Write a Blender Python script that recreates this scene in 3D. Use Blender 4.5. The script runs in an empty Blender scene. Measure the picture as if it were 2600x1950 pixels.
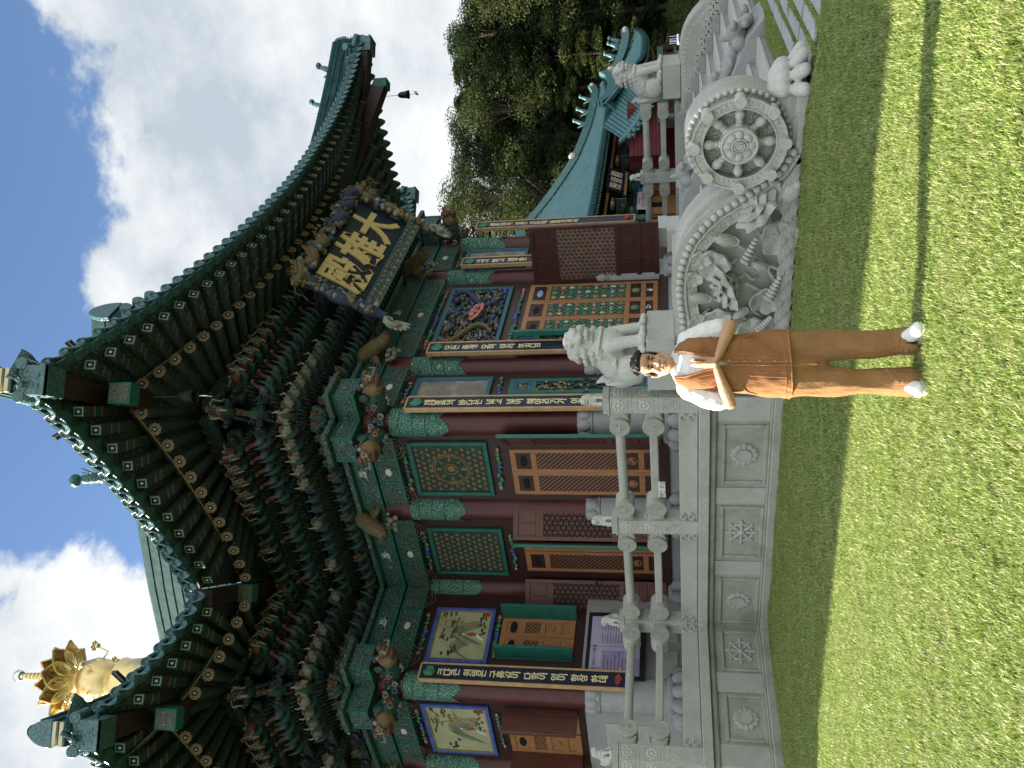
import bpy, math, random
from mathutils import Vector, Matrix, noise
random.seed(7)
rnd = random.uniform
pi = math.pi
sin, cos = math.sin, math.cos
scene = bpy.context.scene
COL = scene.collection
V = Vector

# ------------------------------------------------------------------ mesh helpers
class MB:
    """collects shapes (world or local metres) into one mesh"""
    def __init__(s):
        s.v = []; s.f = []; s.m = []
    def add(s, vs, fs, mi=0):
        o = len(s.v)
        s.v += [tuple(p) for p in vs]
        s.f += [tuple(i + o for i in f) for f in fs]
        s.m += [mi] * len(fs)
    def join(s, b, M=None, mi=None):
        o = len(s.v)
        s.v += [tuple(M @ V(p)) for p in b.v] if M else b.v
        s.f += [tuple(i + o for i in f) for f in b.f]
        s.m += b.m if mi is None else [mi] * len(b.f)
    def box(s, c, d, R=None, mi=0):
        x, y, z = d[0] / 2, d[1] / 2, d[2] / 2
        vs = [V((sx * x, sy * y, sz * z)) for sz in (-1, 1) for sy in (-1, 1) for sx in (-1, 1)]
        if R: vs = [R @ p for p in vs]
        c = V(c)
        s.add([p + c for p in vs], [(0, 2, 3, 1), (4, 5, 7, 6), (0, 1, 5, 4), (2, 6, 7, 3), (0, 4, 6, 2), (1, 3, 7, 5)], mi)
    def bx(s, x0, x1, y0, y1, z0, z1, mi=0):
        s.box(((x0 + x1) / 2, (y0 + y1) / 2, (z0 + z1) / 2), (abs(x1 - x0), abs(y1 - y0), abs(z1 - z0)), None, mi)
    def bar(s, p0, p1, w, h, up=(0, 0, 1), mi=0):
        """box from p0 to p1, w sideways and h along up"""
        p0, p1 = V(p0), V(p1); d = p1 - p0; L = d.length; d.normalize()
        u = V(up); sd = d.cross(u)
        if sd.length < 1e-5: sd = d.cross(V((1, 0, 0)))
        sd.normalize(); u = sd.cross(d)
        R = Matrix((d, sd, u)).transposed()
        s.box((p0 + p1) / 2, (L, w, h), R, mi)
    def tube(s, pts, r, n=8, mi=0, caps=True):
        pts = [V(p) for p in pts]
        if not hasattr(r, '__len__'): r = [r] * len(pts)
        t0 = (pts[1] - pts[0]).normalized()
        a = t0.cross(V((0, 0, 1)))
        if a.length < 1e-3: a = t0.cross(V((0, 1, 0)))
        a.normalize()
        vs = []
        for i, p in enumerate(pts):
            t = (pts[min(i + 1, len(pts) - 1)] - pts[max(i - 1, 0)])
            if t.length < 1e-9: t = t0
            t.normalize()
            a = a - t * a.dot(t)
            if a.length < 1e-6: a = t.orthogonal()
            a.normalize(); b = t.cross(a)
            for k in range(n):
                w = 2 * pi * k / n
                vs.append(p + (a * cos(w) + b * sin(w)) * r[i])
        fs = [(i * n + k, i * n + (k + 1) % n, (i + 1) * n + (k + 1) % n, (i + 1) * n + k) for i in range(len(pts) - 1) for k in range(n)]
        if caps:
            fs.append(tuple(range(n - 1, -1, -1))); m = (len(pts) - 1) * n
            fs.append(tuple(range(m, m + n)))
        s.add(vs, fs, mi)
    def cyl(s, p0, p1, r0, r1=None, n=16, mi=0):
        s.tube([p0, p1], [r0, r0 if r1 is None else r1], n, mi)
    def lathe(s, prof, c=(0, 0, 0), n=20, mi=0, R=None, cap=True):
        c = V(c); vs = []
        for r, z in prof:
            for k in range(n):
                w = 2 * pi * k / n; p = V((r * cos(w), r * sin(w), z))
                vs.append((R @ p if R else p) + c)
        fs = [(i * n + k, i * n + (k + 1) % n, (i + 1) * n + (k + 1) % n, (i + 1) * n + k) for i in range(len(prof) - 1) for k in range(n)]
        if cap:
            fs.append(tuple(range(n - 1, -1, -1))); m = (len(prof) - 1) * n
            fs.append(tuple(range(m, m + n)))
        s.add(vs, fs, mi)
    def ell(s, c, r, R=None, n=12, k=8, mi=0):
        if not hasattr(r, '__len__'): r = (r, r, r)
        c = V(c); vs = [V((0, 0, -r[2]))]
        for i in range(1, k):
            a = -pi / 2 + pi * i / k
            for j in range(n):
                w = 2 * pi * j / n
                vs.append(V((r[0] * cos(a) * cos(w), r[1] * cos(a) * sin(w), r[2] * sin(a))))
        vs.append(V((0, 0, r[2])))
        vs = [(R @ p if R else p) + c for p in vs]
        fs = []
        for j in range(n):
            fs.append((0, 1 + (j + 1) % n, 1 + j))
            for i in range(k - 2):
                a, b = 1 + i * n, 1 + (i + 1) * n
                fs.append((a + j, a + (j + 1) % n, b + (j + 1) % n, b + j))
            fs.append((1 + (k - 2) * n + j, 1 + (k - 2) * n + (j + 1) % n, len(vs) - 1))
        s.add(vs, fs, mi)
    def cap(s, p0, p1, r0, r1=None, n=12, mi=0):
        """tapered capsule"""
        r1 = r0 if r1 is None else r1
        p0, p1 = V(p0), V(p1); d = (p1 - p0).normalized()
        pts = []; rr = []
        for a in (-85, -60, -30, 0): pts.append(p0 + d * r0 * sin(math.radians(a))); rr.append(r0 * cos(math.radians(a)))
        for a in (0, 30, 60, 85): pts.append(p1 + d * r1 * sin(math.radians(a))); rr.append(r1 * cos(math.radians(a)))
        s.tube(pts, rr, n, mi)
    def chain(s, pts, rs, n=12, mi=0):
        for i in range(len(pts) - 1): s.cap(pts[i], pts[i + 1], rs[i], rs[i + 1], n, mi)
    def prism(s, poly, ext, mi=0):
        """closed 3D polygon extruded along ext"""
        e = V(ext); n = len(poly); poly = [V(p) for p in poly]
        vs = poly + [p + e for p in poly]
        s.add(vs, [tuple(range(n)), tuple(range(2 * n - 1, n - 1, -1))] + [(i, i + n, (i + 1) % n + n, (i + 1) % n) for i in range(n)], mi)
    def grid(s, fn, nu, nv, mi=0, th=0, closeu=False):
        """surface fn(u,v) for u,v in 0..1; th gives real thickness along z of fn2 or the normal"""
        vs = [V(fn(i / nu, j / nv)) for j in range(nv + 1) for i in range(nu + 1)]
        w = nu + 1
        fs = [(j * w + i, j * w + i + 1, (j + 1) * w + i + 1, (j + 1) * w + i) for j in range(nv) for i in range(nu)]
        if th:
            nrm = [V((0, 0, 0)) for _ in vs]
            for f in fs:
                a = (vs[f[1]] - vs[f[0]]).cross(vs[f[3]] - vs[f[0]])
                if a.length < 1e-12: a = (vs[f[2]] - vs[f[1]]).cross(vs[f[3]] - vs[f[1]])
                for i in f: nrm[i] += a
            m = len(vs)
            vs = vs + [p - (q.normalized() if q.length > 0 else q) * th for p, q in zip(vs, nrm)]
            fs += [tuple(i + m for i in reversed(f)) for f in fs]
            rim = [j * w for j in range(nv + 1)]
            edges = [(i, i + 1) for i in range(nu)] + [(nv * w + i + 1, nv * w + i) for i in range(nu)] + [((j + 1) * w, j * w) for j in range(nv)] + [(j * w + nu, (j + 1) * w + nu) for j in range(nv)]
            fs += [(b, a, a + m, b + m) for a, b in edges]
        s.add(vs, fs, mi)
    def petal(s, M, L=1, W=.5, curl=.35, cup=.3, n=4, k=6, th=.06, mi=0):
        """pointed lotus petal: root at origin, grows along +Z of M, faces -Y, tip curls to -Y"""
        def fn(u, v):
            w = W * (sin(pi * min(1, v * .90 + .10)) ** .75) * (1 - v ** 9) + .0
            x = (u * 2 - 1) * w / 2
            y = -curl * L * v ** 2.2 + cup * W * (1 - (u * 2 - 1) ** 2) * sin(pi * v * .9) * .5
            return M @ V((x, y, v * L))
        s.grid(fn, n, k, mi, th)
    def mesh(s, name, M=None):
        me = bpy.data.meshes.new(name)
        vs = [tuple(M @ V(p)) for p in s.v] if M else s.v
        me.from_pydata(vs, [], s.f)
        me.polygons.foreach_set('material_index', s.m)
        return me

MATS = {}
ROOT = {}          # root/part name -> inverse world matrix used for its children
def setmats(me, mats):
    if not isinstance(mats, (list, tuple)): mats = [mats]
    for m in mats: me.materials.append(MATS[m])
def smooth_by_angle(me, ang=40):
    me.polygons.foreach_set('use_smooth', [True] * len(me.polygons))
    try: me.set_sharp_from_angle(angle=math.radians(ang))
    except Exception: pass
def obj(name, me, parent=None, bevel=0, seg=2):
    o = bpy.data.objects.new(name, me); COL.objects.link(o)
    if parent is not None:
        o.parent = parent; ROOT[o.name] = ROOT[parent.name]
    else: ROOT[o.name] = Matrix.Identity(4)
    if bevel:
        b = o.modifiers.new('bevel', 'BEVEL'); b.width = bevel; b.segments = seg; b.limit_method = 'ANGLE'; b.angle_limit = math.radians(40)
        b.harden_normals = False
    return o
def build(mb, name, mats, parent=None, bevel=0, ang=40, seg=2):
    """link a mesh whose points are in world metres as a child of parent"""
    me = mb.mesh(name, ROOT[parent.name] if parent is not None else None)
    setmats(me, mats); smooth_by_angle(me, ang)
    return obj(name, me, parent, bevel, seg)
def localmesh(mb, name, mats, ang=40):
    me = mb.mesh(name); setmats(me, mats); smooth_by_angle(me, ang); return me
def place(name, me, parent, W, bevel=0):
    """a part sharing mesh me, at world matrix W"""
    o = obj(name, me, parent, bevel)
    o.matrix_local = ROOT[parent.name] @ W if parent is not None else W
    ROOT[o.name] = W.inverted()
    return o
def thing(name, label, cat, M=None, loc=(0, 0, 0), rz=0, group=None, kind=None):
    o = bpy.data.objects.new(name, None); COL.objects.link(o)
    M = M or Matrix.Translation(loc) @ Matrix.Rotation(rz, 4, 'Z')
    o.matrix_local = M; ROOT[o.name] = M.inverted(); o.empty_display_size = .1
    return tag(o, label, cat, group, kind)
def tag(o, label=None, cat=None, group=None, kind=None):
    if label: o['label'] = label
    if cat: o['category'] = cat
    if group: o['group'] = group
    if kind: o['kind'] = kind
    return o
def frame(o, x, y, z):
    """matrix with given origin and axes"""
    return Matrix(((x[0], y[0], z[0], o[0]), (x[1], y[1], z[1], o[1]), (x[2], y[2], z[2], o[2]), (0, 0, 0, 1)))
def T(x, y, z): return Matrix.Translation((x, y, z))
def RZ(a): return Matrix.Rotation(a, 4, 'Z')
def RX(a): return Matrix.Rotation(a, 4, 'X')
def RY(a): return Matrix.Rotation(a, 4, 'Y')
def S3(x, y, z): return Matrix.Diagonal((x, y, z, 1))
def aim(d, up=(0, 0, 1)):
    """rotation whose +Z points along d and -Y roughly along up"""
    d = V(d).normalized(); u = V(up); x = d.cross(u)
    if x.length < 1e-4: x = V((1, 0, 0))
    x.normalize(); y = d.cross(x)
    return Matrix((x, y, d)).transposed().to_4x4()
def sculpt(mb, voxel, it=4, fac=.5, noise_amp=0, noise_sc=(10, 10, 10), dec=0):
    """weld overlapping closed shapes into one continuous carved surface"""
    me = mb.mesh('sculpt'); o = bpy.data.objects.new('sculpt', me); COL.objects.link(o)
    r = o.modifiers.new('r', 'REMESH'); r.mode = 'VOXEL'; r.voxel_size = voxel
    if it:
        sm = o.modifiers.new('s', 'SMOOTH'); sm.factor = fac; sm.iterations = it
    if dec:
        d = o.modifiers.new('d', 'DECIMATE'); d.ratio = dec
    dg = bpy.context.evaluated_depsgraph_get()
    out = bpy.data.meshes.new_from_object(o.evaluated_get(dg))
    bpy.data.objects.remove(o); bpy.data.meshes.remove(me)
    out.materials.clear()
    if noise_amp:
        vs = [v.co.copy() + v.normal * noise_amp * noise.noise(V((v.co.x * noise_sc[0], v.co.y * noise_sc[1], v.co.z * noise_sc[2]))) for v in out.vertices]
        for v, p in zip(out.vertices, vs): v.co = p
    return out
def put(me, name, mats, parent, M=None):
    """link a sculpted mesh (points in local metres of parent, or moved by world matrix M)"""
    me.name = name; setmats(me, mats)
    me.polygons.foreach_set('use_smooth', [True] * len(me.polygons))
    if M is not None: me.transform(M)
    if parent is not None: me.transform(ROOT[parent.name])
    return obj(name, me, parent)
def glyph(txt, size, M, depth=.006, fat=0.0, sx=1.0):
    """lettering as a mesh: centred on its own box, in the XZ plane of M, standing depth proud towards -Y"""
    c = bpy.data.curves.new('t', 'FONT'); c.body = txt; c.size = 1.0; c.extrude = .5; c.offset = fat; c.resolution_u = 3
    o = bpy.data.objects.new('t', c); COL.objects.link(o)
    dg = bpy.context.evaluated_depsgraph_get(); me = bpy.data.meshes.new_from_object(o.evaluated_get(dg))
    bpy.data.objects.remove(o); bpy.data.curves.remove(c)
    b = MB()
    if me.vertices:
        xs = [v.co.x for v in me.vertices]; ys = [v.co.y for v in me.vertices]
        cx, cy = (min(xs) + max(xs)) / 2, (min(ys) + max(ys)) / 2
        b.add([M @ V(((v.co.x - cx) * size * sx, -v.co.z * depth - depth / 2, (v.co.y - cy) * size)) for v in me.vertices], [tuple(p.vertices) for p in me.polygons])
    bpy.data.meshes.remove(me)
    return b
def lerp(a, b, t): return a + (b - a) * t
def interp(tab, x):
    if x <= tab[0][0]: return tab[0][1]
    for (a, p), (b, q) in zip(tab, tab[1:]):
        if x <= b: return lerp(p, q, (x - a) / (b - a))
    return tab[-1][1]
# ------------------------------------------------------------------ materials
class N:
    def __init__(s, name):
        s.m = bpy.data.materials.new(name); s.m.use_nodes = True; s.t = s.m.node_tree; s.n = s.t.nodes; s.b = s.n['Principled BSDF']
        s.tc = s.n.new('ShaderNodeTexCoord'); MATS[name] = s.m
        s.co = s.tc.outputs['Object']
    def node(s, typ, ins=None, **kw):
        x = s.n.new('ShaderNode' + typ)
        for k, v in kw.items(): setattr(x, k, v)
        for k, v in (ins or {}).items():
            if hasattr(v, 'is_linked'): s.t.links.new(v, x.inputs[k])
            else: x.inputs[k].default_value = v
        return x
    def noise(s, scale, detail=4, rough=.55, co=None):
        return s.node('TexNoise', {'Vector': co or s.co, 'Scale': scale, 'Detail': detail, 'Roughness': rough}).outputs['Fac']
    def vor(s, scale, feature='F1', out='Distance', co=None, rand=1):
        return s.node('TexVoronoi', {'Vector': co or s.co, 'Scale': scale, 'Randomness': rand}, feature=feature).outputs[out]
    def wave(s, scale, dist=0, axis='Z', co=None, prof='SIN'):
        return s.node('TexWave', {'Vector': co or s.co, 'Scale': scale, 'Distortion': dist}, bands_direction=axis, wave_profile=prof).outputs['Fac']
    def ramp(s, fac, stops, mode='LINEAR'):
        x = s.node('ValToRGB', {'Fac': fac}); e = x.color_ramp.elements; x.color_ramp.interpolation = mode
        while len(e) < len(stops): e.new(.5)
        for el, (p, c) in zip(e, stops):
            el.position = p; el.color = (c, c, c, 1) if not hasattr(c, '__len__') else (*c, 1)
        return x.outputs['Color']
    def mix(s, f, a, b, mode='MIX'):
        x = s.node('Mix', data_type='RGBA', blend_type=mode)
        for k, v in ((0, f), (6, a), (7, b)):
            if hasattr(v, 'is_linked'): s.t.links.new(v, x.inputs[k])
            else: x.inputs[k].default_value = (*v, 1) if hasattr(v, '__len__') else v
        return x.outputs[2]
    def math(s, op, a, b=0, c=0):
        x = s.node('Math', operation=op)
        for k, v in ((0, a), (1, b), (2, c)):
            if hasattr(v, 'is_linked'): s.t.links.new(v, x.inputs[k])
            else: x.inputs[k].default_value = v
        return x.outputs[0]
    def scl(s, v):
        return s.node('Mapping', {'Vector': s.co, 'Scale': v}).outputs[0]
    def out(s, col, rough=.6, bump=None, bs=.3, bd=.01, metal=0, spec=.5, coat=0, sss=0):
        def put(k, v):
            if hasattr(v, 'is_linked'): s.t.links.new(v, s.b.inputs[k])
            else: s.b.inputs[k].default_value = (*v, 1) if hasattr(v, '__len__') else v
        put('Base Color', col); put('Roughness', rough); put('Metallic', metal); put('Specular IOR Level', spec)
        if coat: put('Coat Weight', coat)
        if bump is not None:
            x = s.node('Bump', {'Height': bump, 'Strength': bs, 'Distance': bd}); s.t.links.new(x.outputs[0], s.b.inputs['Normal'])
        return s
def plain(name, c, rough=.6, var=.18, sc=6, bs=.25, bsc=60, metal=0, spec=.4, coat=0):
    n = N(name); f = n.noise(sc, 5)
    lo = tuple(max(0, x * (1 - var)) for x in c); hi = tuple(min(1, x * (1 + var)) for x in c)
    n.out(n.ramp(f, [(.3, lo), (.7, hi)]), rough, n.noise(bsc, 3), bs, .004, metal, spec, coat)
def granite(name, c, stain=.5):
    n = N(name)
    sp = n.noise(120, 3, .75); pat = n.noise(2.2, 6, .62); pat2 = n.noise(9, 4)
    base = n.ramp(sp, [(.33, tuple(x * .34 for x in c)), (.46, c), (.62, tuple(min(.85, x * 1.28) for x in c))])
    stainc = tuple(a * b for a, b in zip(c, (.62, .64, .56)))
    col = n.mix(n.math('MULTIPLY', n.ramp(pat, [(.45, 0.0), (.72, 1.0)]), stain), base, stainc)
    col = n.mix(n.math('MULTIPLY', n.ramp(pat2, [(.5, 0.0), (.75, 1.0)]), .3), col, tuple(x * .78 for x in c))
    n.out(col, .82, n.math('ADD', sp, pat2), .35, .004, spec=.25)
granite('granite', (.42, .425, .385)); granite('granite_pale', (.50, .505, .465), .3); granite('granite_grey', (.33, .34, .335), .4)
granite('granite_old', (.36, .37, .315), .8)
plain('red_lacquer', (.085, .020, .018), .42, .25, 3, .2, 40)
n = N('dark_wood'); f = n.noise(4, 6, .6, n.scl((6, 6, .7))); n.out(n.ramp(f, [(.3, (.020, .008, .008)), (.7, (.058, .020, .017))]), .5, f, .3, .004)
n = N('brown_door'); f = n.noise(5, 6, .6, n.scl((7, 7, .6))); n.out(n.ramp(f, [(.3, (.075, .024, .017)), (.7, (.15, .052, .034))]), .5, f, .3, .004)
n = N('maroon_door'); f = n.noise(5, 6, .6, n.scl((7, 7, .6))); n.out(n.ramp(f, [(.3, (.036, .012, .010)), (.7, (.078, .024, .019))]), .5, f, .3, .004)
n = N('orange_wood'); f = n.noise(6, 7, .65, n.scl((9, 9, .5))); n.out(n.ramp(f, [(.28, (.21, .088, .033)), (.5, (.36, .165, .066)), (.72, (.45, .22, .095))]), .5, f, .25, .003)
plain('teal_trim', (.018, .135, .105), .5); plain('leaf_green', (.05, .22, .12), .6, .3); plain('deep_green', (.012, .060, .048), .55, .3)
plain('cream', (.62, .55, .40), .6, .2); plain('off_white', (.70, .70, .64), .6); plain('black_board', (.010, .011, .018), .45, .3)
plain('navy_board', (.010, .014, .034), .5, .3); plain('gold_letter', (.62, .45, .17), .45, .12, 30, .5, 220, 0, .5)
plain('cream_letter', (.80, .69, .40), .55, .08); plain('gilt_edge', (.48, .30, .15), .45)
plain('red_paint', (.33, .055, .04), .6, .3); plain('blue_paint', (.06, .12, .42), .6, .3); plain('sky_paint', (.22, .36, .52), .6, .3)
plain('pink_paint', (.55, .22, .20), .6, .3); plain('ochre', (.32, .20, .08), .6, .3); plain('purple_paint', (.20, .12, .30), .6, .3)
plain('lattice_back', (.36, .33, .26), .8, .3, 4); plain('paper', (.44, .43, .38), .8, .15)
plain('dark_void', (.006, .006, .008), .8)
plain('gold', (.80, .62, .30), .40, .12, 5, .2, 40, 1.0); plain('steel_ball', (.7, .75, .8), .1, .05, 5, 0, 30, 1.0)
plain('bronze', (.02, .032, .026), .45, .3, 8, .2, 60, .6); plain('iron', (.03, .028, .026), .5)
plain('skin', (.50, .285, .185), .5, .09, 14, .12, 260, 0, .4); plain('lips', (.34, .12, .10), .45)
plain('hair', (.011, .009, .008), .45, .3, 30, .4, 200); plain('eye_white', (.62, .60, .57), .2, .04); plain('iris', (.025, .012, .008), .1)
def cloth(name, c, var, weave=420, fold=14):
    n = N(name); w = n.noise(weave, 2); f = n.noise(fold, 5, .6, n.scl((1, 1, .55)))
    col = n.mix(n.math('MULTIPLY', w, .35), n.ramp(n.noise(7, 4), [(.3, tuple(x * (1 - var) for x in c)), (.7, tuple(min(1, x * (1 + var)) for x in c))]), tuple(x * .6 for x in c))
    n.out(col, .85, n.math('ADD', n.math('MULTIPLY', f, 3.0), n.math('MULTIPLY', w, .25)), .55, .012, spec=.2)
cloth('rust_denim', (.31, .142, .062), .20); cloth('tan_denim', (.31, .165, .072), .14); cloth('white_cotton', (.80, .80, .80), .03, 300, 18)
plain('seam', (.40, .185, .075), .85, .15); plain('button', (.45, .30, .16), .35, .1, 10, .1, 40, .8)
plain('shoe_white', (.76, .76, .74), .5, .05); plain('shoe_black', (.012, .012, .014), .5); plain('sole', (.68, .67, .62), .7)
plain('rosette_edge', (.42, .31, .235), .7, .25); plain('dull_red', (.135, .052, .04), .7, .35); plain('dull_cream', (.27, .255, .205), .75, .35); plain('dull_blue', (.085, .115, .155), .7, .35); plain('dull_ochre', (.20, .13, .065), .7, .35); plain('dull_green', (.026, .068, .054), .65, .35)
# painted beam patterns: scrolling bands of green, teal, blue with fine pale outlines
def dan(name, sc, dark, mid, light, dots, line=(.36, .40, .33), amt=.5):
    n = N(name)
    d = n.node('TexNoise', {'Vector': n.co, 'Scale': sc * .6, 'Detail': 2}).outputs['Color']
    co = n.node('VectorMath', {0: n.co, 1: n.node('VectorMath', {0: d, 1: (.12, .12, .12)}, operation='MULTIPLY').outputs[0]}, operation='ADD').outputs[0]
    rings = n.math('FRACT', n.math('MULTIPLY', n.vor(sc, 'F1', 'Distance', co), 3.2))
    cell = n.node('TexVoronoi', {'Vector': co, 'Scale': sc}).outputs['Color']
    r = n.node('SeparateColor', {'Color': cell}).outputs[0]
    base = n.ramp(rings, [(0, dark), (.30, mid), (.46, light), (.52, line), (.58, dark), (1, mid)], 'LINEAR')
    spot = n.ramp(r, [(0, dots[0]), (.33, dots[1]), (.66, dots[2]), (1, dots[0])], 'CONSTANT')
    core = n.ramp(n.vor(sc * 2.1, 'F1', 'Distance', co), [(.16, 1.0), (.26, 0.0)])
    col = n.mix(n.math('MULTIPLY', core, amt), base, spot)
    n.out(col, .6, rings, .5, .006, spec=.3)
G1, G2, G3 = (.014, .036, .034), (.036, .095, .082), (.115, .23, .19)
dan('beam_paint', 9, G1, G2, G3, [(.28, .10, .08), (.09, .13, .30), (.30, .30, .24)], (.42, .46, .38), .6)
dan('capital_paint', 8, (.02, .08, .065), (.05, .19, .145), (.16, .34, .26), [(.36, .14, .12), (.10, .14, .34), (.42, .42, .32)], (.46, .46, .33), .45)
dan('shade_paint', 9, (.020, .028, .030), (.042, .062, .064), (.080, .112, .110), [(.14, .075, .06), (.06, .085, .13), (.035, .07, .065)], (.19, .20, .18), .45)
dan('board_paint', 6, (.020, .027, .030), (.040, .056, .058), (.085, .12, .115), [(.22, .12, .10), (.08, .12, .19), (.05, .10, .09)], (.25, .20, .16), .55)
dan('frieze', 16, (.05, .045, .04), (.16, .12, .09), (.32, .24, .17), [(.24, .07, .06), (.10, .14, .30), (.06, .20, .15)], (.42, .36, .26), .6)
dan('dragon_skin', 26, (.05, .035, .02), (.22, .15, .07), (.36, .27, .14), [(.10, .06, .03)] * 3, (.45, .36, .20), .4)
dan('blue_scale', 26, (.02, .024, .05), (.045, .058, .13), (.10, .12, .22), [(.04, .045, .09)] * 3, (.24, .24, .30), .4)
dan('colour_carving', 14, (.03, .05, .05), (.12, .12, .10), (.28, .24, .18), [(.30, .08, .06), (.09, .13, .36), (.05, .20, .14)], (.42, .38, .28), .8)
n = N('tile_dark'); f = n.noise(5, 5); n.out(n.ramp(f, [(.3, (.022, .062, .068)), (.7, (.05, .125, .135))]), n.ramp(n.noise(14), [(.3, .6), (.7, .85)]), n.noise(40, 4), .4, .006, spec=.12)
n = N('tile_end'); v = n.vor(26); f = n.noise(9, 4); n.out(n.mix(n.ramp(v, [(.1, 0.0), (.5, 1.0)]), (.09, .21, .22), n.ramp(f, [(.3, (.032, .085, .092)), (.7, (.06, .15, .155))])), .34, v, .9, .012, spec=.6)
n = N('tile_teal'); f = n.noise(1.6, 6, .65); n.out(n.ramp(f, [(.3, (.060, .150, .155)), (.7, (.105, .225, .225))]), .45, n.noise(30, 3), .3, .006)
n = N('tile_ridge'); f = n.noise(5, 5); n.out(n.ramp(f, [(.3, (.016, .045, .048)), (.7, (.034, .085, .09))]), .85, n.noise(40, 4), .4, .006, spec=.1)
plain('tile_white', (.6, .6, .58), .7); plain('siding_red', (.13, .014, .016), .6, .25, 3)
plain('purple_print', (.40, .36, .50), .6, .1, 3, 0); plain('print_ink', (.10, .09, .13), .7); plain('print_violet', (.27, .22, .38), .6, .1)
plain('print_white', (.62, .63, .68), .6, .05); plain('print_blue', (.05, .17, .42), .6, .05); plain('print_red', (.50, .03, .10), .6)
plain('painting_ground', (.42, .41, .24), .8, .14, 3, .1); plain('ink_green', (.055, .07, .04), .9, .4, 12); plain('ink_wash', (.17, .175, .115), .9, .35, 9)
n = N('cloud_panel'); f = n.noise(3.4, 6, .6); n.out(n.ramp(f, [(.36, (.17, .155, .12)), (.55, (.24, .22, .18)), (.68, (.40, .36, .29))]), .8)
# ground
n = N('lawn_soil'); f = n.noise(1.3, 6, .65); f2 = n.noise(28, 4)
c = n.mix(n.ramp(f, [(.35, 0.0), (.7, 1.0)]), (.030, .062, .012), (.055, .080, .022)); c = n.mix(n.math('MULTIPLY', n.ramp(f2, [(.5, 0.0), (.7, 1.0)]), .6), c, (.045, .036, .018)); n.out(c, .95, f2, .6, .02, spec=.1)
n = N('grass_blade')
oi = n.node('ObjectInfo'); geo = n.node('NewGeometry')
f = n.noise(.9, 5, .65, geo.outputs['Position'])
a = n.ramp(oi.outputs['Random'], [(0, (.12, .22, .028)), (.4, (.24, .345, .07)), (.75, (.40, .46, .16)), (1, (.58, .53, .32))])
c = n.mix(n.ramp(f, [(.42, 0.0), (.72, .55)]), a, (.30, .30, .12)); n.out(c, .5, spec=.4)
tr = n.node('BsdfTranslucent', {'Color': (.32, .44, .09, 1)}); mx = n.node('MixShader', {0: .30, 1: n.b.outputs[0], 2: tr.outputs[0]}); n.t.links.new(mx.outputs[0], n.n['Material Output'].inputs[0])
n = N('hill_grass'); f = n.noise(.8, 6, .65); n.out(n.ramp(f, [(.3, (.012, .020, .007)), (.55, (.035, .050, .014)), (.75, (.065, .060, .024))]), .95, n.noise(9, 5), .8, .1, spec=.1)
def leafmat(name, a, b, tl):
    n = N(name); oi = n.node('ObjectInfo'); f = n.noise(1.1, 5, .7); f2 = n.noise(11, 2)
    c = n.ramp(n.math('ADD', n.math('MULTIPLY', f, .7), n.math('MULTIPLY', f2, .3)), [(.35, a), (.65, b)]); n.out(c, .8, spec=.1)
    tr = n.node('BsdfTranslucent', {'Color': (*tl, 1)}); mx = n.node('MixShader', {0: .16, 1: n.b.outputs[0], 2: tr.outputs[0]}); n.t.links.new(mx.outputs[0], n.n['Material Output'].inputs[0])
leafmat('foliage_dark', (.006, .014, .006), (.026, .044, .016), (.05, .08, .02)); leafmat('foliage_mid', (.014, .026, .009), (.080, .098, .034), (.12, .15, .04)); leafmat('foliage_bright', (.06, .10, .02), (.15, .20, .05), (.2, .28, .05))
n = N('bark'); f = n.noise(3, 6, .65, n.scl((5, 5, .8))); n.out(n.ramp(f, [(.3, (.03, .022, .016)), (.7, (.13, .10, .075))]), .9, f, .8, .03)
plain('paving', (.40, .41, .42), .8, .15, 3)
# ------------------------------------------------------------------ ground
ZP = 1.16
b = MB(); n_ = 40
b.grid(lambda u, v: (-60 + 180 * u, -60 + 180 * v, 0), 8, 8)
lawn = build(b, 'lawn', 'lawn_soil'); tag(lawn, kind='structure')

def ring(mb, c, r, t, ax, n=24, k=6, mi=0):
    """torus of tube radius t round axis ax"""
    A = aim(ax); c = V(c)
    mb.tube([c + (A @ V((r * cos(2 * pi * i / n), r * sin(2 * pi * i / n), 0))) for i in range(n + 1)], t, k, mi, False)
def face(o, nrm):
    """matrix at o: local -Y looks along the horizontal normal nrm, Z up"""
    nx, ny = nrm; return frame(o, (-ny, nx, 0), (-nx, -ny, 0), (0, 0, 1))
def rosette(mb, M, r, np=8, th=.012):
    for k in range(np):
        a = 2 * pi * k / np; R = Matrix.Rotation(-a, 3, 'Y')
        mb.ell(M @ V((sin(a) * r * .68, 0, cos(a) * r * .68)), (r * .24, th, r * .30), (M.to_3x3() @ R), 8, 6)
    mb.ell(M @ V((0, 0, 0)), (r * .33, th * 1.25, r * .33), M.to_3x3(), 10, 6)
def wheel_relief(mb, M, r, t=.012, spokes=8, knobs=True):
    ring(mb, M @ V((0, 0, 0)), r * .74, t, M.to_3x3() @ V((0, 1, 0)), 24, 6)
    mb.ell(M @ V((0, 0, 0)), (r * .26, t * 2, r * .26), M.to_3x3(), 12, 6)
    for k in range(spokes):
        a = 2 * pi * k / spokes; d = V((sin(a), 0, cos(a)))
        mb.tube([M @ (d * r * .2), M @ (d * r * .48), M @ (d * r * .74)], [t * .7, t * 1.5, t * .8], 6)
        if knobs: mb.cap(M @ (d * r * .8), M @ (d * r * .95), t * 1.2, t * 1.5, 6)

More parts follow.
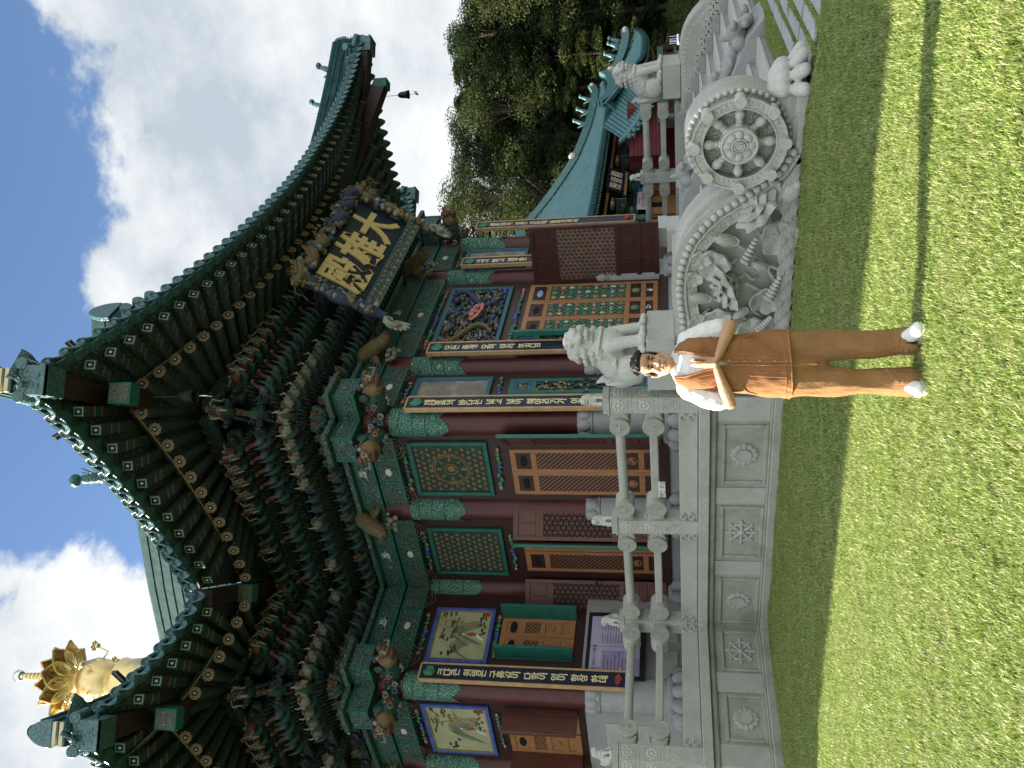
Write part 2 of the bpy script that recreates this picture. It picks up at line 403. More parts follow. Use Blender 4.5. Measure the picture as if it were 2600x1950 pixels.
# ------------------------------------------------------------------ platform
plat = thing('stone_platform', 'grey granite temple platform with carved lotus and wheel panels above the lawn', 'platform', loc=(0, 0, 0))
def outline(o):
    return [(-.12 - o, -.12 - o, 0), (9.99 + o, -.12 - o, 0), (9.99 + o, 4.72 - o, 0), (12.5 + o, 4.72 - o, 0), (12.5 + o, 24, 0), (-2.72 - o, 24, 0), (-2.72 - o, 4.72 - o, 0), (-.12 - o, 4.72 - o, 0)]
def slab(o, z0, z1, name, m, bev=.012):
    b = MB(); b.prism([(x, y, z0) for x, y, _ in outline(o)], (0, 0, z1 - z0)); return build(b, name, m, plat, bev)
slab(0, -.1, .90, 'retaining_wall', 'granite_old'); slab(.07, .90, 1.0, 'roll_moulding', 'granite_old', .04)
slab(.15, 1.003, ZP, 'cornice', 'granite', .012); slab(.09, -.1, .14, 'base_course', 'granite_old', .02); slab(.05, .14, .175, 'base_fillet', 'granite_old', .012)
def panel(o, nrm, w, h, kind, name='carved_panel'):
    M = face(o, nrm); b = MB()
    for sx, sz, ww, hh in ((0, h / 2, w + .06, .06), (0, -h / 2, w + .06, .06)): b.box(M @ V((sx, -.012, sz)), (ww, .05, hh), M.to_3x3())
    for sx in (-w / 2, w / 2): b.box(M @ V((sx, -.010, 0)), (.06, .05, h - .06), M.to_3x3())
    p = build(b, name, 'granite_old', plat, .018, seg=3)
    b = MB(); E_ = M @ T(0, -.008, 0)
    if kind == 'lotus':
        rosette(b, E_, .215, 12, .022); b.cyl(E_ @ V((0, .02, 0)), E_ @ V((0, -.03, 0)), .105, .1, 24); ring(b, E_ @ V((0, -.028, 0)), .098, .010, M.to_3x3() @ V((0, 1, 0)))
    else: wheel_relief(b, E_, .235, .020)
    build(b, 'lotus_emblem' if kind == 'lotus' else 'wheel_emblem', 'granite', p)
def pilaster(x0, x1, y0, y1):
    b = MB(); b.bx(x0, x1, y0, y1, .176, .899); build(b, 'pilaster', 'granite', plat, .008)
for yc, k in ((.92, 'lotus'), (2.50, 'wheel'), (4.10, 'lotus')): panel((-.12, yc, .505), (-1, 0), 1.06, .60, k)
for xc, k in ((-.66, 'wheel'), (-1.92, 'lotus')): panel((xc, 4.72, .49), (0, -1), .76, .58, k)
for y0, y1 in ((-.13, .29), (1.56, 1.88), (3.14, 3.46)): pilaster(-.150, -.1, y0, y1)
for x0, x1 in ((-1.47, -1.11), (-2.75, -2.38)): pilaster(x0, x1, 4.69, 4.74)

# ------------------------------------------------------------------ lions
def lion_mesh(vox, hd=-25, curl=1.0):
    b = MB()
    b.ell((0, .20, .30), (.27, .27, .30)); b.chain([(0, .16, .42), (0, -.10, .64)], [.27, .24])
    b.ell((0, -.17, .52), (.21, .18, .25))
    for s in (-1, 1):
        b.ell((s * .20, .15, .22), (.12, .24, .21)); b.ell((s * .22, -.09, .07), (.09, .16, .07))
        b.chain([(s * .15, -.21, .50), (s * .155, -.27, .26), (s * .155, -.29, .08)], [.105, .082, .085])
        b.ell((s * .155, -.345, .055), (.10, .12, .06))
        for k in (-1.5, -.5, .5, 1.5):
            b.ell((s * .155 + k * .052, -.43, .045), (.030, .055, .045)); b.ell((s * .22 + k * .042, -.22, .045), (.024, .045, .040))
    for k in range(3): b.chain([(-.26, -.02 + .05 * k, .42), (-.25, .06 + .05 * k, .48)], [.018, .012])
    b.chain([(0, .44, .15), (0, .52, .40), (0, .45, .62), (0, .52, .74)], [.09, .085, .06, .015])
    for s in (-1, 1): b.chain([(s * .08, .42, .2), (s * .09, .47, .46), (s * .08, .50, .6)], [.06, .05, .012])
    H = MB()
    H.chain([(0, .06, -.22), (0, .0, 0)], [.23, .21]); H.ell((0, -.03, .04), (.20, .21, .19))
    H.ell((0, -.22, .00), (.125, .12, .075)); H.ell((0, -.20, -.105), (.105, .105, .042)); H.ell((0, -.31, .055), (.062, .05, .04))
    for s in (-1, 1):
        H.ell((s * .095, -.17, .125), (.072, .06, .042)); H.ell((s * .090, -.205, .075), (.034, .03, .026)); H.ell((s * .10, -.24, .0), (.05, .07, .05)); H.ell((s * .075, -.295, -.02), (.04, .035, .04))
        H.ell((s * .19, .06, .10), (.030, .07, .085)); H.ell((s * .045, -.27, -.065), (.012, .012, .025))
        H.ell((s * .06, -.13, .19), (.055, .07, .04))
    for k in range(5): H.ell(((k - 2) * .045, -.28 + abs(k - 2) * .02, -.075), (.012, .012, .02))
    H.ell((0, -.05, .19), (.11, .14, .07))
    for row, (zr, rr, yo) in enumerate(((.16, .15, .05), (.06, .21, .06), (-.05, .24, .07), (-.16, .25, .08), (-.27, .25, .09))):
        m = 13
        for k in range(m):
            a = lerp(-2.35, 2.35, k / (m - 1)) + (row % 2) * .16
            H.ell((rr * sin(a), yo + rr * cos(a) * .92, zr), .047 * curl)
    for k in range(4): H.ell(((k - 1.5) * .05, -.22 + abs(k - 1.5) * .03, -.155), (.03, .03, .04))
    b.join(H, T(0, -.15, .90) @ RZ(math.radians(hd)) @ RX(-.06))
    pts = []
    for k in range(21):
        a = lerp(-2.6, 2.6, k / 20); pts.append((.235 * sin(a), -.14 - .22 * cos(a), .62 + .06 * (1 - cos(a)) * .8))
    b.tube(pts, .017, 6)
    return sculpt(b, vox, 3, .4)
LION = lion_mesh(.012); LION_S = lion_mesh(.022)
def guardian(label, M, px, py, z0, z1):
    t = thing('guardian_lion', label, 'stone lion', M, group='stone lions guarding the staircase')
    me = LION.copy(); me.name = 'lion_body'; me.materials.clear(); setmats(me, 'granite_pale'); smooth_by_angle(me, 180); o = obj('lion_body', me, t); o.matrix_local = Matrix.Identity(4)
    eb = MB()
    b = MB(); W = ROOT[t.name].inverted()
    b.box(W @ V((0, -.02, (z0 - z1) / 2)), (px, py, z1 - z0), W.to_3x3()); build(b, 'pedestal', 'granite', t, .012)
    return t
guardian('large pale stone lion right behind the standing person, baring its teeth', T(.02, -.82, 1.85) , .80, .80, 1.475, 1.85)
guardian('smaller looking stone lion across the stairs before the teal roofs', T(10.05, -1.55, 1.65) @ S3(.97, .97, .97), .80, .78, 1.25, 1.65)

# ------------------------------------------------------------------ balustrades
def post_mesh():
    b = MB(); h = .14
    b.bx(-h, h, -h, h, 0, 1.255); b.bx(-h - .02, h + .02, -h - .02, h + .02, 1.255, 1.29); b.bx(-h - .005, h + .005, -h - .005, h + .005, 1.291, 1.35)
    for z in (.578, .94): b.bx(-h - .004, h + .004, -h - .004, h + .004, z - .006, z + .006)
    return b
POST = localmesh(post_mesh(), 'post', 'granite')
def carved_mesh():
    b = MB(); h = .14
    for nx, ny in ((-1, 0), (0, -1), (1, 0), (0, 1)):
        for zc, kind in ((1.12, 8), (.755, 9), (.395, 0)):
            M = face((nx * h, ny * h, zc), (nx, ny))
            for sx, sz, w, hh in ((0, .115, .222, .012), (0, -.115, .222, .012)): b.box(M @ V((sx, 0, sz)), (w, .014, hh), M.to_3x3())
            for sx in (-.105, .105): b.box(M @ V((sx, 0, 0)), (.012, .014, .218), M.to_3x3())
            if kind: rosette(b, M, .100, kind, .010)
            else:
                ring(b, M @ V((0, 0, 0)), .088, .007, (nx, ny, 0), 20, 5); ring(b, M @ V((0, 0, 0)), .070, .005, (nx, ny, 0), 20, 5)
                for k in range(5): b.ell(M @ V((rnd(-.04, .04), 0, rnd(-.04, .04))), (.016, .010, .014), M.to_3x3(), 6, 4)
    return b
CARVED = localmesh(carved_mesh(), 'carved_square', 'granite_pale')
def drum_mesh(kind):
    b = MB(); r = .152 if kind == 'wheel' else .160; L = .145
    b.cyl((0, L, 0), (0, -L, 0), r, r, 28)
    for s in (1, -1):
        if kind == 'wheel':
            ring(b, (0, -L * s, 0), r * .86, .010, (0, 1, 0), 26, 5); wheel_relief(b, T(0, -L * s, 0), r * .8, .008, 8, False)
        else:
            for q in (.9, .68, .45, .2): ring(b, (0, -L * s, 0), r * q, .010, (0, 1, 0), 26, 5)
            b.ell((0, -L * s, 0), (.02, .012, .02))
    return b
DRUM = {k: localmesh(drum_mesh(k), 'rail_drum', 'granite') for k in ('wheel', 'rings')}
def add_post(par, x, y, lion_rot, M0=Matrix.Identity(4)):
    p = place('post', POST, par, M0 @ T(x, y, ZP), .008)
    place('carved_square', CARVED, p, M0 @ T(x, y, ZP))
    me = LION_S.copy() if not LION_S.users or True else LION_S
    if not me.materials: setmats(me, 'granite_pale'); smooth_by_angle(me, 180)
    place('lion_finial', me, p, M0 @ T(x, y, ZP + 1.35) @ RZ(lion_rot) @ S3(.30, .30, .285))
def add_span(par, p0, p1, nrm, M0=Matrix.Identity(4)):
    """rails between two post centres"""
    p0, p1 = V((*p0, 0)), V((*p1, 0)); d = (p1 - p0); L = d.length; d.normalize(); w = V((*nrm, 0))
    P = lambda s, z, o=0: M0 @ (p0 + d * s + w * o + V((0, 0, z)))
    bar_ = MB(); bar_.tube([P(.42, 2.295), P(L - .42, 2.295)], .073, 16); build(bar_, 'upper_rail', 'granite', par, 0)
    b = MB(); b.bar(P(.42, 1.805), P(L - .42, 1.805), .12, .125); build(b, 'lower_rail', 'granite', par, .02)
    b = MB(); b.bar(P(.14, 1.305), P(L - .14, 1.305), .20, .275); bt = build(b, 'bottom_rail', 'granite', par, .012)
    for s, sg in ((.40, 1), (L - .40, -1)):
        for z, k in ((2.285, 'wheel'), (1.80, 'rings')):
            q = p0 + d * s
            dr = place('rail_drum', DRUM[k], par, M0 @ face((q.x, q.y, z), nrm))
            b = MB(); b.bar(P(s - sg * .05, z), P(s - sg * .265, z), .19, .25 if k == 'wheel' else .24)
            for o in (.1, -.1):
                for j in range(3): b.ell(P(s - sg * (.13 + .05 * j), z - .12 + .02 * j, o), (.022, .022, .022), None, 6, 4)
            build(b, 'bracket_block', 'granite', dr, .02)
        b = MB()
        for j in range(2):
            zz = 1.25 + .12 * j
            for o in (.105, -.105):
                c = P(s - sg * .17, zz, o); pts = []
                for k in range(15):
                    a = .55 * k; r = .065 * (1 - k / 17); pts.append(c + M0.to_3x3() @ (d * (sg * r * cos(a)) + V((0, 0, r * sin(a)))))
                b.tube(pts, [.024 * (1 - k / 26) for k in range(15)], 6)
            b.cap(P(s - sg * .24, zz, .08), P(s - sg * .24, zz, -.08), .05)
        build(b, 'cloud_scroll', 'granite', bt)
def balustrade(label, pts, nrms, rots, M0=Matrix.Identity(4), skip_posts=()):
    t = thing('stone_balustrade', label, 'balustrade', M0 @ T(pts[0][0], pts[0][1], ZP), group='carved stone balustrades round the platform')
    for i, (x, y) in enumerate(pts):
        if i not in skip_posts: add_post(t, x, y, rots[i], M0)
    for i in range(len(pts) - 1): add_span(t, pts[i], pts[i + 1], nrms[i], M0)
    return t
balustrade('carved granite balustrade of two spans just left of the person', [(0, 0), (0, 2.42), (0, 4.84)], [(-1, 0)] * 2, [-pi * .3, -pi * .25, -pi * .40])
balustrade('single span granite balustrade in front of the purple notice board', [(-2.60, 4.84), (0, 4.84)], [(0, -1)], [pi * .15, 0], skip_posts=(1,))
MR = T(10.0, -1.45, .03) @ S3(1, .86, .80) @ T(0, 0, .235)
t = balustrade('far balustrade beyond the stairs under the teal roofed halls', [(0, 0.35), (0, 2.55), (0, 4.75)], [(-1, 0)] * 2, [0, -pi * .45, 0], MR, skip_posts=(0,))

# ------------------------------------------------------------------ staircase with lotus and wheel side walls
st = thing('stone_staircase', 'broad granite staircase with lotus and wheel carved side walls', 'staircase', loc=(4.95, -3.75, 0))
b = MB(); bt = MB()
for i in range(8):
    y0 = -3.75 + .4 * i; z = .145 * (i + 1)
    for x0, x1 in ((.26, 4.42), (5.48, 9.62)):
        b.bx(x0, x1, y0 + .02, -.27, z - .145 - (.1 if i == 0 else 0), z - .052); bt.bx(x0, x1, y0, y0 + .46 if i < 7 else -.27, z - .05, z)
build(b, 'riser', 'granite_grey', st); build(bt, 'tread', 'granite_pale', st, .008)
for i in range(8):
    y0 = -3.75 + .4 * i; z = .145 * (i + 1)
    b = MB(); b.bx(9.57, 9.625, y0 + .05, y0 + .45, z + .003, z + .15); build(b, 'step_block', 'granite_grey', st, .01)
# central dragon ramp
b = MB(); b.prism([(4.43, -4.1, -.02), (4.43, -3.75, .30), (4.43, -.95, 1.36), (4.43, -.28, 1.36), (4.43, -.28, 0)], (1.04, 0, 0)); ramp = build(b, 'dragon_ramp', 'granite_grey', st, .03)
b = MB(); random.seed(3)
pts = [(4.72 + .20 * sin(k * .9), -3.95 + .165 * k, .27 + .062 * k + .05 * sin(k * 1.7)) for k in range(18)]
b.chain(pts, [.10 + .035 * sin(k * 2.1) for k in range(18)], 10)
for k in range(70):
    t_ = rnd(0, 1); y = -4.0 + 2.9 * t_; b.ell((rnd(4.45, 5.42), y, .26 + 1.06 * t_ + rnd(0, .05)), (rnd(.05, .10), rnd(.05, .11), rnd(.05, .10)), None, 8, 6)
for k in range(4):
    y = -3.8 + .75 * k; z = .36 + .27 * k
    b.ell((4.58, y, z + .12), (.13, .16, .13)); b.ell((4.50, y - .12, z + .14), (.08, .09, .06)); b.ell((4.56, y + .08, z + .26), (.05, .05, .1)); b.ell((4.50, y + .15, z + .05), (.1, .12, .12))
put(sculpt(b, .018, 2, .4), 'ramp_carving', 'granite_grey', ramp)

BEAD = [(-3.69, .12), (-3.48, .23), (-3.32, .42), (-3.14, .69), (-2.98, .94), (-2.81, 1.11), (-2.63, 1.25), (-2.44, 1.33), (-2.23, 1.39), (-2.0, 1.41), (-1.73, 1.40), (-1.52, 1.37), (-1.30, 1.37), (-.95, 1.37), (-.6, 1.37)]
def resample(pts, step):
    out = [V((0, *pts[0]))]; acc = 0
    for a, c in zip(pts, pts[1:]):
        a, c = V((0, *a)), V((0, *c)); L = (c - a).length; k = step - acc
        while k <= L: out.append(a + (c - a) * (k / L)); k += step
        acc = L - (k - step)
    return out
def lotus(mb, M, s, n=8, open_=1.0):
    for ring_, (m, tilt, L, w) in enumerate(((n, .92, 1.05, .78), (n - 1, .56, 1.02, .76), (5, .24, .95, .68))):
        for k in range(m):
            a = 2 * pi * (k + .5 * (ring_ % 2)) / m
            A = M @ Matrix.Rotation(a, 4, 'Z') @ Matrix.Rotation(tilt * open_, 4, 'X')
            mb.petal(A, L * s, w * s, .16, .75, 6, 8, .06 * s)
    mb.ell(M @ V((0, 0, .32 * s)), (.26 * s, .26 * s, .38 * s), M.to_3x3().normalized(), 10, 8)
def bud(mb, M, s):
    mb.ell(M @ V((0, 0, .5 * s)), (.26 * s, .26 * s, .55 * s), M.to_3x3(), 10, 8)
    for k in range(3): mb.petal(M @ Matrix.Rotation(2.1 * k + .4, 4, 'Z') @ T(0, -.18 * s, .02 * s) @ Matrix.Rotation(-.08, 4, 'X'), 1.04 * s, .50 * s, -.18, .5, 4, 6, .04 * s)
    mb.petal(M @ Matrix.Rotation(3.6, 4, 'Z') @ Matrix.Rotation(.75, 4, 'X'), .75 * s, .4 * s, .4, .4, 4, 5, .04 * s)
def leaf(mb, M, s, seed=0):
    def fn(u, v):
        a = 2 * pi * u; r = s * v * (1 + .10 * sin(3 * a + seed) + .05 * sin(7 * a)); return M @ V((r * cos(a), -.10 * s * sin(3 * a + seed) * v ** 2 - .34 * s * v * v + .09 * s * cos(7 * a + seed) * v * v, r * sin(a)))
    mb.grid(fn, 44, 7, 0, .03)
    for k in range(7):
        a = 2 * pi * k / 7; mb.tube([M @ V((0, -.03, 0)), M @ V((.8 * s * cos(a), -.10 * s * sin(3 * a + seed) * .7 - .26 * s, .8 * s * sin(a)))], [.012, .004], 5)
def pod(mb, p0, p1, r):
    p0, p1 = V(p0), V(p1)
    for k in range(7):
        t_ = k / 6; mb.ell(p0.lerp(p1, t_), (r * (.55 + .6 * t_), r * (.55 + .6 * t_), r * .36), (aim(p1 - p0)).to_3x3(), 10, 6)
    for k in range(8):
        a = 2 * pi * k / 8; A = aim(p1 - p0); mb.ell(p1 + A @ V((r * .7 * cos(a), r * .7 * sin(a), r * .15)), r * .26, None, 6, 5)
def wing(mirror, z_off=0):
    """one carved side wall; mirror flips it for the far side of the stairs"""
    X0 = -.30; M0 = Matrix.Identity(4) if not mirror else T(9.90, 0, z_off) @ S3(-1, 1, 1)
    prof = [(-.25, -.06), (-4.25, -.06), (-4.3, .16), (-4.05, .22), (-3.55, .30), (-3.38, .66), (-3.28, .86), (-3.15, 1.04), (-2.99, 1.20), (-2.85, 1.31), (-2.70, 1.39), (-2.55, 1.445), (-2.42, 1.47), (-2.15, 1.48), (-1.65, 1.475), (-1.2, 1.47), (-.25, 1.47)]
    b = MB(); b.prism([M0 @ V((X0 + .13, y, z)) for y, z in prof], M0.to_3x3() @ V((.42, 0, 0))); w = build(b, 'side_wall', 'granite', st, .05, 35, 4)
    # raised outer band, bead row and rib
    b = MB(); beads = resample(BEAD, .098)
    for p in beads: b.ell(M0 @ V((X0, p.y, p.z)), (.035, .046, .046), None, 10, 8)
    build(b, 'bead_row', 'granite_pale', w)
    b = MB(); dense = resample(BEAD, .05); off = []
    for i, p in enumerate(dense):
        d = (dense[min(i + 1, len(dense) - 1)] - dense[max(i - 1, 0)]).normalized(); nn = V((0, d.z, -d.y)); off.append((p, nn))
    qs = []
    for (p, q), (p2, q2) in zip(off, off[1:]):
        def qd(x): return [M0 @ V((x, p.y + q.y * s_, p.z + q.z * s_)) for s_ in (-.10, .22)] + [M0 @ V((x, p2.y + q2.y * s_, p2.z + q2.z * s_)) for s_ in (.22, -.10)]
        qs.append((qd(X0 + .02), qd(X0 + .16)))
    wb = MB()
    for f_, k_ in qs: wb.add(f_ + k_, [(0, 1, 2, 3), (7, 6, 5, 4), (0, 3, 7, 4), (1, 5, 6, 2)])
    build(wb, 'outer_band', 'granite', w)
    b.tube([M0 @ V((X0 + .005, p.y + q.y * .075, p.z + q.z * .075)) for p, q in off], .017, 6); b.tube([M0 @ V((X0 + .02, p.y + q.y * .21, p.z + q.z * .21)) for p, q in off], .012, 6)
    for i, (p, q) in enumerate(off[::3]):
        c = V((X0 + .018, p.y + q.y * .142, p.z + q.z * .142)); pts = []
        for k in range(10): a = .7 * k + i * 2; r = .042 * (1 - k / 13); pts.append(M0 @ (c + V((0, r * cos(a), r * sin(a)))))
        b.tube(pts, .011, 5)
    build(b, 'scroll_band', 'granite', w)
    # wheel
    c = V((0, -3.85, .73)); b = MB()
    b.cyl(M0 @ V((X0 + .055, c.y, c.z)), M0 @ V((.25, c.y, c.z)), .60, .60, 48); wh = build(b, 'dharma_wheel', 'granite', w, .05, 35, 4)
    b = MB(); E_ = M0 @ frame((X0, c.y, c.z), (0, -1, 0), (1, 0, 0), (0, 0, 1))
    for k in range(46): a = 2 * pi * k / 46; b.ell(E_ @ V((.566 * cos(a), .045, .566 * sin(a))), (.032, .030, .032), E_.to_3x3(), 8, 6)
    def rimf(r0, r1, y0, y1, n=48):
        vs = []
        for k in range(n):
            a = 2 * pi * k / n; vs += [E_ @ V((r0 * cos(a), y0, r0 * sin(a))), E_ @ V((r0 * cos(a), y1, r0 * sin(a))), E_ @ V((r1 * cos(a), y1, r1 * sin(a))), E_ @ V((r1 * cos(a), y0, r1 * sin(a)))]
        b.add(vs, [(4 * k + j, 4 * k + (j + 1) % 4, 4 * ((k + 1) % n) + (j + 1) % 4, 4 * ((k + 1) % n) + j) for k in range(n) for j in range(4)])
    rimf(.400, .530, .06, -.085); rimf(.512, .530, .03, -.105); rimf(.400, .415, .06, -.100)
    for k in range(44):
        a = 2 * pi * k / 44; pts = [E_ @ V(((.458 + .025 * cos(.9 * j + k)) * cos(a + .012 * j), -.088, (.458 + .025 * cos(.9 * j + k)) * sin(a + .012 * j))) for j in range(9)]
        b.tube(pts, .008, 5)
    build(b, 'wheel_rim', 'granite_pale', wh)
    b = MB()
    b.cyl(E_ @ V((0, .06, 0)), E_ @ V((0, -.135, 0)), .222, .205, 36); ring(b, E_ @ V((0, -.135, 0)), .196, .016, E_.to_3x3() @ V((0, 1, 0)), 32)
    rosette(b, E_ @ T(0, -.138, 0), .185, 8, .022)
    for q in (.085, .055, .025): ring(b, E_ @ V((0, -.162, 0)), q, .009, E_.to_3x3() @ V((0, 1, 0)), 20, 5)
    build(b, 'wheel_hub', 'granite_pale', wh)
    for k in range(8):
        a = pi / 4 * k; d = V((cos(a), 0, sin(a))); b = MB()
        b.tube([E_ @ (d * r + V((0, -.030, 0))) for r in (.19, .215, .235, .25, .265, .28, .31, .345, .375, .40)], [.062, .050, .034, .048, .034, .040, .056, .060, .045, .030], 10)
        b.cyl(E_ @ (d * .500), E_ @ (d * .500 + V((0, -.165, 0))), .068, .066, 18)
        build(b, 'spoke', 'granite_pale', wh)
        b = MB()
    b = MB()
    for k in range(8):
        a = pi / 4 * (k + .5)
        for j in range(16): r = rnd(.22, .39); q = a + rnd(-.26, .26); b.ell(E_ @ V((r * cos(q), .045, r * sin(q))), rnd(.012, .022), None, 6, 5)
        for sg in (-1, 1): b.tube([E_ @ V(((.21 + .03 * j) * cos(a + sg * (.05 + .045 * j)), .045, (.21 + .03 * j) * sin(a + sg * (.05 + .045 * j)))) for j in range(6)], .010, 5)
    build(b, 'wheel_tracery', 'granite', wh)
    # clawed foot under the wheel
    b = MB()
    b.chain([(-.02, -3.50, .06), (-.05, -3.85, .12), (-.06, -4.12, .17), (-.06, -4.36, .20)], [.12, .18, .21, .235])
    b.bx(-.28, .22, -4.40, -3.45, -.06, .10)
    for k in range(4):
        a = math.radians(-12 + 30 * k); d = V((-sin(a), -cos(a), 0)); o = V((-.07, -4.36, 0))
        b.chain([o + d * .12 + V((0, 0, .34)), o + d * .23 + V((0, 0, .27))], [.092, .098]); b.chain([o + d * .30 + V((0, 0, .13)), o + d * .40 + V((0, 0, .07))], [.080, .074])
    me = sculpt(b, .012, 1, .3); put(me, 'clawed_foot', 'granite_pale', w, M0)
    if mirror:
        b = MB()
        for k in range(22):
            y = -3.3 + .115 * k; c = V((.235, y, .62 + .36 * (y + 3.3) / 1.4 + .12 * (k % 3 - 1)))
            for q in range(3): c2 = c + V((0, .08 * (q - 1), .05 * (q % 2))); ring(b, M0 @ c2, .062, .024, (1, 0, 0), 14, 5); b.ell(M0 @ c2, (.03, .03, .03), None, 6, 5)
        build(b, 'cloud_relief', 'granite_pale', w)
        b = MB()
        for p in beads: b.ell(M0 @ V((.225, p.y, p.z)), (.035, .046, .046), None, 10, 8)
        b.tube([M0 @ V((.23, p.y + q.y * .21, p.z + q.z * .21)) for p, q in off], .018, 6); build(b, 'bead_row', 'granite_pale', w); return
    # lotus pond relief
    rel = MB(); Fm = lambda y, z, x=-.36: frame((x + .05, y, z), (0, -1, 0), (1, 0, 0), (0, 0, 1))
    def one(name, fn, m='granite'): r_ = MB(); fn(r_); return build(r_, name, m, w, 0, 75)
    for y, z, s, tilt, lean in ((-2.95, .42, .34, .30, .75), (-2.03, .73, .36, .34, -.35)): one('lotus_blossom', lambda r_: lotus(r_, Fm(y, z, -.34) @ RY(lean) @ RX(tilt) @ T(0, 0, -.15 * s), s))
    for y, z, s, ln in ((-2.62, .78, .30, .35), (-1.83, 1.10, .27, .30), (-2.25, .40, .24, .55), (-1.62, .62, .22, -.5)): one('lotus_bud', lambda r_: bud(r_, Fm(y, z, -.37) @ RY(ln) @ RX(.22) @ T(0, 0, -.08), s))
    for y, z, s, q in ((-2.30, .98, .20, 0), (-2.66, .22, .24, 2), (-2.36, 1.14, .13, 4), (-1.78, .36, .20, 1), (-3.2, .34, .16, 5), (-1.50, .92, .20, 3), (-2.1, 1.22, .11, 2), (-1.3, .5, .2, 3), (-1.45, 1.15, .13, 1)): one('lotus_leaf', lambda r_: leaf(r_, Fm(y, z, -.31) @ RY(q * .7) @ RX(rnd(-.25, .25)), s, q))
    for p0, p1, r in (((-.37, -2.66, .50), (-.40, -2.38, .62), .062), ((-.37, -2.12, .20), (-.41, -1.86, .32), .072), ((-.37, -1.55, .28), (-.4, -1.4, .42), .06)): one('seed_pod', lambda r_: pod(r_, p0, p1, r), 'granite_pale')
    rel = MB()
    for k in range(26):
        y = rnd(-3.25, -1.1); z = rnd(.12, 1.05); pts = [V((-.20 - .05 * sin(j), y + .05 * sin(j * .8 + k), z + .06 * j * (1 if k % 2 else -1) * .7)) for j in range(6)]
        if all(-2.9 - (p.z - .9) * .7 < p.y or p.z < .7 for p in pts): rel.tube(pts, [.024 - .002 * j for j in range(6)], 6)
        c = pts[-1]
        if c.z < 1.05: rel.tube([c + V((-.01, .05 * (1 - j / 12) * cos(.8 * j), .05 * (1 - j / 12) * sin(.8 * j))) for j in range(9)], .016, 5)
    for y, z, y2, z2 in ((-2.55, .72, -2.1, .05), (-2.9, .35, -2.5, .05), (-1.9, 1.0, -1.9, .8), (-2.0, .6, -1.75, .05), (-2.2, .35, -1.9, .1)): rel.tube([(-.24, y, z), (-.27, (y + y2) / 2 + .05, (z + z2) / 2), (-.24, y2, z2)], .026, 7)
    build(rel, 'stalk', 'granite', w); rel = MB()
    for k in range(34):
        y = -3.40 + .072 * k; z = .02 + .05 * (k % 3)
        for q in range(4): r = .06 + .028 * q; rel.tube([V((-.30 - .05 * sin(a_) - .012 * (k % 2), y + r * cos(a_), z + r * .72 * sin(a_))) for a_ in [pi * j / 8 for j in range(9)]], .013, 5)
    rel.ell((-.34, -3.22, .12), (.06, .15, .10), Matrix.Rotation(.5, 3, 'X')); rel.ell((-.36, -3.32, .06), (.05, .06, .05))
    for s in (-1, 1): rel.petal(Fm(-3.08, .18) @ RY(-1.0 + .5 * s), .14, .1, .1, .2)
    build(rel, 'wave_crest', 'granite', w)
    b = MB(); b.prism([V((X0 + .03, y, z)) for y, z in ((-1.0, -.05), (-3.45, -.05), (-3.3, .12), (-1.0, .12))], (.12, 0, 0)); build(b, 'wave_ground', 'granite_grey', w, .01)
wing(False); wing(True, -.22)
# paving laid in the turf at the stair foot
b = MB(); random.seed(11)
JOINTS = []
for r in range(4):
    y = -4.32 - .31 * r; x = -.75 + .75 * (3 - r) * .33; JOINTS.append((x, 10.2, y, y + .12)); 
    while x < 10.2:
        L = rnd(.75, 1.2); b.bx(x, x + L, y - .20, y, -.03, .030 + rnd(0, .006)); JOINTS.append((x + L, x + L + .09, y - .2, y)); x += L + .09
path = build(b, 'stone_path', 'paving', None, .01); tag(path, kind='structure')
# ------------------------------------------------------------------ the main hall
random.seed(21)
XL, YF, XR, YB = 1.573, 1.601, 8.30, 5.883
XW = -.802
hall = thing('temple_hall', 'large painted temple hall with dark teal upturned eaves and red columns', 'temple', loc=(4.94, 8, ZP))
FR = face((0, YF, 0), (0, -1))                  # local x = world X
LF = face((XL, 0, 0), (-1, 0))                  # local x = -world Y
WF = face((0, YB, 0), (0, -1))                  # wing front
WL = face((XW, 0, 0), (-1, 0))                  # wing side
RFc = face((XR, 0, 0), (1, 0)); RW = face((0, YB, 0), (0, -1))

# columns on lotus bases
def col_mesh():
    b = MB(); b.lathe([(.245, 1.94), (.240, 3.5), (.232, 5.9)], n=28); return b
COLM = localmesh(col_mesh(), 'column', 'red_lacquer')
b = MB(); b.lathe([(.48, 0), (.50, .06), (.50, .14), (.46, .17)], n=32)
for k in range(10):
    a = 2 * pi * k / 10; b.ell((.36 * cos(a), .36 * sin(a), .30), (.19, .13, .17), Matrix.Rotation(a, 3, 'Z'), 10, 8)
b.lathe([(.36, .40), (.40, .44), (.40, .50), (.34, .54)], n=32); b.lathe([(.315, .54), (.31, 1.68)], n=32); b.lathe([(.315, 1.68), (.335, 1.70), (.335, 1.72)], n=32)
for k in range(9):
    a = 2 * pi * k / 9; b.ell((.275 * cos(a), .275 * sin(a), 1.83), (.075, .10, .13), Matrix.Rotation(a, 3, 'Z'), 10, 8)
b.lathe([(.30, 1.70), (.30, 1.93), (.27, 1.955)], n=32)
BASEM = localmesh(b, 'lotus_base', 'granite_grey', 50)
b = MB(); n = 40; vs = []
for r, z in ((.252, 0), (.256, .25), (.254, 1.02)):
    for k in range(n):
        a = 2 * pi * k / n; zz = z if z else .10 - .16 * abs(sin(2 * a)) ** 1.5; vs.append((r * cos(a), r * sin(a), 4.25 + zz))
b.add(vs, [(i * n + k, i * n + (k + 1) % n, (i + 1) * n + (k + 1) % n, (i + 1) * n + k) for i in range(2) for k in range(n)])
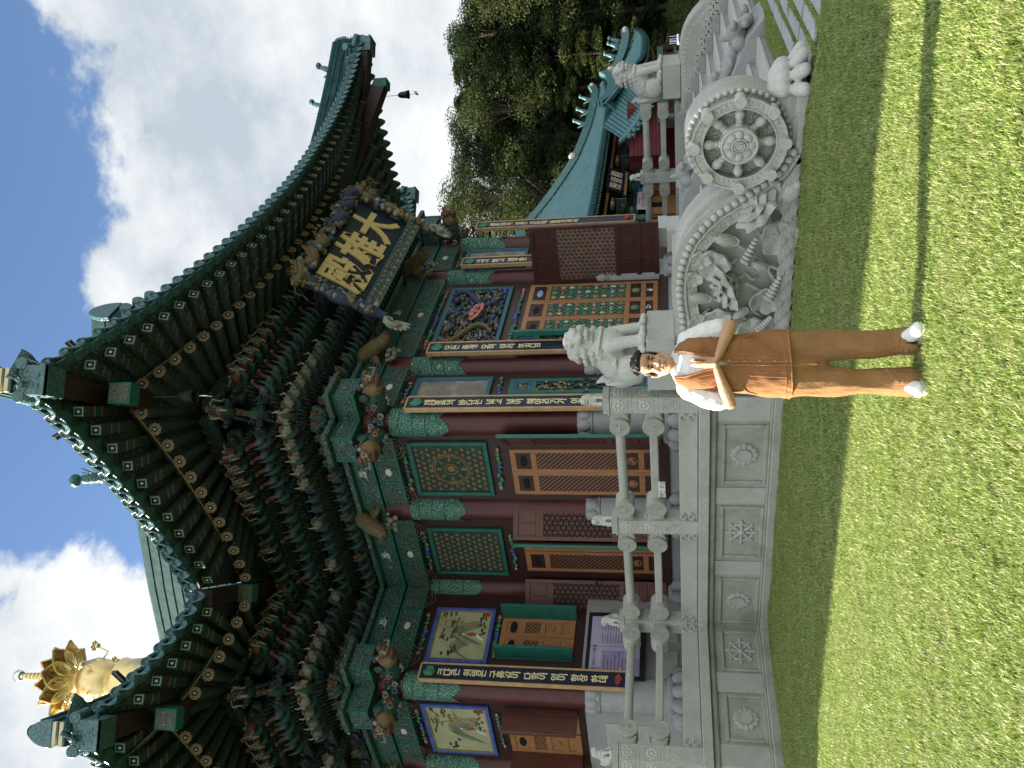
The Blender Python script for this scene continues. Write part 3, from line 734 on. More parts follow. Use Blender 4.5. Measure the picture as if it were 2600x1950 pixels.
for z in (4.62, 4.86, 5.10): ring(b, (0, 0, z), .256, .014, (0, 0, 1), 28, 5)
CAPM = localmesh(b, 'painted_capital', 'capital_paint')
FRONTX = [XL, 3.20, 6.70, XR]
COLS = [(x, YF) for x in FRONTX] + [(XL, 3.647), (XL, YB), (XW, YB), (XW, 8.3), (XW, 10.6), (XR, 3.647), (XR, YB), (10.68, YB), (10.68, 8.3)]
for x, y in COLS:
    c = place('column', COLM, hall, T(x, y, ZP)); place('lotus_base', BASEM, c, T(x, y, ZP)); place('painted_capital', CAPM, c, T(x, y, ZP) @ RZ(rnd(0, 6)))

# beams, bracket plates and boards along each facade
def P_(M, x, y, z): return M @ V((x, y, z))
def mbox(b, M, x0, x1, y0, y1, z0, z1, mi=0): b.box(M @ V(((x0 + x1) / 2, (y0 + y1) / 2, (z0 + z1) / 2)), (x1 - x0, y1 - y0, z1 - z0), M.to_3x3(), mi)
def crane(b, M, s):
    b.ell(M @ V((0, 0, 0)), (.22 * s, .012, .09 * s), M.to_3x3()); b.tube([M @ V((.18 * s, -.005, .03 * s)), M @ V((.32 * s, -.005, .14 * s)), M @ V((.42 * s, -.005, .12 * s))], [.035 * s, .022 * s, .012 * s], 6)
    for a in (1.0, 1.5, 2.0): b.prism([M @ V((-.08 * s, -.012, 0)), M @ V((.08 * s, -.012, 0)), M @ V((.42 * s * cos(a) + .02, -.012, .42 * s * sin(a)))], M.to_3x3() @ V((0, .01, 0)))
    b.tube([M @ V((-.15 * s, -.005, -.02)), M @ V((-.42 * s, -.005, -.08 * s))], [.02 * s, .01 * s], 5)
def beams(M, x0, x1, ext0, ext1, cols):
    b = MB(); mbox(b, M, x0 - ext0, x1 + ext1, -.24, .24, 6.93, 7.31); ub = build(b, 'upper_beam', 'beam_paint', hall, .012)
    b = MB()
    for z in (6.945, 7.295): mbox(b, M, x0 - ext0 - .004, x1 + ext1 + .004, -.252, -.236, z - .022, z + .022)
    for x in (x0 - ext0, x1 + ext1):
        for s in (-.24, .24): mbox(b, M, x - .012, x + .012, s - .022, s + .022, 6.925, 7.315)
    build(b, 'beam_edging', 'teal_trim', ub)
    b = MB(); mbox(b, M, x0 - ext0 - .12, x1 + ext1 + .12, -.38, .30, 7.325, 7.42); build(b, 'bracket_plate', 'beam_paint', hall, .01)
    xs = sorted(cols)
    for a, c in zip(xs, xs[1:]):
        b = MB(); mbox(b, M, a + .2, c - .2, -.19, .17, 6.45, 6.895); lb = build(b, 'lower_beam', 'beam_paint', hall, .015)
        b = MB(); L = c - a - .4; mid = (a + c) / 2
        for z in (6.465, 6.885): mbox(b, M, a + .2, c - .2, -.203, -.186, z - .016, z + .016)
        for f in (.30, .36, .64, .70): mbox(b, M, a + .2 + L * f - .012, a + .2 + L * f + .012, -.20, -.186, 6.48, 6.87)
        build(b, 'beam_edging', 'teal_trim', lb)
        b = MB(); ring(b, P_(M, mid, -.196, 6.675), .155, .012, M.to_3x3() @ V((0, 1, 0)), 28, 5)
        for q in range(3): ring(b, P_(M, a + .2 + L * .15, -.196, 6.5), .10 + .07 * q, .008, M.to_3x3() @ V((0, 1, 0)), 24, 5); ring(b, P_(M, a + .2 + L * .85, -.196, 6.5), .10 + .07 * q, .008, M.to_3x3() @ V((0, 1, 0)), 24, 5)
        build(b, 'beam_scroll', 'frieze', lb)
        b = MB(); crane(b, M @ T(mid, -.252, 7.12), .36); b.ell(P_(M, mid, -.195, 6.68), (.09, .012, .06), M.to_3x3()); build(b, 'painted_crane', 'off_white', ub)
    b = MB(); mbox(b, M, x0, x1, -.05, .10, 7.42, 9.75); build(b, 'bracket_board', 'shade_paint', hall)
beams(FR, XL, XR, .77, .77, FRONTX)
beams(LF, -YB, -YF, 0, .77, [-YB, -3.647, -YF])
beams(WF, XW, XL, .77, 0, [XW, XL])
beams(WL, -10.6, -YB, 0, .77, [-10.6, -8.3, -YB])
beams(RFc, YF, YB, .77, 0, [YF, 3.647, YB])
beams(RW, XR, 10.68, 0, .77, [XR, 10.68])

# carved beasts and fish at the beam ends
def beast_mesh():
    b = MB(); b.ell((0, .1, 0), (.19, .34, .20), None, 12, 8, 0); b.ell((0, -.20, .0), (.18, .17, .18), None, 12, 8, 1)
    b.ell((0, -.38, .05), (.14, .12, .07), None, 10, 8, 1); b.ell((0, -.34, -.12), (.12, .12, .05), None, 10, 8, 2); b.ell((0, -.49, .09), (.09, .05, .05), None, 8, 6, 2)
    for s in (-1, 1):
        b.ell((s * .10, -.32, .14), .05, None, 8, 6, 3); b.ell((s * .10, -.36, .15), .025, None, 6, 5, 5); b.ell((s * .12, -.30, .19), (.07, .08, .03), None, 8, 6, 4); b.ell((s * .18, -.08, .14), (.04, .09, .10), None, 8, 6, 0)
        b.tube([(s * .09, -.42, -.02), (s * .13, -.52, -.06), (s * .12, -.54, .04)], [.035, .028, .008], 6, 3)
        for k in range(5):
            pts = [(s * .20, -.02 + .10 * k + .07 * (1 - q / 10) * cos(q * .8), -.1 + .07 * (k % 3) + .07 * (1 - q / 10) * sin(q * .8)) for q in range(9)]; b.tube(pts, .022, 5, (k + (s > 0)) % 5)
        for k in range(4): b.ell((s * .06 * (k % 2 + .3), -.40 - .02 * k, -.04), (.015, .02, .03), None, 6, 4, 3)
    for k in range(34):
        a = rnd(0, 6.28); b.ell((.19 * cos(a), rnd(-.1, .42), .20 * sin(a)), rnd(.022, .045), None, 6, 5, k % 5)
    return localmesh(b, 'beast_head', ['dull_green', 'dull_ochre', 'dull_red', 'dull_cream', 'dull_blue', 'dark_void'], 60)
BEAST = beast_mesh()
for (x, y), nn in (((XL, 1.03), (0, -1)), ((1.0, YF), (-1, 0)), ((XR, 1.03), (0, -1)), ((XR + .57, YF), (1, 0)), ((XW, 5.31), (0, -1)), ((XW - .57, YB), (-1, 0))):
    place('beast_head', BEAST, hall, face((x, y, 6.64), nn))
def fish_mesh():
    b = MB()
    b.chain([(0, .10, .55), (0, -.12, .36), (0, -.30, .12), (0, -.44, -.08)], [.10, .16, .16, .12], 12, 0); b.ell((0, -.50, -.12), (.11, .12, .10), None, 10, 8, 0)
    for s in (-1, 1):
        for k in range(4): b.prism([(s * .10, -.22, .12), (s * .14, -.14, .05), (s * (.24 + .02 * k), -.10 + .05 * k, .22 - .08 * k)], (0, .02, .01), 0)
        b.ell((s * .09, -.50, -.05), .035, None, 8, 6, 1)
    for k in range(3): b.prism([(0, .08, .5), (.02, .1, .6), ((k - 1) * .14, .04, .80)], (0, .03, 0), 0)
    b.ell((0, -.60, -.15), (.06, .05, .045), None, 8, 6, 2)
    for k in range(14): b.ell((rnd(-.2, .2), -.15 + rnd(-.1, .1), -.20 + rnd(-.1, .08)), rnd(.035, .06), None, 6, 5, 1)
    return localmesh(b, 'carved_fish', ['dragon_skin', 'dull_cream', 'dull_red'], 60)
FISH = fish_mesh()
for (x, y), nn in (((3.20, YF), (0, -1)), ((6.70, YF), (0, -1)), ((XL, 3.647), (-1, 0)), ((XR, 3.647), (1, 0)), ((XW, 8.3), (-1, 0))):
    place('carved_fish', FISH, hall, face((x - .0, y, 6.98), nn) @ T(0, -.26, 0))

# bracket sets: four stepped arms, each ending in a carved head
def set_mesh():
    b = MB()
    for k in range(4):
        e = .32 + .29 * k; z = .20 + .41 * k
        b.bx(-.05, .05, -e, .1, z - .09, z + .09)
        for j in range(3): b.tube([(s_, -e * (.35 + .2 * j) + .05 * cos(q), z - .11 + .05 * sin(q)) for q in [.7 * i for i in range(7)] for s_ in (0,)], .020, 5)
        b.bx(-.085, .085, -e + .03, -e + .19, z + .09, z + .17)
        for s_ in (-1, 1):
            b.bx(s_ * .05, s_ * .145, -e + .05, -e + .13, z - .02, z + .08); b.tube([(s_ * .145, -e + .09, z + .03), (s_ * .17, -e + .09, z + .06), (s_ * .165, -e + .09, z + .13)], [.045, .04, .015], 6)
            for j in range(4): b.tube([(s_ * .055, -e * .9 + .10 * j + .045 * cos(q), z - .13 + .045 * sin(q)) for q in [.8 * i for i in range(7)]], [.022 - .002 * i for i in range(7)], 5)
    return b
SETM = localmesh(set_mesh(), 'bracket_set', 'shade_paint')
b = MB()
for k in range(4):
    e = .30 + .29 * k; z = .20 + .41 * k
    b.tube([(0, -e + .02, z - .08), (0, -e - .13, z - .13), (0, -e - .25, z - .06), (0, -e - .31, z + .07)], [.050, .052, .038, .008], 7)
TONGUE = localmesh(b, 'carved_tongue', 'dull_green', 60)
def headm(name, fn, mats):
    b = MB(); fn(b); return localmesh(b, name, mats, 60)
def h0(b):
    for k in range(7):
        a = 2 * pi * k / 7; b.petal(T(0, -.02, 0) @ RX(pi * .62) @ RZ(a) @ RX(.5), .17, .11, .2, .4, 3, 4, .012, k % 2)
    b.ell((0, -.06, -.01), (.05, .08, .05), None, 8, 6, 1)
def h1(b):
    b.ell((0, -.05, .02), (.085, .12, .10), None, 10, 8, 0); b.ell((0, -.15, .0), (.06, .06, .05), None, 8, 6, 0); b.ell((0, .02, .12), (.09, .08, .08), None, 8, 6, 1)
    for s in (-1, 1): b.ell((s * .06, -.10, .10), .035, None, 6, 5, 1); b.ell((s * .09, -.02, .0), (.03, .05, .07), None, 6, 5, 0)
    for k in range(6): b.ell((rnd(-.08, .08), rnd(.0, .12), rnd(-.1, .16)), rnd(.025, .045), None, 6, 5, k % 2)
    b.tube([(.03, -.16, .02), (.05, -.22, .08), (.03, -.2, .16)], [.02, .018, .008], 5, 0)
def h2(b):
    b.ell((0, .02, .02), (.06, .15, .08), None, 10, 6, 0); b.tube([(0, -.08, .04), (0, -.14, .13), (0, -.20, .15)], [.045, .035, .025], 7, 1); b.ell((0, -.21, .16), (.04, .06, .04), None, 8, 6, 1)
    for s in (-1, 1):
        for k in range(3): b.prism([(s * .05, .02, .06), (s * .05, .10, .05), (s * (.12 + .02 * k), .12 + .04 * k, .20 - .07 * k)], (.01, 0, .01), 0)
    b.ell((0, -.03, -.07), (.05, .08, .03), None, 8, 6, 2)
def h3(b):
    b.ell((0, -.02, .02), (.085, .13, .09), None, 10, 8, 0); b.ell((0, -.17, .05), (.065, .10, .045), None, 10, 6, 0); b.ell((0, -.14, -.05), (.055, .10, .030), None, 8, 6, 1)
    b.ell((0, -.27, .08), (.055, .04, .04), None, 8, 6, 0)
    for s in (-1, 1):
        b.tube([(s * .05, -.02, .09), (s * .08, .10, .17), (s * .06, .20, .18)], [.024, .018, .006], 5, 1); b.tube([(s * .06, -.25, .05), (s * .13, -.30, -.02), (s * .11, -.24, -.14), (s * .14, -.27, -.22)], [.014, .012, .010, .004], 5, 1)
        b.ell((s * .06, -.08, .10), .032, None, 8, 6, 1); b.ell((s * .035, -.20, .0), (.014, .05, .018), None, 6, 5, 1)
    b.tube([(0, -.1, -.06), (0, -.22, -.10), (0, -.16, -.2)], [.03, .024, .008], 6, 1)
    for k in range(4): b.ell((0, .04 + .06 * k, .11 - .01 * k), (.02, .04, .03), None, 6, 5, 1)
HEADS = [headm('lotus_tip', h0, ['dull_red', 'dull_ochre']), headm('lion_tip', h1, ['dull_cream', 'dull_ochre']), headm('phoenix_tip', h2, ['dull_blue', 'dull_red', 'dull_green']), headm('dragon_tip', h3, ['dull_red', 'dull_cream'])]
def bracket(W, heads=True):
    s = place('bracket_set', SETM, hall, W); place('carved_tongue', TONGUE, s, W)
    if not heads: return
    for k in range(4): place(HEADS[k].name, HEADS[k], s, W @ T(0, -(.32 + .29 * k) - .05, .24 + .41 * k))
ZB = 7.42
def diag(x, y, sx, sy, sc=1.25):
    d = V((sx, sy)).normalized(); bracket(face((x, y, ZB), (d.x, d.y)) @ S3(1.25, sc, 1.0))
for x in (1.24, 1.55, 1.86, 2.17, 2.5): bracket(face((x, YF, ZB), (0, -1)))
for x in (2.95, 3.7, 4.45, 5.2, 5.95, 6.75, 7.35, 7.67, 7.99, 8.3, 8.62): bracket(face((x, YF, ZB), (0, -1)))
for y in (1.24, 1.53, 1.82, 2.11, 2.45, 3.45, 4.55): bracket(face((XL, y, ZB), (-1, 0)))
for x in (-1.1, -.8, -.5, -.2, .6): bracket(face((x, YB, ZB), (0, -1)))
for y in (5.55, 5.86, 6.17, 6.48, 7.4, 8.3, 9.3): bracket(face((XW, y, ZB), (-1, 0)))
for y in (1.3, 1.6, 1.9, 2.2, 3.2): bracket(face((XR, y, ZB), (1, 0)))
for x in (2.78, 3.15, 3.33, 3.5, 3.9, 4.1, 4.28, 4.65, 4.83, 5.02, 5.4, 5.6, 5.78, 6.15, 6.35, 6.55, 6.95, 7.15): bracket(face((x, YF, ZB), (0, -1)), False)
for y in (2.72, 2.95, 3.2, 3.7, 3.95, 4.2, 4.8, 5.05, 5.3): bracket(face((XL, y, ZB), (-1, 0)), False)
for x in (.1, .35, .85): bracket(face((x, YB, ZB), (0, -1)), False)
diag(XL, YF, -1, -1); diag(XR, YF, 1, -1); diag(XW, YB, -1, -1); diag(XL - .1, YB - .1, -1, -1, .8); diag(10.68, YB, 1, -1)
def tiers(M, x0, x1):
    for k in range(4):
        b = MB(); y = -(.14 + .27 * k); z = 7.66 + .40 * k; mbox(b, M, x0 - .2 * k, x1 + .2 * k, y - .045, y + .045, z - .07, z + .07)
        x = x0 - .2 * k + .1
        while x < x1 + .2 * k:
            mbox(b, M, x - .065, x + .065, y - .075, y + .075, z + .072, z + .17); x += .31
        build(b, 'bracket_beam', 'shade_paint', hall, .006)
    b = MB(); x = x0 - .9
    while x < x1 + .9:
        pts = [P_(M, x + .10 * cos(q) + .02 * q, -1.16, 9.22 + .10 * sin(q)) for q in [.6 * i for i in range(10)]]; b.tube(pts, .030, 5); x += .19
    mbox(b, M, x0 - 1.0, x1 + 1.0, -1.15, -1.05, 9.08, 9.30); build(b, 'cloud_purlin', 'shade_paint', hall)
tiers(FR, XL, XR); tiers(LF, -YB, -YF); tiers(WF, XW, XL - .5); tiers(WL, -10.6, -YB)

# ------------------------------------------------------------------ eaves
def e_front(X):
    if X > 4.94: t = (X - 4.94) / 7.42; return V((X, YF - 3.25 - .81 * t ** 3, 8.65 + .62 * t ** 1.15))
    t = (4.94 - X) / 6.8; return V((X, YF - 3.25 - .18 * t ** 3, 8.65 + 1.25 * t ** 2.1))
def e_left(Y):
    s = max(0, (2.58 - Y) / 4.4); o = 3.25 + .18 * s ** 3; return V((XL - o, Y, 9.02 + .95 * s ** 1.6))
def e_wing(X):
    s = max(0, (-1.70 - X) / 2.5); o = 3.30 + .15 * s ** 3; return V((X, YB - o, 9.0 + .66 * s ** 2))
def e_wside(Y):
    s = max(0, (9 - Y) / 6.5); o = 3.30 + .15 * s ** 3; return V((XW - o, Y, 8.9 + .76 * s ** 2))
def e_right(Y):
    s = max(0, (3.0 - Y) / 5.46); return V((XR + 3.25 + .81 * s ** 3, Y, 8.85 + .42 * s ** 1.6))
def e_rwing(X):
    s = max(0, (X - 11.6) / 2.6); return V((X, YB - 3.30 - .15 * s ** 3, 8.9 + .7 * s ** 2))
#      fn, param from..to, inward normal, offset of round rafters, corner ends (start,end) with the inner point they fan to
EDG = [(e_front, -1.83, 12.30, V((0, 1, 0)), .05, 'xx'), (e_left, -1.83, 2.50, V((1, 0, 0)), -.12, 'c-'), (e_wing, -4.2, -1.74, V((0, 1, 0)), -.12, 'c-'),
       (e_wside, 2.43, 9.6, V((1, 0, 0)), -.12, 'c-'), (e_right, -2.40, 2.9, V((-1, 0, 0)), -.05, 'c-'), (e_rwing, 11.6, 14.1, V((0, 1, 0)), -.1, '-c')]
b = MB(); b.cyl((0, -1.38, 0), (0, 1.4, 0), .088, .088, 14); RAFT = localmesh(b, 'round_rafter', 'shade_paint')
b = MB()
for k in range(9):
    a = 2 * pi * k / 9; ring(b, (.072 * cos(a), -1.40, .072 * sin(a)), .022, .008, (0, 1, 0), 10, 4, 0); b.ell((.072 * cos(a), -1.395, .072 * sin(a)), (.020, .010, .020), None, 6, 4, 1)
b.ell((0, -1.395, 0), (.052, .014, .052), None, 12, 6, 2); b.ell((0, -1.41, 0), (.016, .010, .022), None, 6, 4, 3)
ROSE = localmesh(b, 'rafter_rosette', ['rosette_edge', 'red_paint', 'deep_green', 'off_white'])
b = MB(); b.bx(-.075, .075, -.62, .62, -.085, .085); FLY = localmesh(b, 'flying_rafter', 'shade_paint')
b = MB()
for r_, mi, y in ((.075, 0, -.626), (.058, 1, -.629), (.050, 2, -.632)): b.bx(-r_, r_, y - .003, y, -r_ * 1.1, r_ * 1.1, mi)
b.ell((0, -.636, 0), (.022, .006, .026), None, 8, 5, 1)
for y in (-.36, -.16): b.bx(-.078, .078, y - .012, y + .012, -.089, -.085, 3)
b.bx(-.05, .05, -.35, -.17, -.091, -.0855, 0)
FLYE = localmesh(b, 'rafter_end', ['teal_trim', 'off_white', 'black_board', 'pink_paint'])
def tile_mesh():
    b = MB(); r = .088
    b.tube([(0, .55, .16), (0, .02, .0)], [r, r], 12); b.cyl((0, .02, 0), (0, -.035, -.012), r * 1.08, r * 1.08, 16); ring(b, (0, -.036, -.012), r * .88, .012, (0, 1, .25), 16, 5)
    for k in range(5): a = 2 * pi * k / 5; b.ell((.042 * cos(a), -.037, .042 * sin(a) - .012), .017, None, 6, 4)
    def dr(u, v):
        x = -.130 + .26 * u; q = (u * 2 - 1); return (.135 + x, -.01 - .075 * v - .02 * (1 - q * q), -.055 - .045 * (1 - q * q) - v * .15 * (1 - abs(q) ** 1.8))
    b.grid(dr, 10, 4, 0, .022)
    for u in (.3, .5, .7): b.ell(dr(u, .45), (.02, .012, .026), None, 6, 4)
    def tr(u, v): q = u * 2 - 1; return (.135 + .13 * q, .0 + .55 * v, -.05 - .045 * (1 - q * q) + .16 * v)
    b.grid(tr, 6, 1, 0, .02); return b
TILE = localmesh(tile_mesh(), 'eave_tile', 'tile_end', 50)
def along(a, c, step):
    n = max(1, round((c - a) / step)); return [a + (c - a) * (i + .5) / n for i in range(n)]
for fn, a, c, inw, dz, kind in EDG:
    up = V((0, 0, 1)); out = -inw; px = V((1, 0, 0)) if abs(inw.y) > .5 else V((0, 1, 0))
    mn = V((0, inw.y, 0)) if abs(inw.y) > .5 else V((inw.x, 0, 0))
    for p in along(a, c, .272):
        q = fn(p); tg = (fn(p + .05) - fn(p - .05)).normalized()
        if out.cross(up).dot(tg) > 0: tg = -tg
        x = -tg; y = inw - x * inw.dot(x); y.normalize(); z = x.cross(y)
        if z.z < 0: x = -x; z = -z
        place('eave_tile', TILE, hall, frame(q + V((0, 0, .10)), x, y, z))
    # fan geometry: where rafters start on the wall line
    def inner(p, depth):
        q = fn(p); base = q + inw * depth; k = 0
        if kind[0] in 'cx' and p < a + 4.6:
            f = (p - a) / 4.6; tgt = a + (3.55 + 1.05 * f); base = base + px * (tgt - p) * (depth / 4.3)
        if kind[1] in 'cx' and p > c - 4.6:
            f = (c - p) / 4.6; tgt = c - (3.55 + 1.05 * f); base = base + px * (tgt - p) * (depth / 4.3)
        return base
    lo, hi = a, c
    ra, rc = a + (.95 if kind[0] in 'cx' else -.95), c - (.95 if kind[1] in 'cx' else -.95)
    for p in along(ra, rc, .345):
        q = fn(p); zr = q.z + dz
        p0 = q + inw * 1.05; p0.z = zr; p1 = inner(p, 4.0); p1.z = 9.72 + .35 * (q.z - 8.8)
        # pull the outer end along the fan so that ends stay evenly spread
        d = p0 - p1; M = aim(-d)  # +Z inward
        y = (p1 - p0).normalized(); x = y.cross(up).normalized(); z = x.cross(y)
        W = frame(p0 + y * 1.40, x, y, z); r = place('round_rafter', RAFT, hall, W); place('rafter_rosette', ROSE, r, W)
    fa, fc = a + (.62 if kind[0] in 'cx' else -.15), c - (.62 if kind[1] in 'cx' else -.15)
    for p in along(fa, fc, .345):
        q = fn(p); p0 = q + inw * .27; p0.z = q.z - .045; p1 = q * .0 + (inner(p, 4.0) - (q + inw * 4.0)) * .33 + q + inw * 1.48; p1.z = q.z + dz + .26
        y = (p1 - p0).normalized(); x = y.cross(up).normalized(); z = x.cross(y)
        W = frame(p0 + y * .62, x, y, z); r = place('flying_rafter', FLY, hall, W); place('rafter_end', FLYE, r, W)
    N_ = 40
    def sheet(name, mat, d0, d1, z0f, z1f, th):
        b = MB()
        def sf(u, v):
            d = lerp(d0, d1, v); l0 = lo - (d - .1 if kind[0] == '-' else -d); h0 = hi + (d - .1 if kind[1] == '-' else -d)
            q = fn(lerp(l0, h0, u)); return V((q.x + mn.x * d, q.y + mn.y * d, lerp(z0f(q), z1f(q), v)))
        b.grid(sf, N_, 6, 0, th); return build(b, name, mat, hall)
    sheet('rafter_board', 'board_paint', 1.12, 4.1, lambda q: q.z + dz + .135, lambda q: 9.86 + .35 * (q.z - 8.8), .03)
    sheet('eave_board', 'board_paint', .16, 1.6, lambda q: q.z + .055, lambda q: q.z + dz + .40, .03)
    b = MB(); eb = MB()
    L_ = along(lo, hi, .2)
    for p, p2 in zip(L_, L_[1:]):
        A, B = fn(p) + inw * 1.08, fn(p2) + inw * 1.08; A.z += dz + .155; B.z += dz + .155
        b.bar(A, B + (B - A) * .05, .05, .10); eb.bar(A - inw * .028 - V((0, 0, .035)), B - inw * .028 - V((0, 0, .035)) + (B - A) * .05, .010, .022)
    fa_ = build(b, 'eave_fascia', 'board_paint', hall); build(eb, 'gilt_line', 'rosette_edge', fa_)
    # tiled roof slope
    b = MB(); nC = int((hi - lo) / .068)
    def top(u, v):
        q = fn(lerp(lo, hi, u)); p = lerp(lo, hi, u); D = 7.0
        if kind[0] in 'cx': D = min(D, (p - a) + .02)
        if kind[1] in 'cx': D = min(D, (c - p) + .02)
        if kind[0] == '-': p -= 7 * v * max(0, 1 - u * 3)
        d = D * v; return q + inw * d + V((0, 0, .16 + .17 * d + .034 * d * d + .045 * cos(2 * pi * (p - a) / .272)))
    b.grid(top, nC, 8, 0, .05); build(b, 'tiled_slope', 'tile_dark', hall)

# hip beams and caps at the corners
def hip(cx, cy, sx, sy, ze, name_lbl=None, zr=None):
    """corner eave at (cx,cy,ze); (sx,sy) points outwards"""
    d = V((sx, sy, 0)).normalized(); w = V((-d.y, d.x, 0)); C_ = V((cx, cy, ze))
    P = lambda o, z, s=0: C_ + d * o + w * s + V((0, 0, z))
    b = MB(); b.bar(P(-4.9, .55), P(-1.20, -.62), .30, .34); b.bar(P(-3.3, .0), P(-.42, -.14), .30, .30); b.bar(P(-1.6, -.06), P(-.10, -.14), .34, .30); hb = build(b, 'hip_beam', 'dark_wood', hall, .015)
    b = MB(); R = frame(P(-1.20, -.62), w, -d, (0, 0, 1)) @ RX(.0)
    M = face(P(-1.18, -.62), (d.x, d.y)); mbox(b, M, -.155, .155, -.03, .2, -.175, .175, 0); bb = build(b, 'hip_beam_end', 'teal_trim', hb, .01)
    b = MB(); mbox(b, M, -.125, .125, -.036, -.030, -.145, .145); 
    for k in range(9): b.ell(M @ V((rnd(-.09, .09), -.036, rnd(-.1, .1))), (rnd(.015, .035), .006, rnd(.02, .04)), M.to_3x3(), 6, 5)
    build(b, 'painted_panel', 'colour_carving', hb)
    b = MB(); M = face(P(-.02, -.14), (d.x, d.y))
    mbox(b, M, -.20, .20, -.03, .36, -.20, .20); mbox(b, M, -.215, .215, -.045, .02, -.20, -.14)
    for k in range(14): b.ell(M @ V((rnd(-.16, .16), -.032, rnd(-.16, .17))), (rnd(.02, .045), .010, rnd(.02, .05)), M.to_3x3(), 6, 5)
    for s in (-1, 1):
        for k in range(6): b.ell(M @ V((s * .20, .03 + .05 * k, rnd(-.14, .14))), (.010, .035, .04), M.to_3x3(), 6, 5)
    build(b, 'hip_cap', 'tile_end', hb, .03)
    b = MB()
    pts = [P(-o, .24 + .17 * o * .71 + .017 * o * o) for o in (0, .5, 1, 1.6, 2.4, 3.4, 4.6, 6)]
    for k in range(5):
        for A, B in zip(pts, pts[1:]): b.bar(A + V((0, 0, .085 * k - .05)), B + V((0, 0, .085 * k - .05)), .34 - .03 * (k % 2), .075)
    for A, B in zip(pts, pts[1:]): b.cyl(A + V((0, 0, .42)), B + V((0, 0, .42)), .10, .10, 10)
    rg = build(b, 'hip_ridge', 'tile_ridge', hall)
    b = MB()
    M = face(P(.02, .40), (d.x, d.y)); b.prism([M @ V((.19 * cos(q), -.04, -.06 + (.36 if q > 0 and q < pi else .02) * sin(q))) for q in [-.3 + (pi + .6) * i / 14 for i in range(15)]], M.to_3x3() @ V((0, .07, 0)))
    for s in (-1, 1): b.cyl(P(.03, .02, s * .22), P(-.3, .08, s * .22), .085, .085, 14)
    build(b, 'ridge_end_tile', 'tile_end', rg, .01)
    b = MB()
    for k in range(2): mbox(b, M, -.16, .16, -.03, .02, -.12 - .11 * k, -.06 - .11 * k)
    build(b, 'lime_mortar', 'cream', rg)
    return rg, P
b = MB(); b.bar((1.75, 6.05, 9.75), (-.75, 3.55, 8.98), .30, .34); b.bar((.2, 4.5, 9.35), (-1.6, 2.7, 9.02), .26, .26); vb = build(b, 'valley_beam', 'dark_wood', hall, .015)
b = MB(); M = face((-.77, 3.53, 8.95), (-.707, -.707)); mbox(b, M, -.155, .155, -.03, .2, -.175, .175); build(b, 'hip_beam_end', 'teal_trim', vb, .01)
b = MB(); mbox(b, M, -.125, .125, -.036, -.030, -.145, .145)
for k in range(9): b.ell(M @ V((rnd(-.09, .09), -.036, rnd(-.1, .1))), (rnd(.015, .035), .006, rnd(.02, .04)), M.to_3x3(), 6, 5)
build(b, 'painted_panel', 'colour_carving', vb)
hip(XL - 3.43, YF - 3.43, -1, -1, 9.93); rgR, PR = hip(XR + 4.02, YF - 4.02, 1, -1, 9.28); hip(XW - 3.45, YB - 3.45, -1, -1, 9.62); hip(14.13, YB - 3.45, 1, -1, 9.45)
def figure(b, c, d, s=1):
    c = V(c); d = V(d).normalized(); b.cap(c, c + d * .10 * s + V((0, 0, .22 * s)), .085 * s, .06 * s); b.ell(c + d * .16 * s + V((0, 0, .30 * s)), (.09 * s, .09 * s, .07 * s)); b.cap(c - d * .08 * s, c - d * .18 * s + V((0, 0, .2 * s)), .05 * s, .02 * s); b.cap(c + V((0, 0, -.15)), c, .05 * s, .07 * s)
for o in (.75, 1.75):
    b = MB(); figure(b, PR(-o, .24 + .13 * o + .44), (1, -1, .3), 1.0); build(b, 'ridge_figure', 'tile_end', rgR)
# small bird shaped tile on the left eave
b = MB(); q = e_left(.10) + V((.12, 0, .30)); figure(b, q, (-1, -.4, .2), 1.1)
for k in range(6): a = .4 + .32 * k; b.prism([q + V((.02, 0, .1)), q + V((.02, .05, .12)), q + V((.05, .26 * cos(a), .12 + .28 * sin(a)))], (.02, 0, 0))
build(b, 'ridge_figure', 'tile_end', hall)
# descending ridges above the front and left slopes
def ridge(pts, w=.34, layers=9, drop=.9):
    b = MB(); pts = [V(p) for p in pts]
    for k in range(layers):
        for A, B in zip(pts, pts[1:]): b.bar(A - V((0, 0, drop * (k + .5) / layers)), B - V((0, 0, drop * (k + .5) / layers)), w - .06 * (k % 2), drop / layers * .96)
    for A, B in zip(pts, pts[1:]): b.cyl(A + V((0, 0, .03)), B + V((0, 0, .03)), .12, .12, 10)
    return build(b, 'roof_ridge', 'tile_ridge', hall)
r = ridge([(1.5, 3.75, 12.2), (1.5, 6, 12.8), (1.5, 9, 13.5)], .34, 18, 1.9)
r = ridge([(1.32, -.98, 11.0), (1.35, .6, 11.6), (1.4, 2.6, 12.2)], .34, 10, 1.7)
b = MB(); M = face((1.32, -1.02, 10.62), (0, -1)); b.prism([M @ V((.24 * cos(q), -.02, .15 + .40 * sin(q))) for q in [-.2 + (pi + .4) * i / 12 for i in range(13)]], (0, .08, 0))
for k in range(3): b.cyl(M @ V((.05 + .2 * k, -.05, -.12 - .12 * k)), M @ V((.05 + .2 * k, .5, .1 - .12 * k)), .10, .10, 12)
build(b, 'ridge_end_tile', 'tile_end', r, .01)
b = MB()
for k in range(9): x = 2.2 + .32 * k; b.cyl((x, -.32, 11.6 - .30 * k * .9), (x, .3, 11.75 - .27 * k), .085, .085, 10)
b.bar((2.0, -.1, 11.62), (5.0, -.1, 8.95), .5, .10); build(b, 'verge_tiles', 'tile_end', hall)
b = MB()
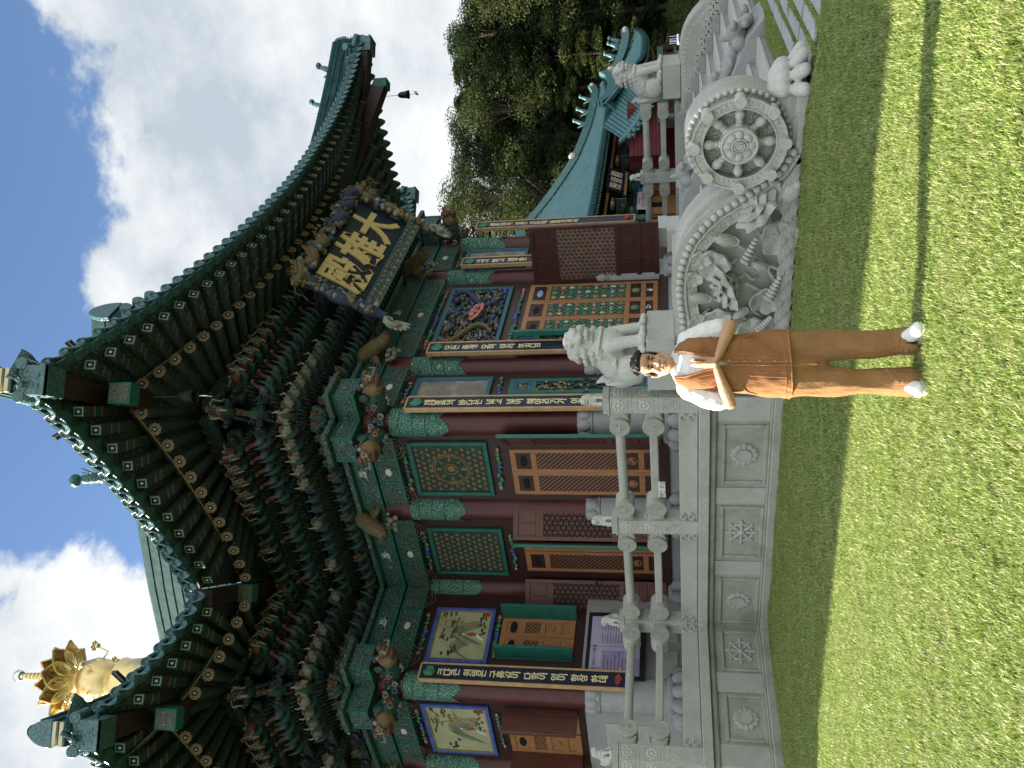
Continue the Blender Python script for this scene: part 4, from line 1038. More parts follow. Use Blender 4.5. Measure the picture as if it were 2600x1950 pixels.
for k in range(14): y = 2.7 + .34 * k; b.cyl((-1.0 + .30 * (y - 2.7), y, 9.75 + .32 * (y - 2.7)), (-.5 + .30 * (y - 2.7), y, 9.95 + .32 * (y - 2.7)), .09, .09, 10)
build(b, 'valley_tiles', 'tile_end', hall)
# gilded finial over the crossing
b = MB(); FX, FY = 4.94, 14.7
b.lathe([(1.5, 12.5), (1.3, 16), (.78, 18.2), (.70, 18.95), (.74, 19.1), (.60, 19.25), (.50, 19.45), (.66, 19.75), (.70, 20.05), (.62, 20.32), (.40, 20.5), (.34, 20.65), (.44, 20.78), (.40, 20.95), (.30, 21.1), (.2, 21.5), (.12, 21.7)], (FX, FY, 0), 36); fin = build(b, 'finial', 'gold', hall)
for rg_, (m, r0, L, W_, tl) in enumerate(((9, .30, .98, .66, .95), (9, .30, 1.02, .6, .62))):
    for k in range(m):
        b = MB(); a = 2 * pi * (k + .5 * rg_) / m + .2
        b.petal(T(FX, FY, 20.72) @ RZ(a) @ T(0, -r0, 0) @ RX(tl), L, W_ * 1.25, .16, .6, 6, 9, .05); build(b, 'finial_petal', 'gold', fin)
b = MB(); z = 21.45; r_ = .205
for k in range(9): b.ell((FX, FY, z), (r_, r_, .10), None, 16, 8); z += .145; r_ *= .93
b.cyl((FX, FY, 21.4), (FX, FY, z), .09, .07); build(b, 'finial_spire', 'gold', fin)
b = MB(); b.ell((FX, FY, z + .12), .19, None, 18, 12); build(b, 'finial_jewel', 'steel_ball', fin)
for k in range(6):
    a = 2 * pi * k / 6 + .35; c = V((FX + 1.05 * cos(a), FY + 1.05 * sin(a), 20.0 + .18 * (k % 2))); b = MB()
    b.tube([V((FX + .66 * cos(a), FY + .66 * sin(a), 19.9)), V((FX + .9 * cos(a), FY + .9 * sin(a), 19.75)), c], .022, 6)
    for j in range(7): b.petal(T(*c) @ RZ(j * .9) @ RX(.9), .2, .16, .15, .4, 3, 4, .02)
    b.ell(c, .10); build(b, 'finial_blossom', 'gold', fin)
# rear hall body, plus an unseen side aisle and roof added to shade the lawn
b = MB(); b.bx(-8.6, -.95, 10.7, 24, ZP, 9); b.bx(-.7, 10.5, 8.4, 24, ZP, 9.4); build(b, 'rear_and_added_wall', 'dark_wood', hall)
b = MB(); e0 = [(-12.02, 11.0, 9.5), (-11.5, 18.6, 9.5), (-11.5, 25, 9.3), (-3, 25, 9.3), (-3, 9.6, 9.2)]
b.add([(-11.35, 11.0, 9.55), (-11.95, 18.6, 9.55), (-11.95, 26, 9.4), (-.9, 26, 9.4), (-.9, 9.8, 9.2), (-4.3, 17, 12.5), (-4.3, 20, 12.5), (-.9, 17, 12.6)], [(0, 1, 6, 5), (1, 2, 6), (2, 3, 7, 6), (0, 5, 7, 4), (0, 4, 3, 2, 1), (5, 6, 7)])
build(b, 'unseen_shade_roof', 'tile_dark', hall)
# ------------------------------------------------------------------ walls, panels, doors
random.seed(5)
def clipline(p, d, x0, x1, z0, z1):
    t0, t1 = -1e9, 1e9
    for o, dd, lo, hi in ((p[0], d[0], x0, x1), (p[1], d[1], z0, z1)):
        if abs(dd) < 1e-9:
            if o < lo or o > hi: return None
            continue
        a, c = (lo - o) / dd, (hi - o) / dd
        if a > c: a, c = c, a
        t0, t1 = max(t0, a), min(t1, c)
    if t1 - t0 < .01: return None
    return (p[0] + d[0] * t0, p[1] + d[1] * t0), (p[0] + d[0] * t1, p[1] + d[1] * t1)
def lattice(b, M, x0, x1, z0, z1, angs, step, w, y, th=.016):
    cx, cz = (x0 + x1) / 2, (z0 + z1) / 2
    for ai, ang in enumerate(angs):
        d = (cos(ang), sin(ang)); nrm = (-d[1], d[0]); R = math.hypot(x1 - x0, z1 - z0)
        for k in range(-int(R / step), int(R / step) + 1):
            seg = clipline((cx + nrm[0] * step * k, cz + nrm[1] * step * k), d, x0, x1, z0, z1)
            if seg: yy = y - .0015 * ai; b.bar(M @ V((seg[0][0], yy, seg[0][1])), M @ V((seg[1][0], yy, seg[1][1])), w, th, M.to_3x3() @ V((0, -1, 0)))
FLOWERS = ['red_paint', 'pink_paint', 'ochre', 'purple_paint', 'cream']
def leaf_door(W, w, h, style, par=None, name='door', both=False):
    par = par or hall
    fm = {'flower': 'orange_wood', 'grid': 'orange_wood', 'hex': 'brown_door', 'hexdark': 'maroon_door', 'green': 'teal_trim'}[style]
    b = MB(); e = .075; t = .026
    B = lambda x0, x1, z0, z1, y0=-t, y1=t: mbox(b, W, x0, x1, y0, y1, z0, z1)
    B(0, e, 0, h); B(w - e, w, 0, h)
    if style in ('flower', 'grid'): rails = [0, .30, .62, h - .42, h]
    elif style in ('hex', 'hexdark'): rails = [0, .42, .86, h - .52, h]
    else: rails = [0, .30, .62, h - .45, h]
    f = .05
    for i, z in enumerate(rails):
        z0 = z if i == 0 else z - f; z1 = z + 2 * f if i == 0 else z + f
        if i == len(rails) - 1: z0, z1 = z - 2 * f, z
        B(e, w - e, z0, z1)
    d = build(b, name, fm, par, .006)
    zones = [(rails[i] + (2 * f if i == 0 else f), rails[i + 1] - (2 * f if i + 2 == len(rails) else f)) for i in range(len(rails) - 1)]
    li = len(zones) - 2
    # infill boards
    for i, (z0, z1) in enumerate(zones):
        if i == li: continue
        b = MB(); mbox(b, W, e, w - e, -.008, .008, z0, z1); build(b, 'door_panel', fm if style != 'green' else 'deep_green', d)
        M = W @ T(w / 2, -.012, (z0 + z1) / 2); r = min(w / 2 - e, (z1 - z0) / 2) * .85
        if style == 'flower':
            b = MB()
            if i == 0:
                mbox(b, M, -r, r, -.01, .0, -r, r); build(b, 'carved_square', 'deep_green', d, .01); b = MB()
                for k in range(9): b.ell(M @ V((rnd(-r, r) * .8, -.014, rnd(-r, r) * .8)), (rnd(.02, .05), .014, rnd(.015, .03)), M.to_3x3(), 6, 5, k % 5)
                build(b, 'bird_carving', ['off_white', 'red_paint', 'leaf_green', 'off_white', 'ochre'], d)
            elif i == 1:
                b.ell(M @ V((0, 0, 0)), (r, .012, r * 1.02), M.to_3x3(), 20, 6); build(b, 'medallion', 'deep_green', d); b = MB()
                for k in range(12): a = 2 * pi * k / 12; b.ell(M @ V((r * .75 * cos(a), -.012, r * .75 * sin(a))), (.03, .012, .02), M.to_3x3(), 6, 5, 0)
                for k in range(6): a = 2 * pi * k / 6; b.ell(M @ V((r * .30 * cos(a), -.016, r * .30 * sin(a))), (.035, .02, .035), M.to_3x3(), 6, 5, 1 + (i + int(w * 100)) % 2)
                build(b, 'peony_carving', ['leaf_green', 'red_paint', 'ochre'], d)
            else: b.ell(M @ V((0, 0, 0)), (r * 1.35, .010, r * .62), M.to_3x3(), 20, 6); build(b, 'eye_opening', 'dark_void' if rnd(0, 1) < .4 else 'sky_paint', d)
        elif style == 'grid':
            b = MB()
            if i == len(zones) - 1: b.ell(M @ V((0, 0, 0)), (r * 1.3, .010, r * .62), M.to_3x3(), 20, 6); build(b, 'eye_opening', 'dark_void', d)
            elif i == 1:
                ring(b, M @ V((0, 0, 0)), r * .8, .012, M.to_3x3() @ V((0, 1, 0)), 20, 5)
                for k in range(8): b.ell(M @ V((rnd(-r, r) * .5, 0, rnd(-r, r) * .5)), (.03, .012, .025), M.to_3x3(), 6, 5)
                build(b, 'lotus_carving', 'orange_wood', d)
        elif style in ('hex', 'hexdark') :
            b = MB()
            for s in (-1, 1): mbox(b, W, w / 2 + s * w * .18 - .06 * (w > .5) - .05, w / 2 + s * w * .18 + .06 * (w > .5) + .05, -.016, .016, z0 + .05, z1 - .05)
            build(b, 'raised_panel', fm, d, .008)
        elif style == 'green':
            b = MB()
            for x0_, x1_, za, zb in ((w * .2, w * .8, z0 + .01, z0 + .04), (w * .2, w * .8, z1 - .04, z1 - .01), (w * .2, w * .2 + .03, z0 + .04, z1 - .04), (w * .8 - .03, w * .8, z0 + .04, z1 - .04)): mbox(b, W, x0_, x1_, -.022, -.008, za, zb)
            build(b, 'blue_border', 'blue_paint', d); b = MB()
            for k in range(8): b.ell(M @ V((rnd(-r, r) * .6, -.006, rnd(-r, r) * .55)), (.04, .01, .03), M.to_3x3(), 6, 5, k % 3)
            build(b, 'panel_carving', ['red_paint', 'ochre', 'leaf_green'], d)
    z0, z1 = zones[li]; x0, x1 = e, w - e
    b = MB()
    if style == 'flower':
        lattice(b, W, x0, x1, z0, z1, (pi / 4, -pi / 4), .085, .026, -.012); lt = build(b, 'lattice', 'leaf_green', d); b = MB(); mi = []
        nx = 3; nz = 9
        for i in range(nx):
            for j in range(nz):
                M = W @ T(x0 + (x1 - x0) * (i + .5) / nx, -.024, z0 + (z1 - z0) * (j + .5) / nz); c = (j * 2 + i) % 5; rr = (x1 - x0) / nx * .40
                b.ell(M @ V((0, 0, 0)), (rr * .55, .018, rr * .75), M.to_3x3(), 8, 6, c)
                for s in (-1, 1): b.ell(M @ V((s * rr * .55, 0, .01)), (rr * .4, .012, rr * .38), M.to_3x3(), 6, 5, (c + 1) % 5 if j % 2 else 5)
        build(b, 'flower_carving', FLOWERS + ['leaf_green'], lt if False else d)
    elif style == 'grid': lattice(b, W, x0, x1, z0, z1, (pi / 4, -pi / 4), .062, .014, -.008, .012); lt = build(b, 'lattice', 'orange_wood', d)
    elif style in ('hex', 'hexdark'): lattice(b, W, x0, x1, z0, z1, (pi / 2, pi / 6, -pi / 6), .088, .015, -.010, .014); lt = build(b, 'lattice', 'brown_door' , d)
    else:
        lattice(b, W, x0, x1, z0, z1, (pi / 3, -pi / 3), .14, .035, -.012); lt = build(b, 'lattice', 'deep_green', d)
        b = MB()
        for k in range(26): b.ell(W @ V((rnd(x0, x1), -.02, rnd(z0, z1))), (.03, .012, .03), W.to_3x3(), 6, 5)
        build(b, 'flower_carving', 'ochre', d)
    b = MB(); mbox(b, W, x0, x1, .006, .012, z0, z1); build(b, 'paper_backing', 'lattice_back' if style in ('grid', 'flower', 'hexdark') else 'dark_void', d)
    if style in ('hex', 'hexdark', 'green'):
        b = MB(); ring(b, W @ V((w - .04, -.045, h * .47)), .05, .008, W.to_3x3() @ V((0, 1, .2)), 16, 5); mbox(b, W, w - .07, w - .015, -.034, -.026, h * .47 + .02, h * .47 + .09); build(b, 'door_ring', 'iron', d)
    return d
def wallbay(M, a, c, z0=1.70):
    """dark timber wall between two columns with a sill"""
    b = MB(); mbox(b, M, a + .15, c - .15, -.045, .08, z0, 6.5); w = build(b, 'timber_wall', 'dark_wood', hall, .006)
    b = MB(); mbox(b, M, a + .2, c - .2, -.14, .1, 1.60, 1.78); build(b, 'door_sill', 'dark_wood', hall, .01)
    b = MB(); mbox(b, M, a + .1, c - .1, -.10, .1, ZP - .05, 1.60); build(b, 'sill_stone', 'granite_grey', hall, .006)
    return w
def flowerstrip(M, x0, x1, z, h, par):
    b = MB(); n = max(4, int((x1 - x0) / .10))
    for k in range(n):
        x = lerp(x0, x1, (k + .5) / n); q = abs(k - n / 2 + .5) / n
        b.ell(M @ V((x, -.09, z + rnd(-.3, .3) * h)), (rnd(.03, .06), .02, rnd(.02, .05)), M.to_3x3(), 7, 5, 1 if q < .12 else 0 if q < .36 else 2)
        b.tube([M @ V((x - .05, -.075, z + .02 * sin(k))), M @ V((x + .05, -.075, z - .02 * sin(k)))], .012, 5, 0)
    build(b, 'flower_carving', ['leaf_green', 'blue_paint', 'pink_paint'], par)
def framed(M, x0, x1, z0, z1, par, mat='teal_trim', inner=None):
    b = MB(); t = .07
    mbox(b, M, x0, x1, -.11, -.05, z1 - t, z1); mbox(b, M, x0, x1, -.11, -.05, z0, z0 + t); mbox(b, M, x0, x0 + t, -.11, -.05, z0 + t, z1 - t); mbox(b, M, x1 - t, x1, -.11, -.05, z0 + t, z1 - t)
    f = build(b, 'panel_frame', mat, hall, .012)
    if inner:
        b = MB(); t += .02
        mbox(b, M, x0 + t - .02, x1 - t + .02, -.100, -.05, z1 - t, z1 - t + .02); mbox(b, M, x0 + t - .02, x1 - t + .02, -.100, -.05, z0 + t - .02, z0 + t)
        mbox(b, M, x0 + t - .02, x0 + t, -.100, -.05, z0 + t, z1 - t); mbox(b, M, x1 - t, x1 - t + .02, -.100, -.05, z0 + t, z1 - t); build(b, 'panel_bead', inner, f)
    return f
def honeycomb(M, x0, x1, z0, z1, ringed):
    f = framed(M, x0, x1, z0, z1, None, 'teal_trim', 'deep_green')
    b = MB(); mbox(b, M, x0 + .08, x1 - .08, -.075, -.05, z0 + .08, z1 - .08); build(b, 'panel_ground', 'deep_green', f)
    b = MB(); st = .125; j = 0; z = z0 + .15
    while z < z1 - .12:
        x = x0 + .15 + (j % 2) * st / 2
        while x < x1 - .12:
            cx, cz = (x0 + x1) / 2, (z0 + z1) / 2; rr = math.hypot(x - cx, z - cz)
            if not (ringed and rr < .36): b.ell(M @ V((x, -.078, z)), (.036, .012, .036), M.to_3x3(), 8, 5, 0)
            ring(b, M @ V((x, -.078, z)), .052, .008, M.to_3x3() @ V((0, 1, 0)), 8, 4, 1); x += st
        z += st * .86; j += 1
    if ringed:
        c = M @ V(((x0 + x1) / 2, -.085, (z0 + z1) / 2)); ax = M.to_3x3() @ V((0, 1, 0))
        for r, m_ in ((.35, 2), (.31, 0), (.12, 2)): ring(b, c, r, .014, ax, 24, 5, m_)
        for k in range(8): a = pi / 4 * k; b.ell(c + M.to_3x3() @ V((.23 * cos(a), 0, .23 * sin(a))), (.06, .015, .03), M.to_3x3() @ Matrix.Rotation(-a, 3, 'Y'), 8, 5, 2)
        b.ell(c, (.08, .02, .08), M.to_3x3(), 10, 6, 0)
    build(b, 'honeycomb_carving', ['dull_ochre', 'ink_green', 'dull_ochre'], f)
def painting(M, x0, x1, z0, z1, seed):
    random.seed(seed); f = framed(M, x0, x1, z0, z1, None, 'blue_paint', 'ochre')
    b = MB(); mbox(b, M, x0 + .08, x1 - .08, -.075, -.05, z0 + .08, z1 - .08); g = build(b, 'painted_ground', 'painting_ground', f)
    w, h = x1 - x0, z1 - z0; Q = lambda u, v, o=0: M @ V((x0 + w * u, -.077 - o, z0 + h * v))
    b = MB()
    for k in range(5):
        u0 = rnd(.12, .45); v0 = .14 + .05 * k
        for s in range(5): b.tube([Q(u0 - .10 + .02 * s + .05 * q, v0 + .035 * s + .32 * sin(pi * q / 7) * (1 - .1 * k), .0) for q in range(8) if u0 - .10 + .02 * s + .05 * q < .9], .007, 4)
    build(b, 'ink_hills', 'ink_wash', g); b = MB()
    for u, tilt in ((.66, .04), (.74, -.03)):
        pts = [Q(u + tilt * sin(v * 5) + .02 * sin(v * 11), .22 + .62 * v) for v in [i / 8 for i in range(9)]]; b.tube(pts, [.020 - .0012 * i for i in range(9)], 6)
        for k in range(5): v = .5 + .09 * k; b.tube([Q(u, v), Q(u + rnd(-.2, .2), v + .05)], .008, 5)
    build(b, 'pine_trunk', 'ochre', g); b = MB()
    for k in range(16):
        u, v = rnd(.42, .90), rnd(.60, .88)
        for j in range(5): b.ell(Q(u + rnd(-.05, .05), v + rnd(-.012, .02)), (.035, .006, .014), M.to_3x3(), 6, 4)
    for k in range(7): b.ell(Q(rnd(.1, .3), rnd(.55, .8)), (.05, .006, .03), M.to_3x3(), 6, 4)
    for k in range(20): b.ell(Q(rnd(.5, .9), rnd(.12, .24)), (.04, .006, .022), M.to_3x3(), 6, 4)
    build(b, 'pine_foliage', 'ink_green', g); b = MB()
    b.ell(Q(.52, .34), (.045, .008, .10), M.to_3x3(), 8, 6, 0); b.ell(Q(.52, .47), (.026, .009, .03), M.to_3x3(), 8, 6, 1); b.tube([Q(.50, .24), Q(.45, .18), Q(.42, .12)], [.03, .03, .02], 6, 1)
    mbox(b, M, x0 + w * .86, x0 + w * .94, -.080, -.074, z0 + h * .09, z0 + h * .21, 0); build(b, 'painted_monk', ['red_paint', 'off_white'], g)
ZT, Z0_ = 6.25, 4.78
# left facade
for a, c, rg_ in ((-3.647, -1.601, True), (-5.883, -3.647, False)):
    w_ = wallbay(LF, a, c); m = (a + c) / 2
    honeycomb(LF, m - .64, m + .63, Z0_, ZT, rg_); flowerstrip(LF, m - .55, m + .55, 6.35, .08, w_); flowerstrip(LF, m - .5, m + .5, 4.62, .10, w_)
def at(p, ang): return T(*p) @ RZ(ang)
def hinge(p, q, z): # leaf from hinge p to free edge q, decorated face towards the viewer's side
    d = V((q[0] - p[0], q[1] - p[1])); a = math.atan2(d.y, d.x); return T(p[0], p[1], z) @ RZ(a), d.length
for y0 in (3.26, 2.73): leaf_door(frame((XL - .03, y0, 1.78), (0, -1, 0), (1, 0, 0), (0, 0, 1)), .53, 2.62, 'grid')
for y0 in (5.30, 4.74): leaf_door(frame((XL - .03, y0, 1.78), (0, -1, 0), (1, 0, 0), (0, 0, 1)), .54, 2.62, 'grid')
def leafpq(p, q, style, z=1.72, h=2.72):
    # frame x from viewer's left to right
    d = V((q[0] - p[0], q[1] - p[1], 0)); L = d.length; x = d.normalized(); y = V((0, 0, 1)).cross(x)
    leaf_door(frame((p[0], p[1], z), x, y, (0, 0, 1)), L, h, style)
leafpq((1.0, 3.92), (1.45, 3.47), 'hex', 1.74, 2.72); leafpq((1.0, 5.93), (1.45, 5.46), 'hex', 1.70, 2.76)
def edged(p, q, style):
    leafpq(p, q, style); d = V((p[0] - q[0], p[1] - q[1], 0)).normalized()
    b = MB(); P0 = V((p[0], p[1], 1.72)) + d * .012 if False else V((q[0], q[1], 1.72)) - d * .012
    b.bar(P0, P0 + V((0, 0, 2.72)), .062, .022, d); build(b, 'door_edge', 'teal_trim', hall)
leafpq((1.45, 2.02), (.93, 1.42), 'hex'); b = MB(); b.bar((.925, 1.41, 1.72), (.925, 1.41, 4.44), .06, .03, (-.65, -.76, 0)); build(b, 'door_edge', 'teal_trim', hall)
leafpq((1.45, 4.16), (.95, 4.00), 'hex'); b = MB(); b.bar((.94, 3.995, 1.72), (.94, 3.995, 4.44), .06, .03, (-.95, -.3, 0)); build(b, 'door_edge', 'teal_trim', hall)
# front facade
w1 = wallbay(FR, XL, 3.20); w2 = wallbay(FR, 3.20, 6.70); w3 = wallbay(FR, 6.70, XR)
for a, c, w_ in ((1.90, 2.80, w1), (7.08, 8.02, w3)):
    f = framed(FR, a, c, Z0_, ZT, w_, 'teal_trim', 'blue_paint'); b = MB(); mbox(b, FR, a + .08, c - .08, -.075, -.05, Z0_ + .08, ZT - .08); build(b, 'cloud_painting', 'cloud_panel', f)
    flowerstrip(FR, a + .1, c - .1, 6.35, .08, w_); flowerstrip(FR, a, c, 4.62, .10, w_)
# dragon panel over the middle doors
f = framed(FR, 3.72, 6.20, Z0_ + .1, ZT, w2, 'teal_trim', 'blue_paint'); b = MB(); mbox(b, FR, 3.80, 6.12, -.07, -.05, Z0_ + .18, ZT - .08); build(b, 'panel_ground', 'dark_void', f)
b = MB(); random.seed(8)
for k in range(900): b.ell((rnd(3.84, 6.08), YF - rnd(.08, .13), rnd(Z0_ + .22, ZT - .12)), rnd(.018, .042), None, 7, 5, random.choice((0, 0, 1, 1, 2, 2, 3, 4)))
build(b, 'cloud_carving', ['dull_blue', 'dull_ochre', 'dull_green', 'dull_cream', 'blue_paint'], f)
for x0_, sg, m_ in ((4.25, 1, 'dragon_skin'), (5.6, -1, 'blue_scale')):
    b = MB(); pts = [(x0_ + sg * .30 * sin(2.2 * q), YF - .17, Z0_ + .28 + 1.05 * q / 2.6) for q in [i * .13 for i in range(21)]]; b.tube(pts, [.025 + .030 * sin(pi * (i + 1) / 23) for i in range(21)], 8); b.ell((x0_ + sg * .1, YF - .2, ZT - .25), (.09, .06, .07)); build(b, 'carved_dragon', m_, f)
b = MB(); lotus(b, frame((4.96, YF - .12, 5.40), (1, 0, 0), (0, 1, 0), (0, 0, 1)) @ RX(.9), .25); build(b, 'carved_lotus', 'pink_paint', f)
flowerstrip(FR, 3.8, 6.1, 6.36, .08, w2); flowerstrip(FR, 3.8, 6.1, 4.66, .08, w2)
for x0_, L in ((5.56, .74), (4.90, .66), (4.24, .66)): leaf_door(T(x0_, YF - .03, 1.80), L, 2.72, 'flower')
leaf_door(frame((6.45, 1.58, 1.77), (0, -1, 0), (1, 0, 0), (0, 0, 1)), 1.32, 2.70, 'hexdark')
leaf_door(frame((3.52, 1.50, 1.77), (0, -1, 0), (1, 0, 0), (0, 0, 1)), .50, 2.70, 'green'); b = MB(); b.bar((3.53, .985, 1.77), (3.53, .985, 4.50), .075, .03, (0, -1, 0)); build(b, 'door_edge', 'teal_trim', hall)
leaf_door(T(1.86, YF - .05, 1.76), .44, 2.70, 'green'); leaf_door(T(2.31, YF - .05, 1.76), .44, 2.70, 'green')
# wing
ww = wallbay(WF, XW, XL); painting(WF, -.34, .94, 5.0, 6.20, 2); flowerstrip(WF, -.2, .8, 6.33, .08, ww); flowerstrip(WF, -.2, .8, 4.90, .07, ww)
for x0_ in (-.10, .33): leaf_door(T(x0_, YB - .05, 3.42), .42, 1.42, 'grid', name='window_sash')
for x0_, x1_, p in ((-.16, -.60, 0), (.80, 1.1, 1)):
    b = MB(); b.bar((x0_, YB - .06, 3.40), (x0_, YB - .06, 4.86), .06, .05, (0, 1, 0)); b.bx(x0_ - .025, x0_ + .025, YB - .42, YB - .10, 3.40, 4.86); build(b, 'window_shutter', 'teal_trim', hall, .006)
b = MB(); mbox(b, WF, XW + .2, XL - .2, -.16, .1, ZP, 3.22); wn_ = build(b, 'stone_wainscot', 'granite_grey', hall, .01)
for x0_ in (-.25, .55):
    b = MB(); mbox(b, WF, x0_ - .3, x0_ + .3, -.19, -.15, 1.5, 1.9); build(b, 'wainscot_panel', 'granite', wn_, .03)
wl = wallbay(WL, -8.3, -YB); wl2 = wallbay(WL, -10.6, -8.3); painting(WL, -7.86, -6.32, 4.95, 6.25, 5); flowerstrip(WL, -7.6, -6.5, 6.36, .07, wl); flowerstrip(WL, -7.6, -6.5, 4.80, .08, wl)
for y0_ in (7.72, 7.05): leaf_door(frame((XW - .04, y0_, 3.3), (0, -1, 0), (1, 0, 0), (0, 0, 1)), .62, 1.36, 'grid', name='window_sash')
for q0, q1, q2 in ((-7.95, -7.72, -.45), (-6.42, -6.33, -.55)): b = MB(); mbox(b, WL, q0, q1, q2, -.05, 3.3, 4.66); build(b, 'window_shutter', 'brown_door', hall, .01)
b = MB(); mbox(b, WL, -8.1, -YB - .2, -.16, .1, ZP, 3.15); wn_ = build(b, 'stone_wainscot', 'granite_grey', hall, .01)
b = MB(); mbox(b, WL, -7.6, -6.5, -.19, -.15, 1.9, 2.8); build(b, 'wainscot_panel', 'granite', wn_, .03)
wallbay(RFc, YF, 3.647); wallbay(RFc, 3.647, YB); wallbay(RW, XR, 10.68)

# ------------------------------------------------------------------ boards with writing
def plaque(x, y, text, label, lotus_=True):
    M = face((x, y, 0), (0, -1)); t = thing('column_plaque', label, 'plaque', M @ T(0, 0, 2.35), group='vertical plaques hung on the columns')
    w, z0, z1 = .345, 2.35, 6.10
    b = MB(); mbox(b, M, -w / 2 + .02, w / 2 - .02, -.03, .03, z0 + .02, z1 - .02); build(b, 'board', 'navy_board', t)
    b = MB()
    for s in (-1, 1): mbox(b, M, s * w / 2 - .016, s * w / 2 + .016, -.045, .04, z0, z1)
    for z in (z0, z1): mbox(b, M, -w / 2 + .016, w / 2 - .016, -.045, .04, z - .016, z + .016)
    build(b, 'board_frame', 'gilt_edge', t, .004)
    b = MB()
    for z in (2.7, 5.8): b.bar(M @ V((0, .03, z)), M @ V((0, .26, z)), .05, .05)
    build(b, 'hanger', 'red_lacquer', t)
    b = MB(); z = z1 - .40
    for ch in text:
        if ch == ' ': z -= .095; continue
        b.join(glyph(ch, .175, M @ T(0, -.030, z), .008, .018, .98)); z -= .130
    build(b, 'lettering', 'cream_letter', t)
    b = MB()
    def lf(u, v): a = 2 * pi * u; r = .115 * v * (1 - .25 * abs(sin(1.5 * a)) ** 6); return M @ V((r * cos(a) * .95, -.035 - .012 * cos(3 * a) * v, z1 - .175 + r * sin(a)))
    b.grid(lf, 24, 3, 0, .012); build(b, 'lotus_leaf_mark', 'leaf_green', t)
    b = MB(); lotus(b, M @ T(0, -.036, z0 + .12) @ S3(1, .25, 1) @ RX(.35), .125); build(b, 'lotus_mark', 'red_paint', t)
plaque(1.565, 1.20, '깨달음의 바다는 넓고 넓어 헤아리기가 어렵고', 'black and gilt vertical plaque on the corner column, above the balustrade post lion')
plaque(3.31, 1.20, '모든 중생 모여 여러 부처님', 'black and gilt vertical plaque right behind the big pale lion')
plaque(6.80, 1.20, '크고 맑고 깨끗한', 'short looking vertical plaque cut off below by the dark open door leaf')
plaque(8.64, 1.20, '세존께서 설산 가운데 들어가셔서', 'vertical plaque at the far front corner with trees and teal roof behind it')
plaque(-.80, 5.48, '크나큰 원력은 구름같이 다함이 없이 항상 한데', 'whole vertical plaque with red lotus foot beside the purple notice board')
